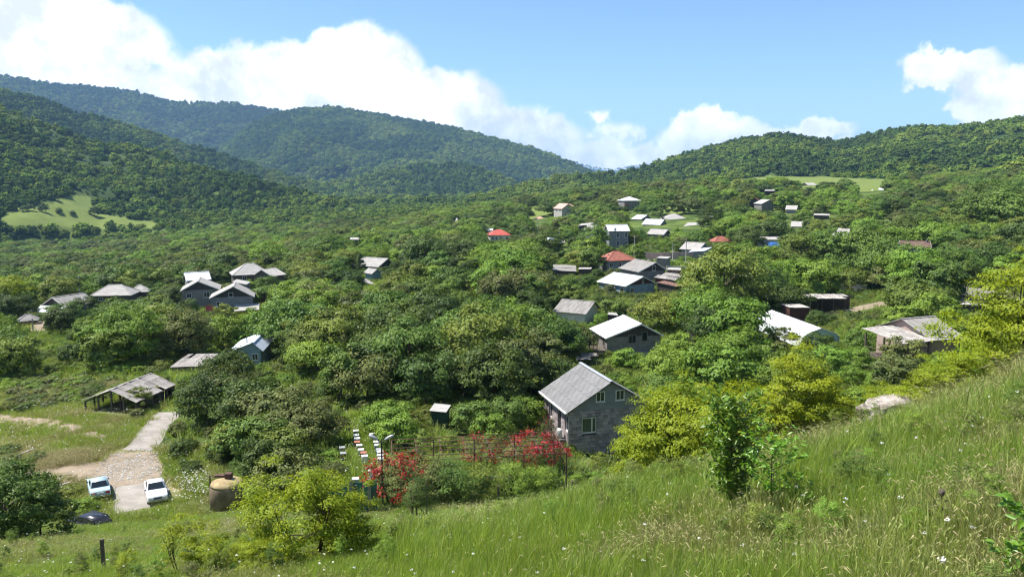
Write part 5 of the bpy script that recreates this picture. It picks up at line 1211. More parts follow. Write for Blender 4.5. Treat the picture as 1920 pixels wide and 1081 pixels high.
def car(loc, heading, paint, label, wagon=False, zs=1.0):
    e = empty('car', loc, heading, label, 'car'); e.scale = (0.88, 0.88, 0.9)
    loft([(2.02, 0.72, 0.42, 0.70), (1.95, 0.79, 0.32, 0.80), (1.3, 0.81, 0.27, 0.88), (0.7, 0.81, 0.26, 0.92), (-1.2, 0.81, 0.26, 0.93), (-1.9, 0.79, 0.32, 0.90), (-2.03, 0.73, 0.42, 0.80)], 'body', M[paint], e, 0.055)
    r0 = -1.9 if wagon else -1.28; r1 = -1.62 if wagon else -0.78
    b0, b1, zb, zc, wb, wt = 0.72, 0.10, 0.90, 1.40, 0.765, 0.61
    cab = loft([(r0, wb * 0.97, zb - 0.04, zb), (r1, wt, zb - 0.04, zc - 0.02), (b1, wt, zb - 0.04, zc), (b0, wb * 0.97, zb - 0.04, zb)], 'cabin', M[paint], e, 0)
    # glass, a little proud of the pillars
    def mixp(x, z, s): t = (z - zb) / (zc - zb); return (x, s * (wb * 0.97 + (wt - wb * 0.97) * t), z)
    def cabp(f, t, s, front=True):
        xb, xt = (b0, b1) if front else (r0, r1); x = xb + (xt - xb) * t; w = (wb * 0.97 + (wt - wb * 0.97) * t); return (x, s * w * f, zb + (zc - zb) * t)
    quad_on(cab, 'windscreen', 'glass_dark', [cabp(0.90, 0.10, -1), cabp(0.90, 0.10, 1), cabp(0.90, 0.90, 1), cabp(0.90, 0.90, -1)])
    quad_on(cab, 'rear_window', 'glass_dark', [cabp(0.90, 0.12, 1, False), cabp(0.90, 0.12, -1, False), cabp(0.90, 0.88, -1, False), cabp(0.90, 0.88, 1, False)])
    for s in (-1, 1):
        mid = -0.28; tt, bb = zb + 0.44, zb + 0.06
        f1 = [mixp(0.58, bb, s), mixp(0.12, tt, s), mixp(mid + 0.03, tt, s), mixp(mid + 0.03, bb, s)]; f2 = [mixp(mid - 0.03, bb, s), mixp(mid - 0.03, tt, s), mixp(r1 + 0.02, tt - 0.02, s), mixp(r0 + 0.12, bb, s)]
        for f in (f1, f2): quad_on(cab, 'side_window', 'glass_dark', f if s < 0 else f[::-1], off=0.012 )
    for s in (-1, 1):
        for x in (1.28, -1.22):
            w = MB(); n = 18
            prof = [(0.02, -0.09), (0.29, -0.09), (0.30, -0.06), (0.30, 0.06), (0.29, 0.09), (0.02, 0.09)]
            w.lathe(prof, n); o = w.build('wheel', M['tyre'], e, loc=(x, s * 0.72, 0.30), rot=(R(90), 0, 0))
            MB().lathe([(0.18, -0.1), (0.18, 0.1)], 14).build('rim', M['chrome'], o)
        quad = MB().box(1.99, 2.04, s * 0.50 - 0.17, s * 0.50 + 0.17, 0.56, 0.70); quad.build('headlight', M['lamp_clear'], e)
        MB().box(-2.06, -2.01, s * 0.55 - 0.16, s * 0.55 + 0.16, 0.60, 0.78).build('tail_light', M['lamp_red'], e)
        MB().box(0.52, 0.64, s * 0.84 - 0.06, s * 0.84 + 0.06, 0.92, 1.03).build('mirror', M['bumper'], e)
    MB().box(2.0, 2.12, -0.80, 0.80, 0.36, 0.47).build('bumper', M['chrome'], e); MB().box(-2.13, -2.0, -0.80, 0.80, 0.38, 0.49).build('bumper', M['chrome'], e)
    MB().box(2.015, 2.045, -0.32, 0.32, 0.55, 0.70).build('grille', M['bumper'], e); MB().box(-2.07, -2.02, -0.26, 0.26, 0.62, 0.74).build('licence_plate', M['plate'], e)
    return e
def on_ground(px, py, dz=0.06): g = ghit(px, py); return Vector((g.x, g.y, g.z + dz))
p = on_ground(186, 926); car(p, R(122), 'car_lightblue', 'light blue boxy saloon car seen from behind by the road fork'); FOOT.append((p.x, p.y, 1.4)); c1 = p
p = on_ground(293, 934); car(p, R(-61), 'car_white', 'white boxy saloon car facing downhill on the concrete slab'); FOOT.append((p.x, p.y, 2.5)); c2 = p
p = Vector((P(164, 970, 53.5).x, 53.5, 0)); p.z = P(164, 957, 53.5).z - 1.42
car(p, R(155), 'car_dark', 'dark estate car half hidden behind the grassy bank', wagon=True); FOOT.append((p.x, p.y, 1.4))
KEEP += [(160, 888, 210, 935, 58), (270, 895, 318, 940, 55), (136, 952, 192, 978, 50)]
LAND += [(186, 910, 'the light blue car'), (293, 917, 'the white car')]

# ------------------------------------------------------------------ water tank
mat_basic('tank_steel', (0.24, 0.19, 0.125), 0.85, (0.15, 0.105, 0.065), 1.4, 0.3, 9); mat_basic('tank_top', (0.42, 0.34, 0.17), 0.8, (0.27, 0.19, 0.10), 1.8, 0.3, 9)
p = P(425, 905, 55); zg = zt1(p.x, p.y)
e = empty('water_tank', (p.x, p.y, zg), 0, 'old rusty domed water tank with a hatch on top', 'tank')
tz = p.z - zg + 0.35
MB().lathe([(1.22, -0.6), (1.20, tz - 0.55), (1.12, tz - 0.3)], 28).build('shell', M['tank_steel'], e, True); MB().lathe([(1.18, tz - 0.42), (1.06, tz - 0.22), (0.75, tz - 0.05), (0.2, tz + 0.04)], 28).build('dome', M['tank_top'], e, True)
MB().box(-0.05, 0.40, -0.22, 0.22, tz - 0.02, tz + 0.42).build('hatch', M['steel_rusty'], e); MB().box(-0.9, -0.08, 0.1, 0.45, tz + 0.05, tz + 0.18).build('plank', M['steel_rusty'], e)
MB().tube([(-0.9, 0.2, tz + 0.05), (-1.3, 0.25, tz + 0.1), (-1.35, 0.25, 0.0)], 0.06, 8).build('pipe', M['steel_rusty'], e)
KEEP.append((392, 884, 460, 948, 50)); FOOT.append((p.x, p.y, 2.0)); LAND.append((425, 915, 'the rusty water tank'))

# ------------------------------------------------------------------ double-armed street lamp
p = P(717, 905, 52); zg = zt1(p.x, p.y); top = P(717, 826, 52).z - zg
e = empty('street_lamp', (p.x, p.y, zg), 0, 'dark pole street lamp with two splayed lamp heads above the red bush', 'lamp')
MB().tube([(0, 0, -0.6), (0, 0, top)], [0.07, 0.05], 8).build('pole', M['steel_dark'], e)
for s in (-1, 1):
    a = MB().tube([(0, 0, top - 0.05), (s * 0.25, 0, top + 0.10)], 0.03, 6).build('arm', M['steel_dark'], e)
    h = MB(); d = Vector((s * 0.80, 0, 0.42)).normalized(); b = Vector((s * 0.22, 0, top + 0.08))
    h.tube([b, b + d * 0.12, b + d * 0.4, b + d * 0.66, b + d * 0.72], [0.05, 0.10, 0.13, 0.09, 0.03], 10); h.build('lamp_head', M['galvanised'], e, True)
KEEP.append((694, 808, 738, 875, 51)); LAND.append((717, 850, 'the street lamp'))

# ------------------------------------------------------------------ bee yard
mat_basic('hive_white', (0.62, 0.62, 0.60), 0.7, (0.5, 0.5, 0.48), 3); mat_basic('hive_blue', (0.06, 0.14, 0.25), 0.7); mat_basic('hive_teal', (0.10, 0.24, 0.28), 0.7); mat_basic('hive_brown', (0.16, 0.09, 0.06), 0.8); mat_basic('hive_rust', (0.36, 0.14, 0.09), 0.8); mat_basic('hive_grey', (0.28, 0.29, 0.30), 0.8)
HB = MB().box(-0.24, 0.24, -0.24, 0.24, 0.16, 0.56).mesh('hive_body'); HL = MB().box(-0.28, 0.28, -0.28, 0.28, 0.565, 0.66).mesh('hive_lid'); HF = MB().box(-0.2, -0.14, -0.2, -0.14, -0.2, 0.158).box(0.14, 0.2, -0.2, -0.14, -0.2, 0.158).box(-0.2, -0.14, 0.14, 0.2, -0.2, 0.158).box(0.14, 0.2, 0.14, 0.2, -0.2, 0.158).mesh('stand'); HE = MB().box(-0.22, 0.22, -0.36, -0.245, 0.17, 0.20).mesh('landing_board')
ORD = ['first', 'second', 'third', 'fourth', 'fifth', 'sixth', 'seventh', 'eighth', 'ninth']
rowL = [(667.5, 810, 'hive_blue', 'hive_white'), (668, 819, 'hive_teal', 'hive_white'), (670, 826, 'hive_grey', 'hive_white'), (670, 832, 'hive_brown', 'hive_rust'), (674, 837.5, 'hive_brown', 'hive_white'), (677, 846, 'hive_grey', 'hive_white'), (682, 852.5, 'hive_brown', 'hive_rust'), (684, 860, 'hive_white', 'hive_white')]
rowR = [(697.5, 803, 'hive_brown', 'hive_white'), (698, 817.5, 'hive_white', 'hive_white'), (706, 831.6, 'hive_grey', 'hive_white'), (708, 838, 'hive_blue', 'hive_white'), (711, 845, 'hive_blue', 'hive_grey'), (713, 851, 'hive_teal', 'hive_white'), (713, 857, 'hive_grey', 'hive_white'), (714, 863, 'hive_white', 'hive_white')]
def hive(px, py, cb, cl, label, rz=0.0):
    g = ghit(px, py + 9); e = empty('beehive', g, R(14) + rz, label, 'beehive', 'beehives in the garden bee yard'); e.scale = (0.92, 0.92, 0.92)
    obj('hive_body', HB, M[cb], e); obj('hive_lid', HL, M[cl], e); obj('stand', HF, M['timber'], e); obj('landing_board', HE, M['hive_white'], e); FOOT.append((g.x, g.y, 0.9))
nm = {'hive_blue': 'dark blue', 'hive_teal': 'teal', 'hive_grey': 'grey', 'hive_brown': 'brown', 'hive_white': 'white', 'hive_rust': 'rust red'}
for row, where in ((rowL, 'in the outer hive row'), (rowR, 'in the lamp-side row')):
    for i, (px, py, cb, cl) in enumerate(row): hive(px, py, cb, cl, f'{nm[cb]} beehive with {nm[cl]} lid, {ORD[i]} from the trees {where}', random.uniform(-0.15, 0.15))
hive(697, 886, 'hive_white', 'hive_white', 'white beehive alone beside the red bush'); hive(667, 902, 'hive_grey', 'hive_white', 'grey beehive with white lid behind the green fence')
hive(642, 842, 'hive_grey', 'hive_grey', 'grey beehive at the edge of the dark bush, farther one'); hive(644, 852, 'hive_brown', 'hive_grey', 'brown beehive with grey lid at the edge of the dark bush')
KEEP += [(656, 800, 720, 872, 60), (636, 836, 652, 856, 62), (690, 880, 706, 892, 56)]; LAND.append((690, 830, 'the beehives'))

# ------------------------------------------------------------------ pergola of rusty bars
def pergola():
    a, b = P(735, 868, 55.0), P(1062, 862, 57.0); zg = zt1((a.x + b.x) / 2, 57); zt_ = max(a.z, b.z) + 0.1 - zg
    e = empty('pergola', (a.x, a.y, zg), math.atan2(b.y - a.y, b.x - a.x), 'long rusty steel bar pergola over the garden path', 'pergola'); L = math.hypot(b.x - a.x, b.y - a.y); D = 4.6
    for k in range(6): y = D * k / 5; MB().tube([(0, y, zt_ + 0.02 * k), (L, y, zt_ + 0.03 * k)], 0.035, 6).build('rail', M['steel_rusty'], e)
    for k in range(8): x = L * k / 7; MB().tube([(x, -0.1, zt_ - 0.07), (x, D + 0.1, zt_ + 0.03)], 0.035, 6).build('crossbar', M['steel_rusty'], e)
    for k in range(5):
        x = L * k / 4
        for y in (0.0, D): MB().tube([(x, y, -0.8), (x, y, zt_)], 0.045, 6).build('post', M['steel_rusty'], e)
    c = proj(e.location.x + L / 2, e.location.y, zg + zt_); LAND.append((c[0], c[1], 'the rusty pergola'))
    for k in range(8): FOOT.append((a.x + (b.x - a.x) * k / 7, a.y + 2.3, 2.6))
    KEEP.append((760, 848, 1060, 872, 54))
pergola()
# water trough under it, with its stone slab
p = on_ground(937, 915); e = empty('water_trough', p, R(4), 'dark concrete water trough under the pergola vines', 'trough')
MB().box(-1.0, 1.0, -0.5, 0.5, -0.5, 0.75).build('basin', M['timber'], e); MB().box(-0.9, 0.9, -0.4, 0.4, 0.755, 0.80).build('cover', M['steel_dark'], e)
MB().box(-1.05, 1.05, -0.56, -0.51, -0.3, 0.7).build('panel', M['inside_shade_black'], e)  # near-black sheet on the front, its colour standing for shade inside the trough
p = on_ground(1008, 905); o = MB().slab([(-0.9, -0.5, 0.30), (0.9, -0.6, 0.36), (0.8, 0.5, 0.44), (-0.8, 0.6, 0.40)], 0.3).build('stone_slab', M['rock'], loc=p); tag(o, 'pale flat stone slab beside the water trough', 'stone')
KEEP += [(912, 895, 962, 912, 52), (990, 895, 1022, 908, 52)]

# ------------------------------------------------------------------ green sheet fence with concrete post
a, b = P(600, 930, 50), P(708, 930, 50.5); zg = zt1((a.x + b.x) / 2, 50.2)
e = empty('sheet_fence', (a.x, a.y, zg), math.atan2(b.y - a.y, b.x - a.x), 'teal painted sheet metal fence with concrete posts', 'fence'); L = math.hypot(b.x - a.x, b.y - a.y); hh = P(680, 905, 50.2).z - zg
for k in range(4):
    x0, x1 = L * k / 4 + 0.03, L * (k + 1) / 4 - 0.03; mb = MB(); slope_mesh(mb, (x0, 0, -0.6), (x1, 0, -0.6), (x1, 0, hh + 0.1 * (k % 2)), (x0, 0, hh), 0.3, 0.03, 0.02); mb.build('panel', M['green_paint'], e)
for x in (0.2, L * 0.55, L * 0.86): MB().box(x - 0.11, x + 0.11, -0.18, -0.045, -0.6, hh + 0.25).build('post', M['concrete'], e)
KEEP.append((655, 905, 712, 945, 49))

# ------------------------------------------------------------------ hillside fence posts
for i, (px, pt, pb, Y, w, lb) in enumerate([(195, 1010, 1074, 28.5, 0.11, 'dark square timber fence post standing alone in the near meadow'), (667, 909, 962, 42, 0.10, 'thin fence post beside the yellow-green bush'), (800, 903, 962, 43, 0.09, 'leaning fence post behind the juniper bush'),
                                            (935, 910, 957, 42, 0.11, 'grey fence post at the foot of the grassy hill, below the trough'), (1070, 899, 928, 42, 0.10, 'short grey fence post near the dark hedge'), (870, 835, 850, 64, 0.08, 'slim stake in the garden behind the pergola'), (472, 823, 870, 62, 0.09, 'tall slim pole among the road bushes')]):
    a = P(px, pt, Y); b = P(px, pb, Y); zg = zt1(b.x, Y); o = MB().bar((0, 0, -0.4), (random.uniform(-0.05, 0.05), 0, a.z - zg), w).build('fence_post', M['timber'], loc=(b.x, Y, zg)); tag(o, lb, 'fence post', 'old fence posts'); KEEP.append((px - 4, pt, px + 4, pb - 8, Y - 1))
# ------------------------------------------------------------------ power poles
mat_basic('pole_concrete', (0.42, 0.40, 0.36), 0.9)
for px, pt, pb, Y, lb in [(1190, 441, 500, 222, 'pale concrete power pole beside the red-roofed bungalow'), (1287, 447, 498, 222, 'pale concrete power pole beside the street house'), (1049, 428, 452, 298, 'slim power pole beside the whitewashed hut'), (1008, 414, 437, 330, 'slim power pole left of the whitewashed hut'),
                          (1104, 432, 446, 300, 'short power pole below the small hut'), (147, 517, 545, 190, 'dark power pole behind the porch house by the dirt bank'), (60, 596, 640, 148, 'grey power pole below the dirt bank'), (1262, 456, 486, 232, 'thin lamp pole above the village street')]:
    a = P(px, pt, Y); zg = zt1(a.x, Y); h = a.z - zg; e = empty('power_pole', (a.x, Y, zg), 0, lb, 'power pole', 'village power poles')
    MB().tube([(0, 0, -1), (0, 0, h)], [0.16, 0.10], 8).build('pole', M['pole_concrete'], e); MB().bar((-0.7, 0, h - 0.5), (0.7, 0, h - 0.5), 0.1).build('crossarm', M['timber'], e); KEEP.append((px - 3, pt, px + 3, pb - 8, Y - 1))
# stone walls by the street and yard
def low_wall(px0, px1, py0, py1, Y0, Y1, h, mat, label, n):
    a, b = P(px0, py0, Y0), P(px1, py1, Y1); zg = zt1((a.x + b.x) / 2, (a.y + b.y) / 2); e = empty('garden_wall', (a.x, a.y, zg), math.atan2(b.y - a.y, b.x - a.x), label, 'wall'); L = math.hypot(b.x - a.x, b.y - a.y)
    for k in range(n): MB().box(L * k / n + 0.02, L * (k + 1) / n - 0.03, -0.15, 0.15, -1, h + random.uniform(-0.15, 0.15)).build('panel', M[mat], e)
low_wall(1205, 1300, 478, 486, 236, 236, 2.0, 'plaster_pink', 'pinkish masonry wall on the far side of the village street', 7)
low_wall(1250, 1335, 492, 498, 213, 213, 1.2, 'plaster_pale', 'pale panel wall on the near side of the village street', 8)
low_wall(1560, 1625, 540, 548, 170, 168, 1.8, 'plaster_white', 'broken whitish wall panels behind the open hay shed', 7)
KEEP += [(1210, 472, 1300, 484, 232), (1570, 538, 1620, 552, 160)]
# ------------------------------------------------------------------ boulder on the hill brink
def boulder():
    bm = bmesh.new(); bmesh.ops.create_icosphere(bm, subdivisions=4, radius=1.0)
    v = np.array([x.co[:] for x in bm.verts])
    n = fbm(v[:, 0] * 1.6 + 7 + v[:, 2], v[:, 1] * 1.6 + v[:, 2] * 1.9 + 7, 4, 91)
    v = np.sign(v) * np.abs(v) ** 0.62; v = v * (0.75 + 0.5 * n)[:, None] * np.array([0.98, 0.65, 0.44])
    v[:, 2] += 0.22 * v[:, 0]
    v += 0.022 * np.sign(v) * (np.abs(((v[:, 0] * 2.3 + v[:, 2] * 3.1) % 1.0) - 0.5) * 2)[:, None]
    for k, x in enumerate(bm.verts): x.co = v[k]
    me = bpy.data.meshes.new('boulder'); bm.to_mesh(me); bm.free(); me.polygons.foreach_set('use_smooth', np.ones(len(me.polygons), bool))
    p = P(1650, 792, 29.5); o = obj('boulder', me, M['rock'], loc=(p.x, 29.2, zt1(p.x, 29.2) + 0.62), rot=(0, 0, R(14))); tag(o, 'big pale pinkish boulder on the brink of the grassy hill', 'boulder'); KEEP.append((1600, 760, 1700, 805, 27)); FOOT.append((p.x, 29.2, 1.2)); LAND.append((1650, 785, 'the pale boulder'))
boulder()
# ------------------------------------------------------------------ keeping sight lines to what the picture shows
def blocked(x, y, z, h, r, most=0.10, zlow=0.0):
    """fraction of any kept view rectangle that a plant standing here would hide"""
    px, pt, f = proj(x, y, z + h); _, pb, _ = proj(x, y, z + zlow); hw = r * F / f * 0.85
    for x0, y0, x1, y1, Yk in KEEP:
        if y > Yk - 0.3: continue
        ox = min(px + hw, x1) - max(px - hw, x0); oy = min(pb, y1) - max(pt, y0)
        if ox > 0 and oy > 0 and ox * oy > most * (x1 - x0) * (y1 - y0): return True
    return False
_FT = None
def on_foot(x, y, r):
    global _FT
    if _FT is None or len(_FT) != len(FOOT): _FT = np.array(FOOT)
    return bool(np.any(np.hypot(_FT[:, 0] - x, _FT[:, 1] - y) < _FT[:, 2] + r))

# ------------------------------------------------------------------ near shrubs with fine leaves
def shrub_proto(seed, rx, rz, h0, n_clump, n_leaf, leaf, stems, shape='round', clump=0.2, flat=0.55, r0=0.05, aspect=0.45, upb=1.0, hollow=0.3):
    zc = h0 + rz * 0.72
    cm, cl = crown_mesh('crown', seed, rx, rz, zc, n_clump, n_leaf, leaf, clump, flat, shape=shape, hollow=hollow, upb=upb, aspect=aspect)
    tm = trunk_mesh('stem', seed, max(h0, 0.4), r0, cl, 9, stems, rx * 0.5); return (tm, cm, zc + rz, rx)
SH = {'y1': shrub_proto(201, 2.3, 1.9, 0.3, 105, 17000, 0.115, 5, clump=0.22, hollow=0.35), 'y2': shrub_proto(202, 1.9, 2.1, 0.2, 95, 15000, 0.115, 4, clump=0.24, hollow=0.35), 'y3': shrub_proto(203, 2.6, 1.7, 0.2, 115, 18000, 0.115, 6, 'wide', clump=0.21, hollow=0.35),
      'thin': shrub_proto(204, 0.9, 1.5, 0.05, 46, 3600, 0.085, 2, clump=0.32, r0=0.022), 'jun': shrub_proto(205, 0.75, 1.25, 0.1, 80, 9000, 0.05, 2, 'cone', clump=0.42, upb=0.4, aspect=0.3),
      'hedge': shrub_proto(206, 1.9, 1.2, 0.1, 90, 8000, 0.11, 3, clump=0.28), 'rose': shrub_proto(207, 1.7, 1.3, 0.1, 80, 6000, 0.10, 4, clump=0.28)}
def shrub(key, tone, px, Y, h, label, name='shrub', cat='shrub', rz=None, zs=1.0, dz=0.0, wide=1.0, bark='twig'):
    tm, cm, H, r = SH[key]; X = P(px, 540, Y).x; X = (px - CX) / F * P(CX, 540 + 100, Y).y / math.cos(PITCH)
    # find the true depth line: iterate once with the ground height
    z = zt1(X, Y); f = Y * math.cos(PITCH) - z * math.sin(PITCH); X = (px - CX) / F * f; z = zt1(X, Y)
    s = h / H; e = empty(name, (X, Y, z - 0.05 + dz), random.random() * 6.28 if rz is None else rz, label, cat); e.scale = (s * wide, s * wide, s * zs)
    obj('stem', tm, M[bark], e); obj('crown', cm, LEAF[tone], e); return e
def shrub_at(key, tone, px, pyb, pyt, label, **kw):
    g = ghit(px, min(pyb, 1080)); z = g.z if pyb <= 1080 else None
    Y = g.y - (0 if pyb <= 1080 else (pyb - 1080) * 0.05); top = P(px, pyt, Y).z; return shrub(key, tone, px, Y, top - zt1(g.x, Y), label, **kw)
shrub_at('y1', 'yellow', 562, 1052, 872, 'large yellow-green bush in the near meadow left of the juniper', rz=1.0)
shrub_at('y2', 'yellow', 640, 1035, 890, 'yellow-green bush joined to the large one, beside the thin fence post', rz=4.0)
shrub_at('y3', 'yellow', 475, 1072, 1000, 'low yellow-green bush in front of the large one')
shrub_at('thin', 'yellow', 345, 1090, 948, 'sparse yellow-green sapling near the lone timber post')
shrub_at('thin', 'yellow', 400, 1085, 975, 'short sparse yellow-green bush between the timber post and the large bush')
shrub_at('thin', 'yellow', 238, 1100, 1028, 'tiny yellow-green bush at the lower edge just right of the timber post')
shrub('y2', 'yellow', 1228, 35.0, 4.2, 'yellow-green bush hiding the corner of the block house', rz=2.0)
shrub('y1', 'yellow', 1290, 33.0, 4.3, 'round yellow-green bush behind the glossy sapling', rz=3.3)
shrub('y3', 'yellow', 1415, 31.0, 3.1, 'broad yellow-green bush right behind the forked sapling', rz=0.6)
shrub('y2', 'yellow', 1505, 30.2, 3.6, 'yellow-green bush with a tall shoot left of the boulder', rz=5.2)
shrub('thin', 'yellow', 1492, 30.8, 5.0, 'slim tall yellow-green shoot above the bushes left of the boulder', wide=0.7)
shrub('y3', 'yellow', 1705, 30.0, 2.2, 'low yellow-green bush just behind the pale boulder', rz=2.6)
shrub('y1', 'yellow', 1765, 30.0, 3.0, 'big yellow-green bush on the brink right of the boulder', rz=1.7)
shrub('y2', 'yellow', 1805, 28.8, 2.6, 'low yellow-green bush at the brink near the picture edge', rz=0.2)
shrub('y1', 'yellow', 1962, 29, 4.4, 'tallest yellow-green bush cut by the right picture edge', rz=3.9)
shrub('y3', 'yellow', 1940, 33, 4.6, 'yellow-green bush behind the tallest ones at the right edge', rz=3.0)
shrub('jun', 'dark', 786, 38.5, 3.3, 'dark grey-green juniper bush on the near meadow slope', name='juniper', cat='juniper')
shrub('thin', 'bright', 980, 38, 1.8, 'small bright green sapling above the grass below the trough', wide=0.8)
shrub('hedge', 'mid', 1120, 44, 2.6, 'dense green hedge bush at the hill foot below the block house'); shrub('hedge', 'dark', 1060, 50, 3.4, 'dark green hedge bush covering the end of the pergola')
shrub('hedge', 'grey', 800, 53.0, 3.0, 'tangled grey-green hedge bush right of the red flowering one'); shrub('hedge', 'mid', 850, 53.5, 2.9, 'green hedge bush under the middle of the pergola'); shrub('hedge', 'olive', 893, 54, 2.6, 'olive green vine bush left of the water trough')
shrub('hedge', 'bright', 965, 57, 2.6, 'light green vine draped over the pergola by the trough'); shrub('hedge', 'bright', 1010, 58.5, 2.4, 'light green vine draped over the pergola end')
def rose(px, Y, h, label, seed, n=900, zs=1.0, wide=1.0, tone='grey'):
    e = shrub('rose', tone, px, Y, h, label, name='flowering_shrub', cat='flowering shrub', rz=seed * 1.7, zs=zs, wide=wide)
    rs = np.random.default_rng(seed); rx, rz, zc = 1.7, 1.3, 0.1 + 1.3 * 0.85
    nc = 44; d = unit(rs.normal(size=(nc, 3))); d[:, 2] = np.abs(d[:, 2]) * 1.1 - 0.25; c = unit(d) * np.array([rx, rx, rz]) * (0.85 + 0.25 * rs.random((nc, 1)))
    k = rs.integers(0, nc, n); pos = c[k] + rs.normal(size=(n, 3)) * 0.14; nr = unit(pos) + rs.normal(size=(n, 3)) * 0.5 + np.array([0, 0, 0.5])
    pos[:, 2] += zc; v, f, l = leaf_quads(pos, nr, np.full(n, 0.13), rs, 0.85); obj('blossom', mk_mesh('blossom', v, f, {'lv': l}), LEAF['red'], e); return e
rose(742, 52.5, 3.1, 'red flowering bush by the street lamp', 3, 1300); rose(768, 54, 2.6, 'smaller red flowering bush behind the one by the lamp', 4, 420)
rose(1000, 67, 2.8, 'large red flowering bush in front of the block house', 5, 1500, wide=1.15); rose(1042, 69, 1.9, 'red flowering bush against the block house balcony', 6, 900); rose(905, 63, 2.5, 'dark red flowering bush behind the pergola', 7, 520); rose(965, 62, 2.7, 'red flowering bush at the middle of the pergola', 8, 620); rose(1026, 74, 3.2, 'red climber reaching up beside the balcony', 9, 160, wide=0.4)

# glossy saplings with big single leaves
def big_leaf_plant(name, label, px, Y, h, w, n, leaf, seed, stem_r=0.018, lo=0.12, tone='sapling', dz=0.0, spread=1.0, bare=0.2):
    rs = np.random.default_rng(seed); z = zt1((px - CX) / F * Y, Y); f = Y * math.cos(PITCH) - z * math.sin(PITCH); X = (px - CX) / F * f; z = zt1(X, Y)
    e = empty(name, (X, Y, z - 0.03 + dz), 0, label, 'sapling'); mb = MB()
    mb.tube([(0, 0, -0.1), (0.03, 0.02, h * 0.35), (-0.02, 0.0, h * 0.7), (0.01, 0, h * 0.97)], [stem_r, stem_r * 0.8, stem_r * 0.5, 0.004], 6)
    cen = []; nr = []; nb = max(8, n // 26)
    for b in range(nb):
        t = bare + (1 - bare) * (b + 0.5) / nb; a = b * 2.4 + rs.normal() * 0.3; ln = w * (0.45 + 0.55 * math.sin(math.pi * min(1, 0.25 + 0.75 * (1 - t)) )) * (0.7 + 0.5 * rs.random()) * spread
        d = np.array([math.cos(a), math.sin(a), 0.75]); st = np.array([0, 0, h * t * 0.95]); en = st + d * ln; mb.tube([st, (st + en) / 2 + np.array([0, 0, -0.02]), en], [stem_r * 0.45, stem_r * 0.3, 0.003], 5, caps=False)
        for k in range(n // nb):
            u = 0.25 + 0.8 * rs.random(); c = st + (en - st) * u; a2 = rs.random() * 6.283; o = np.array([math.cos(a2), math.sin(a2), rs.normal() * 0.3]); cen.append(c + o * leaf * 0.55); nr.append(np.array([0, 0, 1.0]) + o * 0.5 + rs.normal(size=3) * 0.4)
    cen = np.array(cen); nr = unit(np.array(nr)); m = len(cen); a = unit(np.cross(nr, rs.normal(size=(m, 3)))); bb = np.cross(nr, a); L = (leaf * (0.65 + 0.6 * rs.random(m)))[:, None]; W = L * 0.36
    v = np.stack([cen - a * L * 0.5, cen - a * L * 0.15 + bb * W * 0.5 + nr * L * 0.06, cen + a * L * 0.2 + bb * W * 0.4 + nr * L * 0.05, cen + a * L * 0.55 - nr * L * 0.06, cen + a * L * 0.2 - bb * W * 0.4 + nr * L * 0.05, cen - a * L * 0.15 - bb * W * 0.5 + nr * L * 0.06], 1).reshape(-1, 3)
    q = np.arange(m)[:, None] * 6; fs = np.concatenate([q + np.array([0, 1, 2, 3]), q + np.array([0, 3, 4, 5])]); mb.build('stem', M['twig'], e); obj('crown', mk_mesh('crown', v, fs, {'lv': np.repeat(rs.random(m), 6)}), LEAF[tone], e); return e
big_leaf_plant('sapling', 'dense glossy green sapling standing in the hillside grass', 1366, 16.0, 2.75, 0.62, 2700, 0.14, 301, 0.02)
big_leaf_plant('sapling', 'forked glossy sapling with a bare lower stem in the grass', 1442, 14.6, 1.75, 0.55, 560, 0.125, 302, 0.016, bare=0.35, spread=1.1)
big_leaf_plant('sapling', 'glossy sapling with few leaves on the lower side of the forked one', 1490, 14.2, 0.9, 0.4, 110, 0.11, 304, 0.01, bare=0.3)
big_leaf_plant('sapling', 'broad-leaved sapling cut by the right picture edge', 1915, 7.0, 0.95, 0.42, 300, 0.12, 303, 0.012, bare=0.1, dz=0.10)

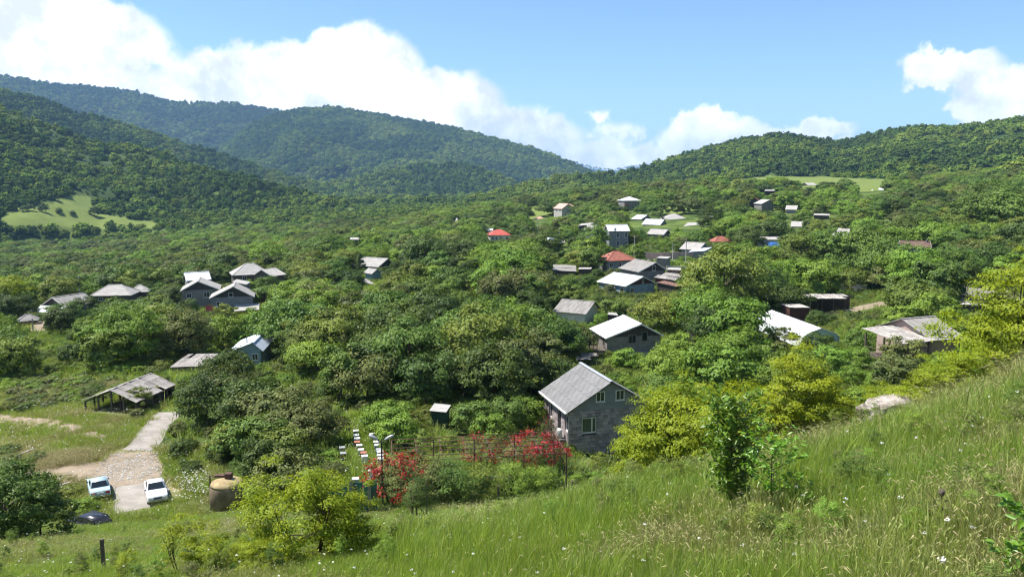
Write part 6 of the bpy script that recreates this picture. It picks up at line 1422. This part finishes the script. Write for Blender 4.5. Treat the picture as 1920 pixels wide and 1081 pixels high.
# ------------------------------------------------------------------ trees that can be told apart
TR = []       # (x, y, r, entry)
placed = []   # individual trees waiting for a label
def put(px, Y, h, kind, tone, shift=True):
    z = zt1((px - CX) / F * Y, Y); f = Y * math.cos(PITCH) - z * math.sin(PITCH); X = (px - CX) / F * f; z = zt1(X, Y); s = h / TREE[kind][2]; r = TREE[kind][3] * s
    placed.append((X, Y, z, h, kind, tone, s)); TR.append((X, Y, r))
for q in [(22, 45.5, 4.9, 4, 'mid'), (-30, 47, 5.0, 1, 'mid'), (78, 46, 2.6, 3, 'mid'), (329, 176, 7.0, 6, 'dark'), (423, 162, 4.8, 8, 'olive'), (1352, 138, 13.5, 4, 'olive'), (1398, 150, 12.5, 9, 'mid'), (1322, 150, 9.5, 4, 'mid'), (1330, 120, 6.5, 1, 'dark'),
          (1030, 92, 5.5, 0, 'dark'), (640, 86, 7.0, 2, 'mid'), (690, 86, 6.0, 1, 'grey'), (765, 90, 8.5, 4, 'mid'), (800, 82, 6.0, 0, 'dark'), (870, 86, 7.0, 9, 'dark'), (930, 84, 7.5, 4, 'dark'), (975, 90, 8.5, 2, 'grey'), (900, 94, 10.0, 4, 'olive'),
          (735, 69, 3.8, 0, 'bright'), (715, 72, 3.0, 5, 'bright'), (748, 66, 3.0, 5, 'bright'), (890, 72, 3.4, 5, 'mid'), (920, 70, 3.0, 5, 'bright'), (950, 76, 3.8, 0, 'mid'), (985, 80, 3.4, 5, 'bright'), (868, 76, 2.2, 10, 'mid'), (790, 66, 1.8, 10, 'olive'), (775, 72, 2.0, 10, 'olive'),
          (390, 76, 5.4, 4, 'dark'), (428, 92, 5.0, 1, 'dark'), (420, 79, 6.0, 9, 'grey'), (470, 74, 5.5, 1, 'dark'), (520, 72, 5.2, 3, 'grey'), (570, 68, 4.4, 3, 'grey'), (500, 66, 4.0, 0, 'mid'), (545, 62, 3.6, 5, 'olive'), (455, 66, 3.6, 5, 'mid'), (430, 66, 3.4, 8, 'olive'), (490, 60, 3.4, 5, 'dark'), (540, 58, 3.0, 10, 'grey'), 
          (262, 81.5, 2.7, 8, 'olive'), (1470, 106, 4.2, 8, 'grey'), (1530, 101, 3.8, 0, 'dark'), (1545, 97, 2.8, 5, 'mid'), (1690, 84, 5.6, 2, 'grey'), (1675, 80, 4.6, 0, 'grey'), (1660, 172, 11, 9, 'mid'), (1690, 150, 5.0, 7, 'mid'), (1720, 152, 9.5, 4, 'bright'), (1770, 156, 9.5, 4, 'mid'), (1620, 190, 12, 4, 'mid'), (1560, 195, 12, 2, 'mid'), (1500, 200, 11, 4, 'olive'), (1790, 160, 9, 2, 'mid'),
          (1850, 250, 17, 4, 'mid'), (1800, 240, 13, 2, 'mid'), (1890, 235, 15, 4, 'mid'), (1470, 402, 11, 2, 'bright'), (1700, 225, 10, 4, 'mid'), (676, 235, 6, 6, 'dark'), (115, 142, 5.6, 0, 'dark'), (120, 150, 6.0, 9, 'mid'), (118, 215, 9, 4, 'grey'), (80, 205, 7, 9, 'mid'), (10, 190, 9, 7, 'yellow'), (472, 204, 5.0, 0, 'bright'), (502, 206, 5.5, 1, 'mid'), (455, 206, 4.0, 8, 'olive'),
          (945, 405, 12, 4, 'dark'), (1030, 250, 9, 4, 'mid'), (1100, 232, 8.5, 9, 'mid'), (1115, 250, 9, 4, 'mid'), (620, 262, 11, 4, 'mid'), (560, 250, 9, 9, 'mid'), (505, 255, 11, 4, 'bright'), (1330, 320, 10, 4, 'dark'), (1226, 428, 7, 9, 'mid'), (1208, 434, 4.5, 4, 'bright')]: put(*q)
rs = np.random.default_rng(77)
def tone_at(x, y, rs):
    n = fbm(np.array([x / 28.0 + 3]), np.array([y / 28.0 + 9]), 2, 55)[0] + rs.normal() * 0.13
    return 'dark' if n < 0.32 else 'grey' if n < 0.40 else 'mid' if n < 0.54 else 'olive' if n < 0.63 else 'bright'
def ok_site(X, Y, z, h, r, spacing, most=0.07, foot=0.4):
    if on_foot(X, Y, r * foot): return False
    if any((X - a) ** 2 + (Y - b) ** 2 < (spacing * (r + c)) ** 2 for a, b, c in TR): return False
    return not blocked(X, Y, z, h, r, most)
tries = 0
N_IND = 292
while len(placed) < N_IND and tries < 9000:
    tries += 1
    px = rs.uniform(-70, 1990); Y = math.sqrt(rs.uniform(68 ** 2, 250 ** 2)); a = (px - CX) / F; X = a * Y * 1.02; z = zt1(X, Y)
    if Y < np.interp(X, _EX, _EY) + 18: continue
    pp = proj(X, Y, z)
    if 600 < pp[0] < 1075 and Y < 82: continue
    if open_ground(np.array([X]), np.array([Y]), np.array([z]))[0]: continue
    if pp[0] < 340 and Y < 96: continue
    kind = int(rs.choice([0, 1, 2, 3, 4, 5, 8, 9, 7], p=[.17, .12, .20, .06, .16, .08, .07, .11, .03])); h = {4: 9.6, 9: 8.2, 5: 3.4}.get(kind, 7.0) * rs.uniform(0.65, 1.35); s = h / TREE[kind][2]; r = TREE[kind][3] * s
    if not ok_site(X, Y, z, h, r, 0.62):
        kind, h = 5, rs.uniform(2.2, 3.2); s = h / TREE[5][2]; r = TREE[5][3] * s
        if not ok_site(X, Y, z, h, r, 0.62): continue
    placed.append((X, Y, z, h, kind, tone_at(X, Y, rs), s)); TR.append((X, Y, r))
print('trees', len(placed), tries)
# labels that tell them apart: look, then place beside a landmark, then order from it
TONE = {'mid': 'mid-green', 'bright': 'bright green', 'dark': 'dark green', 'grey': 'grey-green', 'olive': 'olive green', 'yellow': 'yellow-green'}
FORM = {0: 'round', 1: 'spreading', 2: 'tall oval', 3: 'low spreading', 4: 'large full-crowned', 5: 'small bushy', 6: 'conical', 7: 'flat-topped', 8: 'loose-crowned', 9: 'broad', 10: 'low shrubby'}
cells = {}
for t in placed:
    X, Y, z, h, kind, tone, s = t; px, py, f = proj(X, Y, z + h * 0.6)
    d, l = min(((math.hypot(px - a, (py - b) * 1.6), (a, b, c)) for a, b, c in LAND), key=lambda q: q[0])
    dx, dy = px - l[0], (py - l[1]) * 1.6
    rel = ('to the right of' if dx > 0 else 'to the left of') if abs(dx) > abs(dy) else ('below' if dy > 0 else 'above')
    cells.setdefault((TONE[tone], FORM[kind], rel, l[2]), []).append((d, t))
NUM = ['', 'second ', 'third ', 'fourth ', 'fifth ', 'sixth ', 'seventh ', 'eighth ']
for (tn, fm, rel, lm), lst in cells.items():
    lst.sort(key=lambda q: q[0])
    for i, (d, t) in enumerate(lst):
        X, Y, z, h, kind, tone, s = t; bush = kind in (5, 10)
        lm = lm.replace('the white-roofed dark brick house', 'the dark brick house').replace('the white hip-roofed house on the ridge', 'the hip-roofed ridge house').replace('the large hip-roofed hamlet house', 'the hip-roofed hamlet house').replace('the wide grey roofed orchard house', 'the orchard house').replace('the broad white roofed slope house', 'the broad white slope house')
        lab = f'{NUM[min(i, 7)]}{tn} {fm} {"bush" if bush else "tree"} {rel} {lm}'
        plant('bush' if bush else 'tree', kind, tone, (X, Y, z - 0.15), s, random.random() * 6.28, lab, 'bush' if bush else 'tree', 'bushes among the village gardens' if bush else 'trees among the village houses', part=('stem' if bush else 'trunk', 'crown'))

# ------------------------------------------------------------------ the rest of the greenery, too many to count
def rand_area(n, y0, y1, pxa=-80, pxb=2000):
    px = rs.uniform(pxa, pxb, n); Y = np.sqrt(rs.uniform(y0 ** 2, y1 ** 2, n)); X = (px - CX) / F * Y * 1.015; z = zt(X, Y); return X, Y, z
SHOW = [(TREE[k][1], LEAF[t]) for k in (0, 3, 5, 8, 1) for t in ('mid', 'olive', 'bright', 'dark', 'grey')]
def fill(name, n, y0, y1, hmin, hmax, label, cat, spacing, most, kinds, tonep=None, **kw):
    X, Y, z = rand_area(n, y0, y1, **kw); og = open_ground(X, Y, z); pts = []; sc_ = []; idx = []; near = {}
    edge = np.interp(X, _EX, _EY)
    for i in range(n):
        if og[i] or Y[i] < edge[i] + 5: continue
        h = rs.uniform(hmin, hmax); k = kinds[rs.integers(0, len(kinds))]; s = h / TREE[(0, 3, 5, 8, 1)[k]][2]; r = TREE[(0, 3, 5, 8, 1)[k]][3] * s
        pxx = proj(X[i], Y[i], z[i])[0]
        if pxx < 345 and Y[i] < 98 and not (300 < pxx and Y[i] > 60): continue
        if 640 < pxx < 745 and Y[i] < 78: continue
        if 740 < pxx < 1010 and Y[i] < 80 and rs.random() < 0.75: continue
        c = (int(X[i] / 4), int(Y[i] / 4)); bad = False
        for dx in (-2, -1, 0, 1, 2):
            for dy in (-2, -1, 0, 1, 2):
                for (a, b, q) in near.get((c[0] + dx, c[1] + dy), ()):
                    if (a - X[i]) ** 2 + (b - Y[i]) ** 2 < (spacing * (r + q)) ** 2: bad = True
        if bad or on_foot(X[i], Y[i], r * 0.45) or blocked(X[i], Y[i], z[i], h * 0.95, r, most): continue
        near.setdefault(c, []).append((X[i], Y[i], r)); t = tone_at(X[i], Y[i], rs); ti = ('mid', 'olive', 'bright', 'dark', 'grey').index(t)
        pts.append((X[i], Y[i], z[i] - 0.3)); sc_.append(s); idx.append(k * 5 + ti)
    m = len(pts); print(name, m)
    scatter(name, pts, np.c_[rs.normal(size=(m, 2)) * 0.08, rs.random(m) * 6.28], np.array(sc_), idx, SHOW, label, cat)
fill('orchard_wood', 11000, 86, 680, 4.0, 9.5, 'mass of orchard and wood trees between and beyond the houses', 'wood', 0.52, 0.06, (0, 1, 3, 4))
fill('undergrowth', 16000, 56, 320, 0.6, 1.7, 'tangle of low bushes and weeds covering the gardens', 'undergrowth', 0.34, 0.07, (1, 2, 3))

# ------------------------------------------------------------------ forest on the ridges
_FC = [crown_mesh('canopy', 400 + k, 1.0, 1.0, 0.6, 30, 330, 0.40, 0.42, 0.85, hollow=0.45, upb=0.6, aspect=0.75)[0] for k in range(3)]
BL = [(_FC[k], LEAF[t]) for t in ('forest', 'forestl', 'forestd') for k in range(3)]
def forest():
    P_, S_, I_ = [], [], []
    spec = {0: (20000, 800, 3.9), 1: (22000, 1100, 5.4), 2: (36000, 2700, 8.6), 3: (46000, 2000, 7.4), 4: (11000, 800, 6.0), 5: (6000, 2500, 9), 6: (26000, 800, 3.9)}
    for i, (n, dep, rad) in spec.items():
        nm, az, H, RR, *_ = _RD[i]; a = rs.uniform(max(az[0], R(-37)), min(az[-1], R(37)), n); rr = np.interp(a, az, RR); r = np.sqrt(rs.uniform((rr - dep) ** 2, (rr + 25) ** 2)); x, y = r * np.sin(a), r * np.cos(a)
        z, w = ground_parts(x, y); og = open_ground(x, y, z)
        dens = fbm(x / 70, y / 70, 3, 12); k = (w == i) & ~og & (r > 560) & ((dens > 0.36) | (i in (1, 2, 3, 5)) | (rs.random(n) < 0.25)); m = k.sum()
        P_.append(np.c_[x, y, z][k]); sz = rad * (0.35 + 1.25 * rs.random(m) ** 2.0); S_.append(np.c_[sz, sz, sz * (0.75 + 0.5 * rs.random(m))])
        tn = 0.5 + 1.5 * (fbm(x[k] / 190, y[k] / 190, 4, 19) - 0.5) + rs.normal(size=m) * 0.12; tn = tn + (0.10 if i == 0 else 0.0); b = np.where(tn < 0.44, 2, np.where(tn < 0.60, 0, 1)); I_.append(b * 3 + rs.integers(0, 3, m))
    # scrub and copses on the plateau and in the side valley
    n = 30000; a = rs.uniform(R(-37), R(37), n); r = np.sqrt(rs.uniform(560 ** 2, 1250 ** 2, n)); r[20000:] = np.sqrt(rs.uniform(1250 ** 2, 2900 ** 2, 10000)); x, y = r * np.sin(a), r * np.cos(a); z, w = ground_parts(x, y); og = open_ground(x, y, z); dens = fbm(x / 55, y / 55, 3, 14)
    k = (w < 0) & ~og & ((dens > 0.42) | (rs.random(n) < 0.2)); m = k.sum(); P_.append(np.c_[x, y, z][k]); sz = 2.9 * (0.5 + 0.8 * rs.random(m)) * np.where(np.hypot(x[k], y[k]) > 1250, 2.4, 1.0); S_.append(np.c_[sz, sz, sz * 1.0]); I_.append(rs.choice([0, 0, 1, 1, 2], m) * 3 + rs.integers(0, 3, m))
    p = np.concatenate(P_); s = np.concatenate(S_); ix = np.concatenate(I_); print('forest', len(p))
    scatter('forest', p, np.c_[np.zeros((len(p), 2)), rs.random(len(p)) * 6.28], s, ix, BL, 'unbroken deciduous forest covering the far hills and mountains', 'forest')
forest()
# hand-placed dark bushes standing on the far meadow, one by one
for i, (px, py, h, lb) in enumerate([(80, 398, 9, 'lone dark bush at the upper edge of the far meadow'), (178, 405, 10, 'largest round dark tree on the far meadow'), (137, 404, 5, 'small dark bush in the middle of the far meadow'), (112, 401, 6, 'small dark bush left of the pair on the far meadow'), (58, 395, 7, 'dark bush near the left end of the far meadow'), (45, 396, 6, 'dark bush at the left end of the far meadow')]):
    g = ghit(px, py, 400, 1500); s = h / TREE[5][2]; plant('bush', 5, 'dark', (g.x, g.y, g.z - 0.3), s, i, lb, 'bush', 'bushes on the far meadow', part=('stem', 'crown'))

# ------------------------------------------------------------------ grass
T_G = [(tuft_mesh(500 + k, 30, 0.70, 0.011, 0.2, 0.45, (0.12, -0.03)), LEAF['grass']) for k in range(4)]
T_O = [(tuft_mesh(510 + k, 28, 0.55, 0.012, 0.22, 0.5, (0.1, 0.0), 0.07), LEAF['grass2']) for k in range(3)]
T_S = [(tuft_mesh(520 + k, 24, 0.70, 0.008, 0.2, 0.65, (-0.22, -0.06), 0.35), LEAF['straw']) for k in range(3)]
T_L = [(tuft_mesh(540 + k, 16, 0.95, 0.013, 0.25, 0.6, (0.18, -0.06), 0.1, 4), LEAF['grass' if k < 2 else 'grass2']) for k in range(3)]
U = [(umbel_mesh(530 + k, 0.5), LEAF['white']) for k in range(2)]
def hill_grass(n=40000):
    a = rs.uniform(R(-36), R(36), n); r = 4.2 + (62 - 4.2) * rs.random(n) ** 1.05; x, y = r * np.sin(a), r * np.cos(a); z = zt(x, y); ed = np.interp(x, _EX, _EY)
    px, py, f = proj(x, y, z); k = (y < ed + 3.5) & (py < 1200) & ~((np.abs(px - 1650) < 60) & (py < 830) & (py > 775) & (y < 29.2) & (y > 26.5)); k &= ~np.array([on_foot(p, q, -0.15) for p, q in zip(x, y)])
    x, y, z, r, px, py = x[k], y[k], z[k], r[k], px[k], py[k]; m = len(x)
    dry = fbm(x / 2.2, y / 2.2, 3, 70) * 0.6 + fbm(x / 7, y / 7, 2, 71) * 0.4 + rs.normal(size=m) * 0.05
    # drier along the brink and on the upper right, lusher in the middle
    dry += 0.10 * np.exp(-((ed[k] - y) / 4.0) ** 2) + 0.10 * np.clip((px - 1500) / 400, 0, 1) * np.clip((900 - py) / 200, 0, 1) + 0.05 * (px < 900) * (py < 1040) - 0.06 * ((px > 700) & (px < 1800) & (py > 900))
    for gx, gy, gw, gh, ga in ((1590, 835, 90, 30, 0.22), (1440, 900, 60, 30, 0.2), (1800, 730, 140, 40, 0.16), (1890, 980, 50, 70, 0.25), (1150, 1060, 120, 30, 0.12), (420, 985, 90, 30, 0.15), (930, 960, 120, 14, 0.14)): dry += ga * np.exp(-((px - gx) / gw) ** 2 - ((py - gy) / gh) ** 2)
    t = rs.random(m); idx = np.where(dry > 0.74, np.where(t < 0.4, 7, 4), np.where(dry > 0.60, np.where(t < 0.92, 4, 7), np.where(t < 0.74, 0, np.where(t < 0.88, 10, np.where(t < 0.985, 4, 7)))))
    idx = idx + np.where(idx == 0, rs.integers(0, 4, m), rs.integers(0, 3, m)); sc_ = (0.6 + 0.7 * rs.random(m)) * np.where(px < 750, 0.6, 1.0) * np.clip(1.1 - (r - 12) / 55, 0.5, 1.1) * (0.7 + 0.6 * fbm(x / 1.6, y / 1.6, 2, 93))
    wd = np.clip(r / 14, 1.0, 3.2)
    print('grass', m); scatter('grass', np.c_[x, y, z], np.c_[rs.normal(size=(m, 2)) * 0.10, rs.random(m) * 2.6 - 1.3], np.c_[sc_ * wd, sc_ * wd, sc_], idx, T_G + T_O + T_S + T_L, 'long meadow grass with pale seed heads on the near hillside', 'grass')
    n2 = 420; j = rs.choice(m, n2); scatter('wildflowers', np.c_[x[j] + rs.normal(size=n2) * 0.2, y[j], z[j]], np.c_[rs.normal(size=(n2, 2)) * 0.2, rs.random(n2) * 6.28], 0.75 + 0.5 * rs.random(n2), rs.integers(0, 2, n2), U, 'small white wildflower heads dotted through the hillside grass', 'wildflowers')
hill_grass()
def herbs(n=520):
    a = rs.uniform(R(-35), R(35), n); r = 6 + 46 * rs.random(n) ** 1.2; x, y = r * np.sin(a), r * np.cos(a); z = zt(x, y); k = (y < np.interp(x, _EX, _EY) - 0.5) & (fbm(x / 6, y / 6, 2, 88) > 0.47); x, y, z = x[k], y[k], z[k]; m = len(x); h = 0.16 + 0.22 * rs.random(m)
    scatter('herbs', np.c_[x, y, z + 0.05], np.c_[rs.normal(size=(m, 2)) * 0.2, rs.random(m) * 6.28], np.c_[h * 0.9, h * 0.9, h], rs.integers(0, 4, m), [(SH['thin'][1], LEAF[t]) for t in ('mid', 'grey', 'olive', 'bright')], 'leafy herbs and young weeds mixed into the hillside grass', 'weeds')
herbs()
def flat_grass(n=26000):
    px = rs.uniform(-60, 700, n); Y = np.sqrt(rs.uniform(48 ** 2, 112 ** 2, n)); x = (px - CX) / F * Y * 1.03; z = zt(x, Y); og = open_ground(x, Y, z); pp, py, f = proj(x, Y, z)
    k = (og | (pp < 420) & (Y < 70) | (pp > 640) & (Y > 56) & (Y < 80)) & (Y > np.interp(x, _EX, _EY) + 1); k &= ~np.array([on_foot(p, q, -0.5) if kk else True for p, q, kk in zip(x, Y, k)])
    x, y, z, px = x[k], Y[k], z[k], pp[k]; m = len(x); dry = fbm(x / 5, y / 5, 3, 77) + rs.normal(size=m) * 0.05; t = rs.random(m)
    idx = np.where(px > 640, 0, np.where(dry > 0.58, np.where(t < 0.5, 7, 4), np.where(dry > 0.42, np.where(t < 0.85, 4, 0), np.where(t < 0.5, 0, 4)))); idx = idx + np.where(idx == 0, rs.integers(0, 4, m), rs.integers(0, 3, m)); sc_ = (0.6 + 0.7 * rs.random(m)) * np.where(px > 640, 0.5, 0.75)
    print('flat grass', m); scatter('rough_grass', np.c_[x, y, z], np.c_[rs.normal(size=(m, 2)) * 0.12, rs.random(m) * 6.28], np.c_[sc_ * 2.6, sc_ * 2.6, sc_], idx, T_G + T_O + T_S, 'rough pale grass and weeds of the meadow round the road', 'grass')
    n2 = 700; j = rs.choice(m, n2); scatter('meadow_flowers', np.c_[x[j], y[j], z[j]], np.c_[rs.normal(size=(n2, 2)) * 0.2, rs.random(n2) * 6.28], 1.2 + 0.8 * rs.random(n2), rs.integers(0, 2, n2), U, 'white umbel flowers in the rough meadow', 'wildflowers')
flat_grass()
def weeds(n=24000):
    X, Y, z = rand_area(n, 56, 230); og = open_ground(X, Y, z); k = ~og & (Y > np.interp(X, _EX, _EY) + 3); k &= ~np.array([on_foot(p, q, -0.2) if kk else True for p, q, kk in zip(X, Y, k)]); X, Y, z = X[k], Y[k], z[k]; m = len(X); s_ = 0.8 + 1.0 * rs.random(m); t = rs.random(m)
    idx = np.where(t < 0.6, 0, np.where(t < 0.95, 4, 7)); idx = idx + np.where(idx == 0, rs.integers(0, 4, m), rs.integers(0, 3, m))
    scatter('weeds', np.c_[X, Y, z], np.c_[rs.normal(size=(m, 2)) * 0.12, rs.random(m) * 6.28], np.c_[s_ * 3.4, s_ * 3.4, s_ * 1.1], idx, T_G + T_O + T_S, 'tall weeds and grass growing between the garden bushes', 'weeds')
weeds()
def weed_clumps():
    pts = []; sc_ = []; idx = []
    px = rs.uniform(-40, 400, 900); Y = np.sqrt(rs.uniform(54 ** 2, 106 ** 2, 900)); X = (px - CX) / F * Y * 1.03; z = zt(X, Y); og = open_ground(X, Y, z); dn = fbm(X / 9, Y / 9, 2, 83)
    for i in range(900):
        h = rs.uniform(0.4, 1.15)
        if not og[i] or dn[i] < 0.47 or on_foot(X[i], Y[i], 0.7) or blocked(X[i], Y[i], z[i], h, 0.8, 0.04): continue
        k = rs.integers(0, 3); pts.append((X[i], Y[i], z[i] - 0.15)); sc_.append(h / TREE[(0, 3, 5)[k]][2]); idx.append(k * 5 + rs.choice([0, 1, 2, 4, 4]))
    m = len(pts); sc_ = np.array(sc_); print('weed clumps', m); scatter('weed_clumps', pts, np.c_[rs.normal(size=(m, 2)) * 0.1, rs.random(m) * 6.28], np.c_[sc_ * 1.5, sc_ * 1.5, sc_], idx, SHOW, 'clumps of grey-green weeds dotted over the rough meadow', 'weeds')
weed_clumps()
# golden dry patch by the road fork
c = [ghit(110, 862), ghit(130, 858), ghit(90, 870), ghit(150, 862)]; q = scatter_disc(900, c, 1.7, rs); m = len(q)
scatter('dry_grass', q, np.c_[rs.normal(size=(m, 2)) * 0.15, rs.random(m) * 6.28], np.repeat((0.45 + 0.3 * rs.random(m))[:, None], 3, 1) * np.array([2.2, 2.2, 1]), rs.integers(0, 3, m), T_S, 'patch of golden dry grass beside the road fork', 'grass')
# white flowering clump behind the white car
c = [ghit(352, 930), ghit(345, 915), ghit(365, 905), ghit(375, 925), ghit(360, 942)]; q = scatter_disc(200, c, 1.5, rs); m = len(q)
scatter('white_flowers', q, np.c_[rs.normal(size=(m, 2)) * 0.25, rs.random(m) * 6.28], 1.3 + 0.8 * rs.random(m), rs.integers(0, 2, m), U, 'drift of white flowers on the bank beside the white car', 'wildflowers')
# thistle
p = Vector(((1757 - CX) / F * 9.6 * 1.06, 9.6, 0)); p.z = zt1(p.x, p.y); e = empty('thistle', p, 0, 'pale spiny thistle with a round seed head in the near grass', 'thistle'); mb = MB().tube([(0, 0, 0), (0.02, 0, 0.4), (0, 0, 0.78)], [0.014, 0.011, 0.008], 6); mb.build('stem', M['twig'], e)
MB().lathe([(0.012, 0.76), (0.030, 0.78), (0.040, 0.81), (0.032, 0.845), (0.01, 0.855)], 12).build('seed_head', M['timber'], e, True)
V = []; Fc = []
for k in range(22):
    a = k * 2.4; z = 0.15 + 0.025 * k; L = 0.24 * (1 - 0.55 * k / 22); d = Vector((math.cos(a), math.sin(a), 0.35)); s = Vector((-math.sin(a), math.cos(a), 0)) * 0.03; b = len(V); V += [Vector((0, 0, z)), Vector((0, 0, z)) + d * L * 0.4 + s, Vector((0, 0, z)) + d * L, Vector((0, 0, z)) + d * L * 0.4 - s]; Fc.append([b, b + 1, b + 2, b + 3])
obj('leaves', mk_mesh('leaves', np.array([v[:] for v in V]), np.array(Fc), {'lv': np.random.default_rng(1).random(len(V))}), LEAF['grey'], e)['kind'] = 'stuff'

# ------------------------------------------------------------------ the air between here and the mountains
m = bpy.data.materials.new('air'); m.use_nodes = True; t = NT(m.node_tree); out = t.n('ShaderNodeOutputMaterial'); v = t.n('ShaderNodeVolumePrincipled'); v.inputs['Color'].default_value = (0.36, 0.62, 1.0, 1); v.inputs['Density'].default_value = 0.000068; v.inputs['Anisotropy'].default_value = 0.0
t.t.links.new(v.outputs[0], out.inputs['Volume'])
hz = MB().box(-15500, 15500, -300, 14600, float(GZ.min()) - 5, float(GZ.max()) + 60).build('haze', m); tag(hz, 'thin blue summer haze filling the valley air', 'haze', kind='stuff')
